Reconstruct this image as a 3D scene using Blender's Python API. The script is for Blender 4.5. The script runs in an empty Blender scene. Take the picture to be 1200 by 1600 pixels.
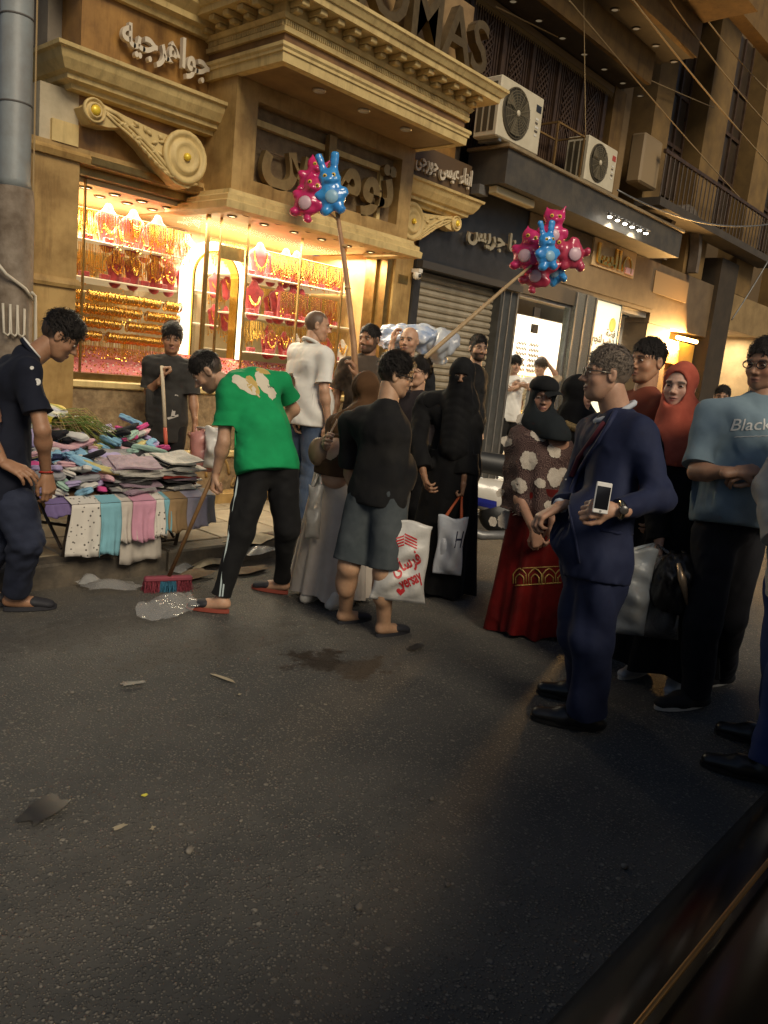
import bpy, bmesh, math, random, time
import numpy as np
from mathutils import Vector, Matrix, Euler
from mathutils.bvhtree import BVHTree
T0 = time.time()
SC = bpy.context.scene
COL = SC.collection
PI = math.pi
R = math.radians
rnd = random.Random(7)

# ---------------------------------------------------------------- camera
CAM_H = 1.52
YAW, PITCH, ROLL, FPX = R(48.6), R(-10.2), R(5.85), 1240.0
_f = Vector((math.sin(YAW)*math.cos(PITCH), math.cos(YAW)*math.cos(PITCH), math.sin(PITCH)))
_r = Vector((math.cos(YAW), -math.sin(YAW), 0))
_u = _r.cross(_f)
CR = _r*math.cos(ROLL) + _u*math.sin(ROLL)
CU = -_r*math.sin(ROLL) + _u*math.cos(ROLL)
CF = _f
CP = Vector((0, 0, CAM_H))
cam = bpy.data.cameras.new('camera')
cam.sensor_fit = 'VERTICAL'; cam.sensor_height = 32; cam.lens = FPX/1600*32
cam.clip_start = 0.05; cam.clip_end = 500
cam_o = bpy.data.objects.new('camera', cam); COL.objects.link(cam_o)
mw = Matrix((CR, CU, -CF)).transposed().to_4x4(); mw.translation = CP
cam_o.matrix_world = mw
SC.camera = cam_o

# survey helpers: photo pixel -> real place (on the floor, on a wall plane, or at a measured distance)
def ray(x, y): return CF + CR*((x-600)/FPX) - CU*((y-800)/FPX)
def floor_at(x, y, z=0.0):
    d = ray(x, y); return CP + d*((z-CAM_H)/d.z)
def wall_at(x, y, Y):
    d = ray(x, y); return CP + d*(Y/d.y)
def at(x, y, t): return CP + ray(x, y)*t
def depth(p): return (Vector(p)-CP).dot(CF)

# ---------------------------------------------------------------- world, moonless night over a lit market street
EXPOSURE = 0.05
world = bpy.data.worlds.new('World'); SC.world = world; world.use_nodes = True
wn = world.node_tree.nodes; wl = world.node_tree.links
sky = wn.new('ShaderNodeTexSky'); sky.sky_type = 'NISHITA'; sky.sun_disc = False
SUN_EL, SUN_AZ = R(38), R(198)      # azimuth clockwise from +Y
sky.sun_elevation = SUN_EL; sky.sun_rotation = SUN_AZ; sky.air_density = 1.0; sky.dust_density = 2.0; sky.ozone_density = 1.0
wl.new(sky.outputs[0], wn['Background'].inputs[0]); wn['Background'].inputs[1].default_value = 0.042
sun = bpy.data.lights.new('sun', 'SUN'); sun.energy = 2.2; sun.angle = R(24); sun.color = (1.0, 0.86, 0.64)
sun_o = bpy.data.objects.new('sun', sun); COL.objects.link(sun_o)
_sd = Vector((math.sin(SUN_AZ)*math.cos(SUN_EL), math.cos(SUN_AZ)*math.cos(SUN_EL), math.sin(SUN_EL)))
sun_o.rotation_euler = (-_sd).to_track_quat('-Z', 'Y').to_euler()
vs = SC.view_settings; vs.view_transform = 'Standard'; vs.look = 'None'; vs.gamma = 1.0; vs.exposure = EXPOSURE; vs.use_curve_mapping = False
SC.cycles.max_bounces = 6; SC.cycles.transparent_max_bounces = 12
SC.cycles.use_denoising = True
SC.cycles.sample_clamp_indirect = 4.0

# ---------------------------------------------------------------- materials
MATS = {}
def mat(name, c, rough=0.6, c2=None, vscale=6.0, bump=0.0, bscale=80.0, metal=0.0, spec=0.5, coat=0.0, emit=None, estr=0.0,
        trans=0.0, alpha=1.0, sheen=0.0, vcol=False, detail=6.0, sharp=(0.35, 0.65), sss=0.0, dirt=0.0, ridged=False):
    if name in MATS: return MATS[name]
    m = bpy.data.materials.new(name); m.use_nodes = True
    nt = m.node_tree; b = nt.nodes['Principled BSDF']
    b.inputs['Base Color'].default_value = (*c, 1); b.inputs['Roughness'].default_value = rough
    b.inputs['Metallic'].default_value = metal; b.inputs['Specular IOR Level'].default_value = spec
    b.inputs['Coat Weight'].default_value = coat; b.inputs['Transmission Weight'].default_value = trans
    b.inputs['Alpha'].default_value = alpha; b.inputs['Sheen Weight'].default_value = sheen
    if sss: b.inputs['Subsurface Weight'].default_value = sss; b.inputs['Subsurface Radius'].default_value = (.012, .005, .003)
    tc = None
    def coords():
        nonlocal tc
        if tc is None: tc = nt.nodes.new('ShaderNodeTexCoord')
        return tc.outputs['Object']
    src = None
    if vcol:
        a = nt.nodes.new('ShaderNodeVertexColor'); a.layer_name = 'Col'; src = a.outputs[0]
    if c2 is not None or vcol:
        n = nt.nodes.new('ShaderNodeTexNoise'); n.inputs['Scale'].default_value = vscale; n.inputs['Detail'].default_value = detail
        n.inputs['Roughness'].default_value = 0.62
        nt.links.new(coords(), n.inputs['Vector'])
        rp = nt.nodes.new('ShaderNodeMapRange'); rp.inputs[1].default_value = sharp[0]; rp.inputs[2].default_value = sharp[1]
        nt.links.new(n.outputs[0], rp.inputs[0])
        mx = nt.nodes.new('ShaderNodeMix'); mx.data_type = 'RGBA'
        nt.links.new(rp.outputs[0], mx.inputs[0])
        if vcol:
            mx.blend_type = 'MULTIPLY'; mx.inputs[7].default_value = (*(c2 or (.86, .84, .82)), 1)
            nt.links.new(src, mx.inputs[6])
        else:
            mx.inputs[6].default_value = (*c, 1); mx.inputs[7].default_value = (*c2, 1)
        outc = mx.outputs[2]
        if dirt:
            mp = nt.nodes.new('ShaderNodeMapping'); mp.inputs['Scale'].default_value = (7, 7, .9); nt.links.new(coords(), mp.inputs[0])
            n3 = nt.nodes.new('ShaderNodeTexNoise'); n3.inputs['Scale'].default_value = 1.6; n3.inputs['Detail'].default_value = 7; n3.inputs['Roughness'].default_value = .68; nt.links.new(mp.outputs[0], n3.inputs[0])
            r3 = nt.nodes.new('ShaderNodeMapRange'); r3.inputs[1].default_value = .5; r3.inputs[2].default_value = .78; r3.inputs[4].default_value = dirt; nt.links.new(n3.outputs[0], r3.inputs[0])
            m3 = nt.nodes.new('ShaderNodeMix'); m3.data_type = 'RGBA'; m3.blend_type = 'MULTIPLY'; m3.inputs[7].default_value = (.3, .24, .17, 1); nt.links.new(r3.outputs[0], m3.inputs[0]); nt.links.new(outc, m3.inputs[6]); outc = m3.outputs[2]
        nt.links.new(outc, b.inputs['Base Color'])
    if bump:
        n2 = nt.nodes.new('ShaderNodeTexNoise'); n2.inputs['Scale'].default_value = bscale; n2.inputs['Detail'].default_value = 5
        nt.links.new(coords(), n2.inputs['Vector'])
        if ridged: n2.noise_type = 'RIDGED_MULTIFRACTAL'; n2.inputs['Detail'].default_value = 2.5; n2.inputs['Distortion'].default_value = .9
        bp = nt.nodes.new('ShaderNodeBump'); bp.inputs['Strength'].default_value = bump; bp.inputs['Distance'].default_value = 0.03 if ridged else 0.01
        nt.links.new(n2.outputs[0], bp.inputs['Height']); nt.links.new(bp.outputs[0], b.inputs['Normal'])
    if emit:
        b.inputs['Emission Color'].default_value = (*emit, 1); b.inputs['Emission Strength'].default_value = estr
    MATS[name] = m
    return m

# ---------------------------------------------------------------- mesh helpers
class Mb:
    """collects shapes; obj() links them as one mesh object"""
    def __init__(s): s.v = []; s.f = []; s.mi = []
    def add(s, v, f, mi=0):
        o = len(s.v); s.v += [tuple(p) for p in v]; s.f += [tuple(i+o for i in q) for q in f]; s.mi += [mi]*len(f); return s
    def box(s, x0, x1, y0, y1, z0, z1, mi=0, bev=0.0):
        if bev: return s.bbox(Vector(((x0+x1)/2, (y0+y1)/2, (z0+z1)/2)), (abs(x1-x0), abs(y1-y0), abs(z1-z0)), None, bev, mi)
        v = [(x, y, z) for z in (z0, z1) for y in (y0, y1) for x in (x0, x1)]
        return s.add(v, [(0,2,3,1), (4,5,7,6), (0,1,5,4), (2,6,7,3), (0,4,6,2), (1,3,7,5)], mi)
    def bbox(s, c, size, rot=None, bev=0.004, mi=0):
        hx, hy, hz = (d/2 for d in size); b = min(bev, hx*.9, hy*.9, hz*.9)
        v = []; idx = {}
        for sx in (-1, 1):
            for sy in (-1, 1):
                for sz in (-1, 1):
                    for a in range(3):
                        p = [sx*(hx-b), sy*(hy-b), sz*(hz-b)]; p[a] += (sx, sy, sz)[a]*b
                        idx[(sx, sy, sz, a)] = len(v); q = Vector(p)
                        if rot is not None: q = rot @ q
                        v.append(q + Vector(c))
        f = []
        for a in range(3):
            o = [k for k in range(3) if k != a]
            for sg in (-1, 1):
                q = []
                for u, w in ((-1,-1), (1,-1), (1,1), (-1,1)):
                    k = [0,0,0]; k[a] = sg; k[o[0]] = u; k[o[1]] = w; q.append(idx[(*k, a)])
                f.append(q)
            for u in (-1, 1):
                for w in (-1, 1):
                    q = []
                    for t, aa in ((-1, o[0]), (1, o[0]), (1, o[1]), (-1, o[1])):
                        k = [0,0,0]; k[a] = t; k[o[0]] = u; k[o[1]] = w; q.append(idx[(*k, aa)])
                    f.append(q)
        for sx in (-1, 1):
            for sy in (-1, 1):
                for sz in (-1, 1): f.append([idx[(sx, sy, sz, a)] for a in range(3)])
        return s.add(v, f, mi)
    def tube(s, pts, r, n=8, mi=0, cap=True):
        pts = [Vector(p) for p in pts]; m = len(pts)
        rs = r if isinstance(r, (list, tuple)) else [r]*m
        up = None; v = []
        for i, p in enumerate(pts):
            t = (pts[min(i+1, m-1)] - pts[max(i-1, 0)])
            t = t.normalized() if t.length > 1e-9 else Vector((0,0,1))
            if up is None:
                up = t.orthogonal().normalized()
            up = (up - t*up.dot(t)); up = up.normalized() if up.length > 1e-6 else t.orthogonal().normalized()
            b = t.cross(up)
            for k in range(n):
                a = 2*PI*k/n; v.append(p + (up*math.cos(a) + b*math.sin(a))*rs[i])
        f = [(i*n+k, i*n+(k+1)%n, (i+1)*n+(k+1)%n, (i+1)*n+k) for i in range(m-1) for k in range(n)]
        if cap: f += [tuple(range(n))[::-1], tuple((m-1)*n+k for k in range(n))]
        return s.add(v, f, mi)
    def lathe(s, prof, c, n=16, axis=None, mi=0):
        """prof: (radius, height) pairs along axis"""
        q = Vector(axis).to_track_quat('Z', 'Y') if axis is not None else None
        v = []
        for r, h in prof:
            for k in range(n):
                a = 2*PI*k/n; p = Vector((r*math.cos(a), r*math.sin(a), h))
                v.append((q @ p if q else p) + Vector(c))
        m = len(prof)
        f = [(i*n+k, i*n+(k+1)%n, (i+1)*n+(k+1)%n, (i+1)*n+k) for i in range(m-1) for k in range(n)]
        f += [tuple(range(n))[::-1], tuple((m-1)*n+k for k in range(n))]
        return s.add(v, f, mi)
    def grid(s, fn, nu, nv, mi=0, closed_u=False):
        v = [fn(i/(nu if closed_u else nu-1), j/(nv-1)) for j in range(nv) for i in range(nu)]
        f = []
        for j in range(nv-1):
            for i in range(nu if closed_u else nu-1):
                i2 = (i+1) % nu; f.append((j*nu+i, j*nu+i2, (j+1)*nu+i2, (j+1)*nu+i))
        return s.add(v, f, mi)
    def prism(s, poly, o, u, w, d, mi=0):
        """extrude a 2-D polygon (in axes u, w from o) along vector d"""
        o, u, w, d = Vector(o), Vector(u), Vector(w), Vector(d); n = len(poly)
        v = [o + u*a + w*b for a, b in poly]; v += [p + d for p in v]
        return s.add(v, [tuple(range(n))[::-1], tuple(range(n, 2*n))] + [(i, (i+1) % n, n+(i+1) % n, n+i) for i in range(n)], mi)
    def sweep(s, path, prof, mi=0):
        """moulding: plan path [(x,y)...] walked so that 'out' lies to the right of travel; prof = closed [(out,z)...]"""
        n = len(path); v = []
        P = [Vector(p) for p in path]
        for i in range(n):
            d1 = (P[i]-P[i-1]).normalized() if i else None
            d2 = (P[i+1]-P[i]).normalized() if i < n-1 else None
            n1 = Vector((d1.y, -d1.x)) if d1 else None; n2 = Vector((d2.y, -d2.x)) if d2 else None
            if n1 is None: q = n2
            elif n2 is None: q = n1
            else: q = (n1+n2); q = q/ max(1e-6, q.dot(n1))
            for o, z in prof: v.append((P[i].x+q.x*o, P[i].y+q.y*o, z))
        m = len(prof)
        f = [(i*m+k, (i+1)*m+k, (i+1)*m+(k+1) % m, i*m+(k+1) % m) for i in range(n-1) for k in range(m)]
        f += [tuple(range(m)), tuple((n-1)*m+k for k in range(m))[::-1]]
        return s.add(v, f, mi)
    def mesh(s, name):
        me = bpy.data.meshes.new(name); me.from_pydata([tuple(p) for p in s.v], [], s.f); return me
    def obj(s, name, m, parent=None, smooth=False, fix=True):
        me = s.mesh(name)
        for x in (m if isinstance(m, (list, tuple)) else [m]): me.materials.append(x)
        if isinstance(m, (list, tuple)): me.polygons.foreach_set('material_index', s.mi)
        if fix:
            bm = bmesh.new(); bm.from_mesh(me); bmesh.ops.recalc_face_normals(bm, faces=bm.faces); bm.to_mesh(me); bm.free()
        if smooth: me.polygons.foreach_set('use_smooth', [True]*len(me.polygons))
        me.update()
        return link(name, me, parent)
def link(name, data, parent=None):
    o = bpy.data.objects.new(name, data); COL.objects.link(o)
    if parent is not None: adopt(o, parent)
    return o
def adopt(o, parent):
    o.parent = parent
    M = Matrix.Translation(parent.location)
    p = parent
    while p.parent is not None: p = p.parent
    root = Matrix.LocRotScale(p.location, p.rotation_euler, p.scale)
    if parent is p: o.matrix_parent_inverse = root.inverted()
    # a sub-part's parent is a mesh whose own world matrix is the identity: nothing to undo
def tag(o, label=None, cat=None, group=None, kind=None):
    if label: o['label'] = label
    if cat: o['category'] = cat
    if group: o['group'] = group
    if kind: o['kind'] = kind
    return o
def thing(name, loc, label, cat, group=None):
    e = bpy.data.objects.new(name, None); COL.objects.link(e); e.location = Vector(loc); e.empty_display_size = .1
    return tag(e, label, cat, group)
def copy_tree(o, parent=None, fn=None):
    c = o.copy(); COL.objects.link(c)
    if parent is not None: c.parent = parent
    if fn: fn(c)
    for ch in o.children: copy_tree(ch, c)
    return c

# lettering: each character its own solid mesh; Arabic is given in presentation forms, in visual order
_fc = bpy.data.curves.new('f', 'FONT'); _fo = bpy.data.objects.new('f', _fc); COL.objects.link(_fo)
def _glyph(ch, bold, res=3):
    _fc.body = ch; _fc.size = 1; _fc.offset = bold; _fc.extrude = 0; _fc.resolution_u = res
    bpy.context.view_layer.update()
    me = _fo.to_mesh(); v = np.array([p.co[:] for p in me.vertices]) if len(me.vertices) else np.zeros((0, 3))
    f = [tuple(p.vertices) for p in me.polygons]
    _fo.to_mesh_clear(); return v, f
_adv = {}
def glyphs(text, bold=0.0):
    out = []; bar = _glyph('|', 0)[0][:, 0].max()
    for i, ch in enumerate(text):
        if ch == ' ': continue
        key = text[:i]
        x = _glyph(key+'|', 0)[0][:, 0].max() - bar if i else 0.0
        v, f = _glyph(ch, bold)
        if len(f):
            v = v.copy(); v[:, 0] += x; out.append((ch, v, f))
    return out
def solid(v, f, d):
    """flat faces -> slab of thickness d (in local z, from 0 to d)"""
    n = len(v); from collections import Counter
    V = [tuple(p) for p in v] + [(p[0], p[1], p[2]+d) for p in v]
    cnt = {}
    for q in f:
        for i in range(len(q)): cnt[(q[i], q[(i+1) % len(q)])] = cnt.get((q[i], q[(i+1) % len(q)]), 0)+1
    F = [tuple(q[::-1]) for q in f] + [tuple(i+n for i in q) for q in f]
    for (a, b) in cnt:
        if (b, a) not in cnt: F.append((a, b, b+n, a+n))
    return np.array(V), F
def lettering(text, origin, u, w, nrm, size, depth_, m, parent, bold=0.02, width=None, height=None, name='letter'):
    """upright solid letters; origin = left end of the base line"""
    gl = glyphs(text, bold); o = Vector(origin); u = Vector(u).normalized(); w = Vector(w).normalized(); nn = Vector(nrm).normalized()
    x0 = min(v[:, 0].min() for _, v, _ in gl); x1 = max(v[:, 0].max() for _, v, _ in gl)
    y0 = min(v[:, 1].min() for _, v, _ in gl); y1 = max(v[:, 1].max() for _, v, _ in gl)
    sx = (width/(x1-x0)) if width else size; sy = (height/(y1-y0)) if height else (sx if width else size)
    res = []
    for ch, v, f in gl:
        V, F = solid(v, f, 1.0)
        mb = Mb(); mb.add([o + u*((p[0]-x0)*sx) + w*((p[1]-(y0 if height else 0))*sy) + nn*(p[2]*depth_) for p in V], F)
        res.append(mb.obj(name, m, parent))
    return res
# ---------------------------------------------------------------- figures: blended solids -> one continuous surface
def V3(*a): return np.array(a, float)
class Blob:
    """smooth union of tapered capsules and ellipsoids, meshed with surface nets"""
    def __init__(s): s.p = []; s.cuts = []; s.disp = None
    def cone(s, a, b, ra, rb, k=.02, flat=None, q=1.0, tag=0, neg=False):
        s.p.append(('c', np.array(a, float), np.array(b, float), ra, rb, k, None if flat is None else np.array(flat, float)/np.linalg.norm(flat), q, tag, neg)); return s
    def chain(s, pts, rs, k=.02, flat=None, q=1.0, tag=0):
        for i in range(len(pts)-1): s.cone(pts[i], pts[i+1], rs[i], rs[i+1], k, flat, q, tag)
        return s
    def ell(s, c, rad, axes=None, k=.02, tag=0, neg=False):
        s.p.append(('e', np.array(c, float), np.array(rad, float), np.eye(3) if axes is None else np.array(axes, float), None, k, None, None, tag, neg)); return s
    def cut(s, p, n): s.cuts.append((np.array(p, float), np.array(n, float)/np.linalg.norm(n))); return s
    def bounds(s):
        lo, hi = np.full(3, 1e9), np.full(3, -1e9)
        for t in s.p:
            if t[9]: continue
            if t[0] == 'c':
                r = max(t[3], t[4])*max(1., t[7])
                lo = np.minimum(lo, np.minimum(t[1], t[2])-r); hi = np.maximum(hi, np.maximum(t[1], t[2])+r)
            else:
                ext = np.abs(t[3].T) @ t[2]; lo = np.minimum(lo, t[1]-ext); hi = np.maximum(hi, t[1]+ext)
        return lo, hi
    def mesh(s, h, pad=.03):
        lo, hi = s.bounds(); lo = lo-pad; hi = hi+pad
        n = np.ceil((hi-lo)/h).astype(int)+1
        F = np.full(n, .25, np.float32); L = np.zeros(n, np.int8)
        ax = [lo[i]+h*np.arange(n[i]) for i in range(3)]
        for t in s.p:
            if t[0] == 'c':
                r = max(t[3], t[4])*max(1., t[7]); a0 = np.minimum(t[1], t[2])-r; a1 = np.maximum(t[1], t[2])+r
            else:
                ext = np.abs(t[3].T) @ t[2]; a0 = t[1]-ext; a1 = t[1]+ext
            m = t[5]+.03
            i0 = np.clip(np.floor((a0-m-lo)/h).astype(int), 0, n-1); i1 = np.clip(np.ceil((a1+m-lo)/h).astype(int)+1, 1, n)
            if (i1 <= i0).any(): continue
            sl = tuple(slice(i0[i], i1[i]) for i in range(3))
            X, Y, Z = np.meshgrid(*[ax[i][sl[i]] for i in range(3)], indexing='ij')
            P = np.stack([X, Y, Z], -1)
            if t[0] == 'c':
                a, b = t[1], t[2]; D = P-a; e = b-a
                if t[6] is not None:
                    fl, q = t[6], t[7]
                    fl = fl - e*(fl@e)/max(1e-9, e@e) if e@e > 1e-8 else fl
                    fl = fl/max(1e-9, np.linalg.norm(fl))
                    D = D + fl*((D@fl)*(1/q-1))[..., None]
                tt = np.clip((D@e)/max(1e-9, e@e), 0, 1)
                d = np.linalg.norm(D-e*tt[..., None], axis=-1) - (t[3]+(t[4]-t[3])*tt)
                if t[6] is not None: d = d*min(1., t[7])**.5
            else:
                D = (P-t[1])@t[3].T; k0 = np.linalg.norm(D/t[2], axis=-1); k1 = np.linalg.norm(D/(t[2]**2), axis=-1)
                d = k0*(k0-1)/np.maximum(k1, 1e-6)
            d = d.astype(np.float32); cur = F[sl]; k = t[5]
            if t[9]:
                hh = np.clip(.5-.5*(cur+d)/k, 0, 1); F[sl] = cur*(1-hh)+(-d)*hh+k*hh*(1-hh)
            else:
                hh = np.clip(.5+.5*(cur-d)/k, 0, 1)
                L[sl] = np.where(d < cur, t[8], L[sl]); F[sl] = cur*(1-hh)+d*hh-k*hh*(1-hh)
        if s.disp is not None or s.cuts:
            X, Y, Z = np.meshgrid(*ax, indexing='ij')
            near = np.abs(F) < .06
            if s.disp is not None:
                F[near] += s.disp(X[near], Y[near], Z[near]).astype(np.float32)
            for p, nn in s.cuts:
                d = ((X-p[0])*nn[0]+(Y-p[1])*nn[1]+(Z-p[2])*nn[2]).astype(np.float32); F = np.maximum(F, d)
        return nets(F, L, lo, h)
def nets(F, L, lo, h):
    S = F < 0; n = np.array(F.shape)
    c = np.zeros(n-1, np.int8)
    for dx in (0, 1):
        for dy in (0, 1):
            for dz in (0, 1): c += S[dx:n[0]-1+dx, dy:n[1]-1+dy, dz:n[2]-1+dz]
    act = (c > 0) & (c < 8); idx = np.argwhere(act)
    if len(idx) == 0: return np.zeros((0, 3)), np.zeros((0, 4), int), np.zeros(0, int)
    ids = -np.ones(n-1, np.int64); ids[act] = np.arange(len(idx))
    acc = np.zeros((len(idx), 3)); cnt = np.zeros(len(idx))
    I = idx
    for a in range(3):
        o = [k for k in range(3) if k != a]
        for u in (0, 1):
            for w in (0, 1):
                p0 = I.copy(); p0[:, o[0]] += u; p0[:, o[1]] += w; p1 = p0.copy(); p1[:, a] += 1
                f0 = F[tuple(p0.T)]; f1 = F[tuple(p1.T)]; m = (f0 < 0) != (f1 < 0)
                t = np.where(m, f0/np.where(m, f0-f1, 1), 0)
                q = p0-I; q = q.astype(float); q[:, a] += t
                acc[m] += q[m]; cnt[m] += 1
    v = lo + h*(I + acc/cnt[:, None])
    lab = L[tuple(I.T)]
    quads = []
    for a in range(3):
        o = [(a+1) % 3, (a+2) % 3]
        sl0 = [slice(None)]*3; sl1 = [slice(None)]*3; sl0[a] = slice(0, n[a]-1); sl1[a] = slice(1, n[a])
        s0 = S[tuple(sl0)]; s1 = S[tuple(sl1)]; e = np.argwhere(s0 != s1)
        ok = (e[:, o[0]] > 0) & (e[:, o[1]] > 0) & (e[:, o[0]] < n[o[0]]-1) & (e[:, o[1]] < n[o[1]]-1); e = e[ok]
        if not len(e): continue
        flip = s0[tuple(e.T)]
        def g(du, dw):
            q = e.copy(); q[:, o[0]] += du; q[:, o[1]] += dw; return ids[tuple(q.T)]
        A, B, C, D = g(-1, -1), g(0, -1), g(0, 0), g(-1, 0)
        quads.append(np.where(flip[:, None], np.stack([A, B, C, D], 1), np.stack([D, C, B, A], 1)))
    return v, np.concatenate(quads), lab
def smooth_mesh(v, f, it=1, lam=.5):
    for _ in range(it):
        acc = np.zeros_like(v); cnt = np.zeros(len(v))
        for k in range(4):
            a, b = f[:, k], f[:, (k+1) % 4]
            np.add.at(acc, a, v[b]); np.add.at(acc, b, v[a]); np.add.at(cnt, a, 1); np.add.at(cnt, b, 1)
        v = v*(1-lam) + lam*acc/np.maximum(cnt, 1)[:, None]
    return v
def np_obj(name, parts, m, parent=None, col=None):
    """parts: list of (verts, quads) joined into one smooth mesh; col: per-vertex colours"""
    V = []; F = []; o = 0
    for v, f in parts: V.append(v); F.append(f+o); o += len(v)
    V = np.concatenate(V); F = np.concatenate(F)
    me = bpy.data.meshes.new(name)
    me.vertices.add(len(V)); me.vertices.foreach_set('co', V.astype(np.float32).ravel())
    me.loops.add(len(F)*4); me.loops.foreach_set('vertex_index', F.astype(np.int32).ravel())
    me.polygons.add(len(F)); me.polygons.foreach_set('loop_start', np.arange(0, len(F)*4, 4, dtype=np.int32))
    me.polygons.foreach_set('loop_total', np.full(len(F), 4, np.int32)); me.polygons.foreach_set('use_smooth', np.ones(len(F), bool))
    me.update(calc_edges=True)
    if col is not None:
        at_ = me.color_attributes.new('Col', 'FLOAT_COLOR', 'POINT')
        at_.data.foreach_set('color', np.concatenate([col, np.ones((len(col), 1))], 1).astype(np.float32).ravel())
    me.materials.append(m)
    return link(name, me, parent)

def nz(v): v = np.array(v, float); return v/max(1e-9, np.linalg.norm(v))
def wave(seed, n, lo, hi):
    r = np.random.RandomState(seed); K = r.normal(size=(n, 3)); K /= np.linalg.norm(K, axis=1)[:, None]
    return K*r.uniform(lo, hi, n)[:, None], r.uniform(0, 6.28, n)
def folds(seed, amp=.004, f=(22, 50), stretch=(1, 1, .6)):
    """cloth creases: long swells and sharper warped ridges, seeded per garment"""
    K, ph = wave(seed, 4, *f); W, pw = wave(seed+99, 3, 5, 12); K2, p2 = wave(seed+7, 5, 2.2*f[0], 2.4*f[1]); M_, pm = wave(seed+33, 3, 6, 14)
    K2[:, 2] *= 1.5
    def d(x, y, z):
        x, y, z = x*stretch[0], y*stretch[1], z*stretch[2]
        w = sum(np.sin(W[i, 0]*x+W[i, 1]*y+W[i, 2]*z+pw[i]) for i in range(3)); m = sum(np.sin(M_[i, 0]*x+M_[i, 1]*y+M_[i, 2]*z+pm[i]) for i in range(3))/3
        s = 0
        for i in range(4): s = s + .5*np.sin(K[i, 0]*x+K[i, 1]*y+K[i, 2]*z+ph[i]+1.5*w)
        for i in range(5):
            g = np.abs(np.sin(.5*(K2[i, 0]*x+K2[i, 1]*y+K2[i, 2]*z+p2[i]+2.2*w)))
            s = s + (.5-g**.5)*np.clip(.35+m+.5*np.sin(w*1.3+i*2.1), 0, 1.2)*.8
        return 1.15*amp*s
    return d

SKIN = mat('skin', (.42, .25, .16), .52, vcol=True, c2=(.84, .8, .78), vscale=26, bump=.06, bscale=240, sss=.12)
def cloth(name, c, c2=None, rough=.85, bump=.4, bscale=6.5, vscale=7):
    return mat(name, c, rough, c2 or tuple(x*.82 for x in c), vscale, bump, bscale, sheen=.02, spec=.15, ridged=True)

def frame_of(fwd, up=(0, 0, 1)):
    f = nz(fwd); u = np.array(up, float); u = nz(u-f*(u@f)); r = np.cross(f, u); return r, f, u   # right, forward, up

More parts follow.
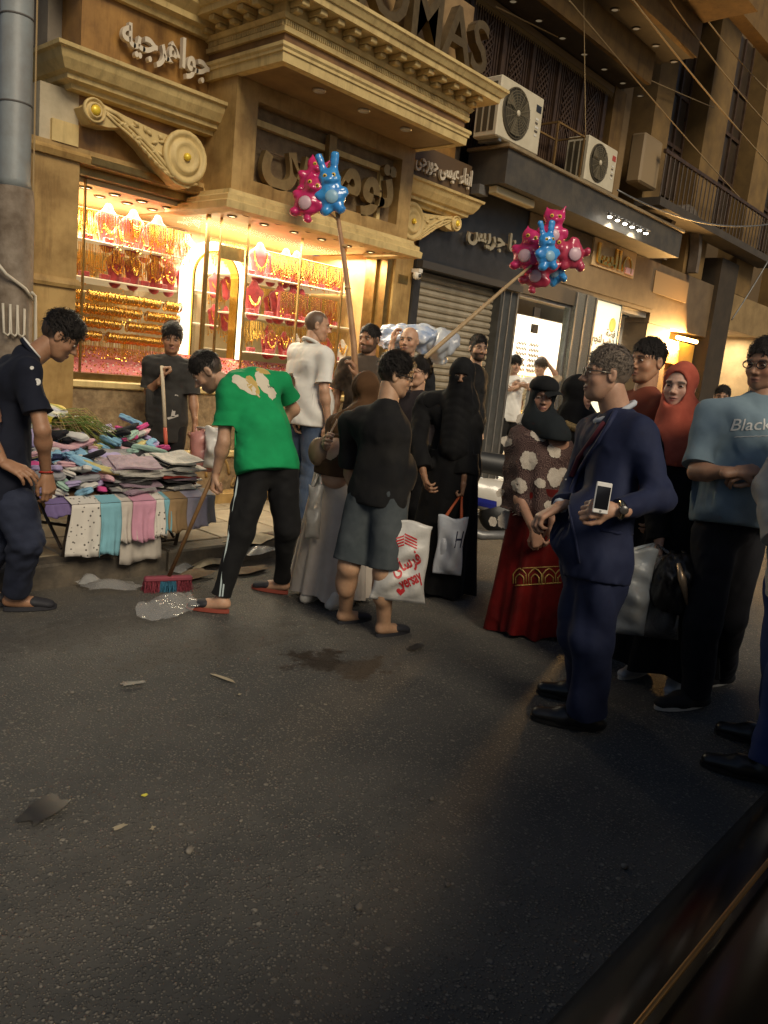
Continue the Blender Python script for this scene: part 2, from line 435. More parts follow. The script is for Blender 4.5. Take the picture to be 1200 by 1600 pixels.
def head_parts(c, fwd, up, s=1.0, skin=(.4, .24, .15), beard=0.0, lip=(.36, .15, .12), fem=False, ears=True, h=.0052, jowl=0.0, moust=0.0, scalp=None):
    """c: centre of the head (mid ear level); returns (verts, quads, colours)"""
    r, f, u = frame_of(fwd, up); A = np.array([r, f, u])
    def p(x, y, z): return np.array(c)+s*(r*x+f*y+u*z)
    def L(*a): return [s*x for x in a]
    b = Blob()
    b.ell(p(0, -.012, .035), L(.076, .095, .088), A, .02)
    b.ell(p(0, .02, -.012), L(.062, .066, .09), A, .025)
    b.ell(p(0, .03, -.058), L(.046+.014*jowl, .05, .048+.01*jowl), A, .025)
    b.ell(p(0, .062, -.088), L(.022, .02, .018), A, .025)
    for sx in (-1, 1):
        b.ell(p(sx*.042, .05, -.022), L(.022, .022, .02), A, .025)
        b.cone(p(sx*.05, -.005, -.04), p(sx*.036, .035, -.078), .02*s, .018*s, .03*s)
        b.ell(p(sx*.033, .088, .012), L(.021, .016, .0135), A, .014, neg=True)
        b.ell(p(sx*.033, .069, .0115), L(.0165, .0145, .0125), A, .005)
        b.cone(p(sx*.012, .083, .031), p(sx*.05, .07, .03), .009*s, .007*s, .014*s)
        if ears:
            b.ell(p(sx*.079, -.012, .004), L(.009, .019, .031), A, .008)
            b.ell(p(sx*.087, -.004, .006), L(.008, .009, .016), A, .006, neg=True)
        b.ell(p(sx*.0125, .092, -.027), L(.0085, .011, .008), A, .008)
    b.cone(p(0, .08, .02), p(0, .105, -.018), .0085*s, .0105*s, .01*s)
    b.ell(p(0, .11, -.022), L(.011, .011, .0095), A, .006)
    b.ell(p(0, .0835, -.0535), L(.024, .013, .0058), A, .003, tag=2)
    b.ell(p(0, .081, -.0655), L(.021, .013, .0068), A, .003, tag=2)
    b.cone(p(-.023, .0955, -.0594), p(.023, .0955, -.0594), .004*s, .004*s, .003*s, neg=True)
    v, q, lab = b.mesh(h*s)
    v = smooth_mesh(v, q, 1, .3)
    loc = (v-np.array(c))@A.T/s
    col = np.tile(np.array(skin, float), (len(v), 1))
    x, y, z = loc.T
    lipm = np.exp(-((np.abs(x)/.026)**4+((z+.059)/.0115)**4))*(y > .07)
    col = col*(1-.75*lipm[:, None])+np.array(lip)*.75*lipm[:, None]
    ml = np.exp(-((np.abs(x)/.025)**4+((z+.0594)/.0042)**2))*(y > .06)
    col = col*(1-.7*ml[:, None])+np.array([.06, .025, .02])*.7*ml[:, None]
    ul = np.exp(-(((np.abs(x)-.033)/.019)**4+((z-.0185)/.0045)**2))*(y > .05)
    col = col*(1-.55*ul[:, None])
    cheek = np.exp(-(((np.abs(x)-.045)/.02)**2+((z+.02)/.02)**2))*(y > .03)
    col *= 1+cheek[:, None]*np.array([.10, -.04, -.06])
    bw = np.clip(1-((np.abs(x)-.034)/.021)**4, 0, 1)*np.clip(1-np.abs(z-(.0315-.25*np.maximum(np.abs(x)-.036, 0)))/.0095, 0, 1)*(y > .05)
    bw = np.clip(bw*1.9, 0, 1)
    col = col*(1-.9*bw[:, None])+np.array([.02, .013, .01])*.9*bw[:, None]
    if scalp is not None:
        line = np.where(y > .045, .066-.0*x, np.where(y > .0, .066-(.045-y)*1.75, -.012-.045*np.clip(-y/.06, 0, 1)))
        line = np.where((np.abs(x) > .052) & (y > .03), .075, line)
        sm = np.clip((z-line)/.016, 0, 1)*.93
        ear = (np.abs(x) > .078) & (np.abs(z-.004) < .035); sm = sm*np.where(ear, .0, 1)
        col = col*(1-sm[:, None])+np.array(scalp)*sm[:, None]
    if beard or moust:
        jaw = np.clip((-.028-z)/.012, 0, 1)*np.clip((y+.03)/.02, 0, 1)*(1-lipm)
        jaw = jaw*np.clip(1-np.exp(-((x/.019)**2+((z+.073)/.004)**2))*.5, 0, 1)
        side = np.clip((.03-np.abs(y-.012))/.012, 0, 1)*(np.abs(x) > .05)*np.clip((.03-z)/.02, 0, 1)
        mous = np.exp(-((x/.03)**4+((z+.0435)/.0075)**4))*(y > .07)
        bb = np.clip(np.maximum(np.maximum(jaw, side)*beard, mous*max(moust, beard)), 0, 1)
        col = col*(1-bb[:, None])+np.array([.025, .018, .014])*bb[:, None]
    return v, q, col
def eyes(c, fwd, up, s, parent, iris=(.03, .015, .008)):
    r, f, u = frame_of(fwd, up)
    W = mat('eye_white', (.55, .5, .46), .25); I = mat('iris', iris, .15)
    for sx in (-1, 1):
        cc = np.array(c)+s*(r*sx*.033+f*.0785+u*.0105)
        mb = Mb(); n = 10
        def sph(a, b2, rad=.0118*s):
            th = a*2*PI; ph = b2*PI; return Vector(cc+rad*(np.cos(ph)*f*.75 + np.sin(ph)*(np.cos(th)*r*1.15+np.sin(th)*u*.52)))
        mb.grid(sph, n, 8, 0, True)
        mb.mi = [1 if k < 2*n else 0 for k in range(len(mb.f))]
        mb.obj('eye', [W, I], parent, True)
HAIR = lambda c=(.012, .009, .007): mat('hair%.3f' % sum(c), c, .5, tuple(min(1, x*1.9+.003) for x in c), 90, .9, 220, spec=.35, sharp=(.45, .7))
def hair(c, fwd, up, s, parent, c3=(.012, .009, .007), style='short', top=.014, seed=1, h=.007):
    r, f, u = frame_of(fwd, up); A = np.array([r, f, u])
    def p(x, y, z): return np.array(c)+s*(r*x+f*y+u*z)
    b = Blob()
    if style == 'thick': top += .016
    b.ell(p(0, -.010, .052+top*.5), [s*(.0765+top*.22), s*(.0965+top*.35), s*(.086+top*.7)], A, .01)
    if style in ('thick', 'quiff'): b.ell(p(0, .045, .095+top*.4), [s*.062, s*.045, s*(.026+top*.4)], A, .03)
    if style == 'mop': b.ell(p(0, .03, .07), [s*.085, s*.07, s*.05], A, .03)
    K, ph = wave(seed, 6, 60, 130)
    b.disp = lambda x, y, z: .0024*s*sum(np.sin(K[i, 0]*x+K[i, 1]*y+K[i, 2]*z*.4+ph[i]) for i in range(6))/2
    lowz = -.03 if style != 'mop' else -.035
    b.ell(p(0, .09, -.03), [s*.062, s*.075, s*(.094 if style != 'mop' else .08)], A, .022, neg=True)
    b.ell(p(0, .03, -.06), [s*.1, s*.06, s*.085], A, .02, neg=True)
    b.cut(p(0, -.06, lowz), -u-f*.25)
    v, q, _ = b.mesh(h*s); v = smooth_mesh(v, q, 1, .3)
    # locks: short ribbons lying along the growth direction, to break the outline
    rg = np.random.RandomState(seed+5); cen = p(0, -.012, .04); n = nz_rows(v-cen); loc = (v-np.array(c))@A.T/s
    out = np.where(loc[:, 2] > .0)[0]; pick = rg.choice(out, min(900, len(out)*2)); V_ = v[pick]; N_ = n[pick]
    fl = f*.75-u*.35+rg.normal(size=(len(pick), 3))*.45+np.outer(loc[pick, 0]*9, r); fl = fl-N_*(fl*N_).sum(1)[:, None]; fl = nz_rows(fl); sd = np.cross(N_, fl)
    ln = (.016+.02*rg.rand(len(pick)))[:, None]*s*(1.35 if style in ('thick', 'quiff', 'mop') else .85); w = .0022*s
    pts = [V_-sd*w, V_+sd*w, V_+fl*ln*.55+N_*ln*.22-sd*w, V_+fl*ln*.55+N_*ln*.22+sd*w, V_+fl*ln+N_*ln*.12-sd*w*.3, V_+fl*ln+N_*ln*.12+sd*w*.3]
    m_ = len(pick); RV = np.concatenate(pts); i = np.arange(m_); RQ = np.concatenate([np.stack([i, i+m_, i+3*m_, i+2*m_], 1), np.stack([i+2*m_, i+3*m_, i+5*m_, i+4*m_], 1)])
    return np_obj('hair', [(v, q), (RV, RQ)], HAIR(c3), parent)
def nz_rows(a): return a/np.maximum(1e-9, np.linalg.norm(a, axis=1))[:, None]

def hand_parts(w, d, n, side, curl=(.5, .5, .55, .6), thumb=.4, s=1.0, spread=.06, h=.0048, skin=(.4, .24, .15)):
    """w wrist, d pointing to the knuckles, n out of the back of the hand, side +1 right hand / -1 left hand"""
    d = nz(d); n = np.array(n, float); n = nz(n-d*(n@d)); a = np.cross(d, n)*side   # a: towards the thumb
    w = np.array(w, float); b = Blob()
    def p(x, y, z): return w+s*(d*x+a*y+n*z)
    b.cone(p(-.05, 0, 0), p(.01, 0, 0), .029*s, .026*s, .02, n, .8)
    kn = [p(.088, .03, 0), p(.092, .010, .003), p(.086, -.011, .002), p(.077, -.030, -.002)]
    for i, k in enumerate(kn): b.cone(p(.01, .014-.011*i, 0), k, .0155*s, .0125*s, .014)
    ln = [(.042, .026, .02), (.046, .03, .021), (.043, .027, .021), (.033, .02, .019)]
    for i in range(4):
        q = kn[i]; ang = 0; cu = curl[i]*1.45; sp = (1.5-i)*spread
        base = nz(d+a*sp)
        for j, l in enumerate(ln[i]):
            ang += cu*(.75 if j == 0 else 1.0 if j == 1 else .7)
            dr = base*math.cos(ang)-n*math.sin(ang); e = q+s*l*dr
            b.cone(q, e, s*(.0105-.0012*j), s*(.0098-.0013*j), .005); q = e
    t0 = p(.022, .02, -.006); t1 = t0+s*.042*nz(d*.75+a*(.75-.25*thumb)-n*(.25+.5*thumb))
    t2 = t1+s*.032*nz(d*.95+a*(.3-.55*thumb)-n*(.15+.6*thumb)); t3 = t2+s*.024*nz(d+a*(.05-.7*thumb)-n*(.1+.5*thumb))
    b.cone(t0, t1, .0165*s, .0125*s, .012); b.cone(t1, t2, .012*s, .0105*s, .005); b.cone(t2, t3, .0105*s, .0085*s, .005)
    v, q, _ = b.mesh(h*s); v = smooth_mesh(v, q, 1, .25)
    loc = (v-w)@np.array([d, a, n]).T/s
    col = np.tile(np.array(skin, float), (len(v), 1)); col *= (1-.12*np.clip((loc[:, 0]-.09)/.08, 0, 1))[:, None]
    return v, q, col

def standing(foot, H, face, z0=0.0, stance=.11, toe=.18):
    """joints of a relaxed standing figure; face = heading in degrees (0 = +X, 90 = +Y)"""
    k = H/1.75; a = R(face); f = V3(math.cos(a), math.sin(a), 0); r = V3(math.sin(a), -math.cos(a), 0); u = V3(0, 0, 1)
    o = V3(foot[0], foot[1], z0)
    def p(x, y, z): return o+k*(r*x+f*y+u*z)
    J = dict(k=k, f=f, r=r, u=u, hd=p(0, .035, 1.615), neck=p(0, -.01, 1.47), chest=p(0, 0, 1.28), waist=p(0, .005, 1.08), pelvis=p(0, 0, .95), headf=f.copy(), headu=u.copy())
    for n, s in (('R', 1), ('L', -1)):
        J['sh'+n] = p(s*.185, -.01, 1.42); J['el'+n] = p(s*.235, -.03, 1.13); J['wr'+n] = p(s*.245, .03, .88)
        J['hip'+n] = p(s*.088, 0, .92); J['kn'+n] = p(s*(.08+.25*(stance-.1)), .02, .49); J['an'+n] = p(s*stance, -.03, .075); J['toe'+n] = p(s*(stance+toe*.16), .15, .025)
    return J
def moved(J, **o):
    J = dict(J)
    for k_, v in o.items(): J[k_] = np.array(v, float)
    return J
def px(J, x, y, d=0.0, ref='pelvis'):
    """a joint seen at photo pixel x, y, d metres behind the figure's pelvis"""
    return np.array(at(x, y, depth(J[ref])+d))

def body_obj(J, parent, skin, head=None, hands=None, legs=False, arms=True, feet=False, girth=1.0, neckr=.056):
    k = J['k']; parts = []; cols = []; skin = tuple(min(1, x*1.22) for x in skin)
    b = Blob(); g = girth
    fw = J.get('cf', J['f'])
    b.chain([J["pelvis"], J["waist"], J["chest"]], [.115*k, .11*k, .118*k], .04, fw, .72)
    b.cone(J['shL']*.7+J['shR']*.3-V3(0,0,.03*k), J['shR']*.7+J['shL']*.3-V3(0,0,.03*k), .05*k, .05*k, .04)
    b.cone(J['neck']-V3(0, 0, .04*k), J['hd']-nz(J['headu'])*.05*k-nz(J['headf'])*.02*k, (neckr+.004)*k, neckr*k, .02)
    if arms:
        for n in 'RL':
            b.chain([J['sh'+n]*.94+J['chest']*.06-V3(0,0,.015*k), J['el'+n], J['wr'+n]], [.045*k*g**.5, .039*k*g**.5, .027*k*g**.3], .02)
            b.ell(J['el'+n]*.72+J['wr'+n]*.28, [.042*k]*3, None, .03)
    if legs:
        for n in 'RL':
            if legs == 'low':
                b.chain([J['hip'+n], J['kn'+n], J['an'+n]], [.06*k, .042*k, .036*k], .03); continue
            b.chain([J['hip'+n], J['kn'+n], J['an'+n]], [.085*k*g**.7, .056*k*g**.6, .038*k*g**.4], .03)
            cf = J.get('lf'+n, J['f']); b.ell(J['kn'+n]*.68+J['an'+n]*.32-cf*.022*k, [.052*k*g**.6, .052*k*g**.6, .1*k], None, .04)
    if feet:
        for n in 'RL':
            heel = J['an'+n]-nz(J['toe'+n]-J['an'+n])*.035*k-V3(0, 0, .035*k)
            b.cone(heel, J['toe'+n]*.5+J['an'+n]*.5-V3(0, 0, .012*k), .03*k, .034*k, .03); b.cone(J['an'+n]-V3(0, 0, .02*k), J['toe'+n], .034*k, .022*k, .03, (0, 0, 1), .7)
    v, q, _ = b.mesh(.0125 if legs or feet else .014); v = smooth_mesh(v, q, 1, .4)
    parts.append((v, q)); cols.append(np.tile(np.array(skin, float), (len(v), 1)))
    if head is not None:
        v, q, c = head_parts(J['hd'], J['headf'], J['headu'], k*head.get('s', 1.0), skin, head.get('beard', 0), ears=head.get('ears', True), jowl=head.get('jowl', 0), moust=head.get('moust', 0), lip=head.get('lip', (.36, .15, .12)), h=head.get('h', .0052), scalp=head.get('scalp', (.03, .022, .017)))
        parts.append((v, q)); cols.append(c)
    for n, kw in (hands or {}).items():
        kw = dict(kw); d = kw.pop('d', J['wr'+n]-J['el'+n]); nn = kw.pop('n')
        v, q, c = hand_parts(J['wr'+n]+nz(d)*.012*k, d, nn, 1 if n == 'R' else -1, s=k*kw.pop('s', 1.0), skin=skin, **kw); parts.append((v, q)); cols.append(c)
    o = np_obj('body', parts, SKIN, parent, np.concatenate(cols))
    return o
def top_obj(J, parent, m, sleeve=.55, hem=.12, fit=1.0, belly=0.0, name='shirt', fold=.005, seed=3, sleeve_r=1.0, h=.0115, collar=True, flare=0.0, hang=None):
    """shirt, jacket or coat: sleeve = share of the arm covered (0.5 elbow, 1 wrist), hem = metres below the pelvis joint"""
    k = J['k']; b = Blob(); fw = J.get('cf', J['f'])
    pel, wa, ch = J['pelvis'], J['waist'], J['chest']
    dn = nz(pel-wa); low = pel+dn*(hem*k+.05)
    rr = [.152*k*fit, .17*k*fit*(1+flare), .172*k*fit*(1+1.6*flare)]
    b.chain([ch, wa, pel, low], [.15*k*fit, .15*k*fit, rr[1], rr[2]], .05, fw, .72)
    up_ = nz(J['neck']-ch)
    for n in 'RL':
        s_ = J['sh'+n]; b.cone(J['neck']-up_*.045*k, s_*.92+J['neck']*.08-up_*.03*k, .058*k, .056*k*fit**.5, .05)
    b.cone(ch+(J['shL']-ch)*.45, ch+(J['shR']-ch)*.45, .098*k*fit**.5, .098*k*fit**.5, .06)
    b.cone(ch, J['neck']-up_*.06*k, .12*k*fit, .06*k, .05, fw, .75)
    if belly: b.ell(wa*.6+pel*.4+fw*(.06+.05*belly)*k, [.135*k*fit*(1+.2*belly), .12*k*(1+.5*belly), .17*k], np.array([np.cross(fw, (0, 0, 1)), fw, (0, 0, 1)]), .06)
    for n in 'RL':
        S, E, W = J['sh'+n], J['el'+n], J['wr'+n]
        if sleeve <= .5:
            t = sleeve/.5; b.chain([S*.95+J['chest']*.05-up_*.03*k, S+(E-S)*(t+.1)], [.058*k*sleeve_r, .066*k*sleeve_r], .05)
        else:
            t = (sleeve-.5)/.5; b.chain([S*.95+J['chest']*.05-up_*.03*k, E, E+(W-E)*(t+.08)], [.06*k*sleeve_r, .056*k*sleeve_r, .044*k*sleeve_r], .045)
    b.disp = folds(seed, fold)
    v, q, _ = _cutmesh(b, J, sleeve, pel+dn*hem*k, dn, h, hang)
    v = smooth_mesh(v, q, 1, .35)
    return np_obj(name, [(v, q)], m, parent), v, q
def _cutmesh(b, J, sleeve, hp, hn, h, hang):
    # flat hems: cut the body of the garment below the hem, and each sleeve beyond its end, only near that limb
    base = b.disp
    def near_cut(x, y, z): return base(x, y, z)
    b.disp = near_cut
    lo, hi = b.bounds()
    cuts = []
    for n in 'RL':
        S, E, W = J['sh'+n], J['el'+n], J['wr'+n]
        if sleeve <= .5: e = S+(E-S)*(sleeve/.5); d = nz(E-S)
        else: e = E+(W-E)*((sleeve-.5)/.5); d = nz(W-E)
        cuts.append((e, d))
    for e, d in cuts:
        b.cone(e+d*.004, e+d*.3, .002, .002, .001, neg=True) if False else None
    b.cut(hp, hn) if hang is None else b.cut(*hang)
    b.sleeve_cuts = cuts
    v, q, l = b.mesh(h)
    # trim the sleeves: drop what lies past the end plane and close to the limb axis
    keep = np.ones(len(v), bool)
    for e, d in cuts:
        t = (v-e)@d; rad = np.linalg.norm((v-e)-t[:, None]*d, axis=1); past = (t > 0) & (t < .2) & (rad < .095)
        near = past
        v[near] -= d*t[near][:, None]*.97
    return v, q, l
def legs_obj(J, parent, m, length=1.0, fit=1.0, name='trousers', fold=.005, seed=5, taper=1.0, top=.1, h=.0115, girth=1.0):
    k = J['k']; b = Blob(); fw = J['f']
    b.cone(J['pelvis']+nz(J['waist']-J['pelvis'])*top*k, J['pelvis'], .118*k*girth, .136*k*girth, .04, fw, .74)
    cuts = []
    for n in 'RL':
        H_, K, A = J['hip'+n], J['kn'+n], J['an'+n]
        if length <= .5:
            t = length/.5; b.chain([H_, H_+(K-H_)*t], [.1*k*fit, .092*k*fit], .03); cuts.append((H_+(K-H_)*t, nz(K-H_)))
        else:
            t = (length-.5)/.5; e = K+(A-K)*t
            b.chain([H_, K, e], [.092*k*fit, .07*k*fit, .06*k*fit*taper], .03); cuts.append((e, nz(A-K)))
    b.disp = folds(seed, fold, (16, 40), (1, 1, .8))
    v, q, _ = b.mesh(h)
    for e, d in cuts:
        t = (v-e)@d; rad = np.linalg.norm((v-e)-t[:, None]*d, axis=1); near = (t > 0) & (t < .15) & (rad < .16*k); v[near] -= d*t[near][:, None]*.97
    v = smooth_mesh(v, q, 1, .35)
    return np_obj(name, [(v, q)], m, parent), v, q
def skirt_obj(J, parent, m, z0, r_top, r_bot, top, name='skirt', nf=11, amp=.02, seed=4, q=.8, shift=(0, 0), ztop=None):
    """hanging cloth from point top to height z0 with pleats"""
    r = np.random.RandomState(seed); ph = r.uniform(0, 6.28, 4); top = np.array(top, float); fw = J['f']; rt = np.cross(fw, (0, 0, 1))
    mb = Mb(); nu, nv = 72, 30
    def fn(a, t):
        th = a*2*PI; w = r_top+(r_bot-r_top)*(t**.85)
        w2 = w*(1+amp/r_bot*t*(.9*math.sin(nf*th+ph[0]+1.2*math.sin(2*th+ph[1])+.8*t)+.5*math.sin((nf*2-3)*th+ph[2])+.3*math.sin(3*th+ph[3])))
        z = top[2]+(z0-top[2])*t + (.012*math.sin(5*th+ph[1]) if t > .97 else 0)
        c = rt*math.cos(th)*w2+fw*math.sin(th)*w2*q
        return (top[0]+c[0]+shift[0]*t, top[1]+c[1]+shift[1]*t, z)
    mb.grid(fn, nu, nv, 0, True)
    mb.add([fn(k/nu, 0) for k in range(nu)], [tuple(range(nu))])
    return mb.obj(name, m, parent, True)
def shoe_obj(J, n, parent, m, kind='shoe', sole=None, name=None, s=1.0):
    k = J['k']*s; a = J['an'+n]; t = J['toe'+n]; d = t-a; d[2] = 0; d = nz(d); z = min(a[2]-.075*J['k'], t[2]-.025*J['k'])
    hl = V3(a[0], a[1], z)-d*.05*k; tp = V3(t[0], t[1], z)+d*.035*k; up = V3(0, 0, 1)
    b = Blob()
    if kind == 'shoe':
        b.cone(hl+up*.038*k, (hl+tp)/2+up*.04*k, .037*k, .043*k, .03); b.cone((hl+tp)/2+up*.036*k, tp-d*.03*k+up*.03*k, .042*k, .034*k, .03, up, .75)
        b.cone(hl+d*.03*k+up*.05*k, hl+d*.04*k+up*.095*k, .038*k, .04*k, .03)
    else:
        b.cone((hl+tp)/2+d*.02*k+up*.045*k, tp-d*.045*k+up*.03*k, .047*k, .042*k, .02, up, .6)
    b.cut(hl+up*.012, -up)
    v, q, _ = b.mesh(.008); v = smooth_mesh(v, q, 1, .3)
    o = np_obj(name or ('shoe' if kind == 'shoe' else 'slipper'), [(v, q)], m, parent)
    sd = V3(-d[1], d[0], 0); mb = Mb(); L_ = np.linalg.norm(tp-hl)
    out = []
    for i in range(20):
        th = 2*PI*i/20; x = math.cos(th); y = math.sin(th); w = .036*k*(1+.22*x); out.append((L_/2*(1+x*1.04), y*w*(1 if abs(x) < .98 else .8)))
    mb.prism(out, Vector(hl+up*.001), Vector(d), Vector(sd), Vector(up*(.018 if kind == 'shoe' else .024)))
    mb.obj('sole', sole or m, o)
    return o
# ---------------------------------------------------------------- setting materials
def asphalt():
    m = bpy.data.materials.new('asphalt'); m.use_nodes = True; nt = m.node_tree; b = nt.nodes['Principled BSDF']; N = nt.nodes.new; L = nt.links.new
    tc = N('ShaderNodeTexCoord')
    def noise(s, d=6, r=.6):
        n = N('ShaderNodeTexNoise'); n.inputs['Scale'].default_value = s; n.inputs['Detail'].default_value = d; n.inputs['Roughness'].default_value = r; L(tc.outputs['Object'], n.inputs[0]); return n
    def ramp(src, a, c):
        r = N('ShaderNodeMapRange'); r.inputs[1].default_value = a; r.inputs[2].default_value = c; L(src, r.inputs[0]); return r.outputs[0]
    def mix(f, a, c, bt='MIX'):
        x = N('ShaderNodeMix'); x.data_type = 'RGBA'; x.blend_type = bt
        for s, i in ((f, 0), (a, 6), (c, 7)):
            if isinstance(s, tuple): x.inputs[i].default_value = (*s, 1)
            elif isinstance(s, float): x.inputs[i].default_value = s
            else: L(s, x.inputs[i])
        return x.outputs[2]
    big = noise(.55, 5); mid = noise(3.2, 8, .7)
    base = mix(ramp(big.outputs[0], .38, .62), (.062, .061, .057), (.098, .091, .079))
    base = mix(ramp(mid.outputs[0], .45, .75), base, (.046, .046, .044))
    # stones worn free of tar, three sizes
    def stones(sc, thr):
        v = N('ShaderNodeTexVoronoi'); v.inputs['Scale'].default_value = sc; v.inputs['Randomness'].default_value = 1.0; L(tc.outputs['Object'], v.inputs[0])
        sep = N('ShaderNodeSeparateColor'); L(v.outputs['Color'], sep.inputs[0])
        a = N('ShaderNodeMath'); a.operation = 'GREATER_THAN'; a.inputs[1].default_value = thr; L(sep.outputs[0], a.inputs[0])
        d = ramp(v.outputs['Distance'], .46, .24)
        mm = N('ShaderNodeMath'); mm.operation = 'MULTIPLY'; L(a.outputs[0], mm.inputs[0]); L(d, mm.inputs[1])
        c = mix(sep.outputs[1], (.09, .084, .073), (.25, .225, .185)); return mm.outputs[0], c, v
    m1, c1, v1 = stones(72, .5); m2, c2, v2 = stones(125, .42); m3, c3, v3 = stones(40, .95)
    col = mix(m2, base, c2); col = mix(m1, col, c1); col = mix(m3, col, c3)
    # dust gathered along the gutter
    sp = N('ShaderNodeSeparateXYZ'); L(tc.outputs['Object'], sp.inputs[0]); dn = noise(5, 6, .7); da = N('ShaderNodeMath'); da.operation = 'MULTIPLY_ADD'; L(dn.outputs[0], da.inputs[0]); da.inputs[1].default_value = 1.5; L(sp.outputs[1], da.inputs[2])
    col = mix(ramp(da.outputs[0], 4.85, 5.6), col, (.135, .112, .082))
    # ragged patches: two dried brown spills and two wide, faintly darker areas
    def ragged_patch(cx, cy, rx, ry, colr, prev, seed):
        mp = N('ShaderNodeMapping'); mp.inputs['Location'].default_value = (-cx/rx, -cy/ry, 0); mp.inputs['Scale'].default_value = (1/rx, 1/ry, 0); L(tc.outputs['Object'], mp.inputs[0])
        ln = N('ShaderNodeVectorMath'); ln.operation = 'LENGTH'; L(mp.outputs[0], ln.inputs[0])
        n = noise(7+seed, 7, .7); a = N('ShaderNodeMath'); a.operation = 'MULTIPLY_ADD'; L(n.outputs[0], a.inputs[0]); a.inputs[1].default_value = 3.2; L(ln.outputs['Value'], a.inputs[2])
        return mix(ramp(a.outputs[0], 2.3, 2.05), prev, colr), ramp(a.outputs[0], 2.3, 2.0)
    p = floor_at(500, 1032); col, w1 = ragged_patch(p.x, p.y, .26, .22, (.024, .015, .009), col, 0)
    p = floor_at(560, 1045); col, w2 = ragged_patch(p.x, p.y, .28, .18, (.055, .042, .030), col, 2)
    p = floor_at(330, 1010); col, w3 = ragged_patch(p.x, p.y, .9, .28, (.070, .064, .055), col, 4)
    p = floor_at(120, 990); col, w4 = ragged_patch(p.x, p.y, .8, .3, (.068, .062, .054), col, 5)
    L(col, b.inputs['Base Color'])
    rr = N('ShaderNodeMix'); rr.inputs[2].default_value = .78; rr.inputs[3].default_value = .6; L(w1, rr.inputs[0]); L(rr.outputs[0], b.inputs['Roughness'])
    b.inputs['Specular IOR Level'].default_value = .45
    h = N('ShaderNodeMath'); h.operation = 'MULTIPLY_ADD'; L(m1, h.inputs[0]); h.inputs[1].default_value = 1.0; L(m2, h.inputs[2])
    h2 = N('ShaderNodeMath'); h2.operation = 'MULTIPLY_ADD'; L(mid.outputs[0], h2.inputs[0]); h2.inputs[1].default_value = 1.6; L(h.outputs[0], h2.inputs[2])
    h3 = N('ShaderNodeMath'); h3.operation = 'MULTIPLY_ADD'; L(m3, h3.inputs[0]); h3.inputs[1].default_value = .8; L(h2.outputs[0], h3.inputs[2])
    bp = N('ShaderNodeBump'); bp.inputs['Strength'].default_value = .9; bp.inputs['Distance'].default_value = .006; L(h3.outputs[0], bp.inputs['Height']); L(bp.outputs[0], b.inputs['Normal'])
    return m
MARB = mat('brown_marble', (.40, .215, .06), .38, (.16, .078, .022), 3.4, .05, 30, detail=9, sharp=(.3, .68), dirt=.8)
MARB2 = mat('beige_marble', (.48, .31, .115), .42, (.27, .16, .052), 4, .05, 40, detail=9, dirt=.7)
STONE = mat('cream_stone', (.68, .51, .22), .6, (.52, .375, .155), 4.5, .2, 45, detail=9, sharp=(.38, .72), dirt=.6)
DARKST = mat('dark_frieze_marble', (.26, .145, .06), .4, (.16, .085, .035), 6, .05, 40, detail=9)
ROUGHST = mat('rough_stone', (.33, .23, .12), .8, (.17, .11, .055), 16, .8, 26, detail=8)
BRONZE = mat('bronze', (.38, .25, .09), .3, (.26, .16, .055), 12, metal=.85)
GOLD = mat('gold', (.95, .62, .16), .24, (.8, .45, .08), 40, metal=1.0)
CREAM = mat('cream_panel', (.66, .58, .4), .55, (.56, .48, .31), 4)
WHITE = mat('white_paint', (.75, .72, .64), .5, (.62, .58, .5), 9)
BLACK = mat('black_panel', (.016, .016, .017), .35, (.03, .03, .032), 8)
WOOD = mat('dark_wood', (.075, .04, .02), .55, (.035, .018, .01), 9, .3, 50)
GREYM = mat('grey_metal', (.24, .24, .23), .45, (.16, .155, .15), 9, .1, 60, metal=.5)
GLASS = bpy.data.materials.new('window_glass'); GLASS.use_nodes = True
_g = GLASS.node_tree; _b = _g.nodes['Principled BSDF']; _b.inputs['Base Color'].default_value = (.01, .01, .01, 1); _b.inputs['Roughness'].default_value = .02; _b.inputs['Alpha'].default_value = .07; _b.inputs['Specular IOR Level'].default_value = .5
def glow(name, c, s): return mat(name, c, .5, emit=c, estr=s)
LAMP = glow('lamp_glow', (1, .86, .55), 14)
LED = glow('led_white', (1, .95, .82), 9)

# ---------------------------------------------------------------- ground
road = Mb(); road.add([(-120, -90, 0), (160, -90, 0), (160, 90, 0), (-120, 90, 0)], [(0, 1, 2, 3)])
road_o = tag(road.obj('road', asphalt()), kind='structure')
pav = Mb().box(-12, 34, 4.76, 6.6, .0, .128)
pav_o = tag(pav.obj('pavement', mat('mortar', (.10, .085, .065), .9, (.06, .05, .04), 12, .5, 60)), kind='structure')
SLAB = mat('paving_stone', (.34, .28, .19), .6, (.22, .175, .115), 5, .25, 45, detail=9)
SLAB2 = mat('paving_stone_worn', (.29, .24, .165), .66, (.18, .145, .1), 6, .3, 45, detail=9)
r_ = random.Random(3); x = -2.0; si = 0
slab_mesh = {}
for row, (y0, y1) in enumerate(((4.765, 5.20), (5.208, 5.64), (5.648, 5.96))):
    x = -2.0 - .23*row
    while x < 14:
        w = .62
        mb = Mb().bbox((0, 0, 0), (w-.012, y1-y0-.006, .05), None, .006)
        key = row
        if key not in slab_mesh:
            o = mb.obj('paving_slab', SLAB, pav_o); slab_mesh[key] = o.data
        else:
            o = link('paving_slab', slab_mesh[key], pav_o)
        o.location = (x+w/2, (y0+y1)/2, .128+r_.uniform(-.004, .002)); o.rotation_euler = (r_.uniform(-.006, .006), r_.uniform(-.004, .004), 0)
        x += w
KERB = mat('kerb_stone', (.13, .105, .075), .75, (.05, .042, .033), 6, .5, 30, detail=9)
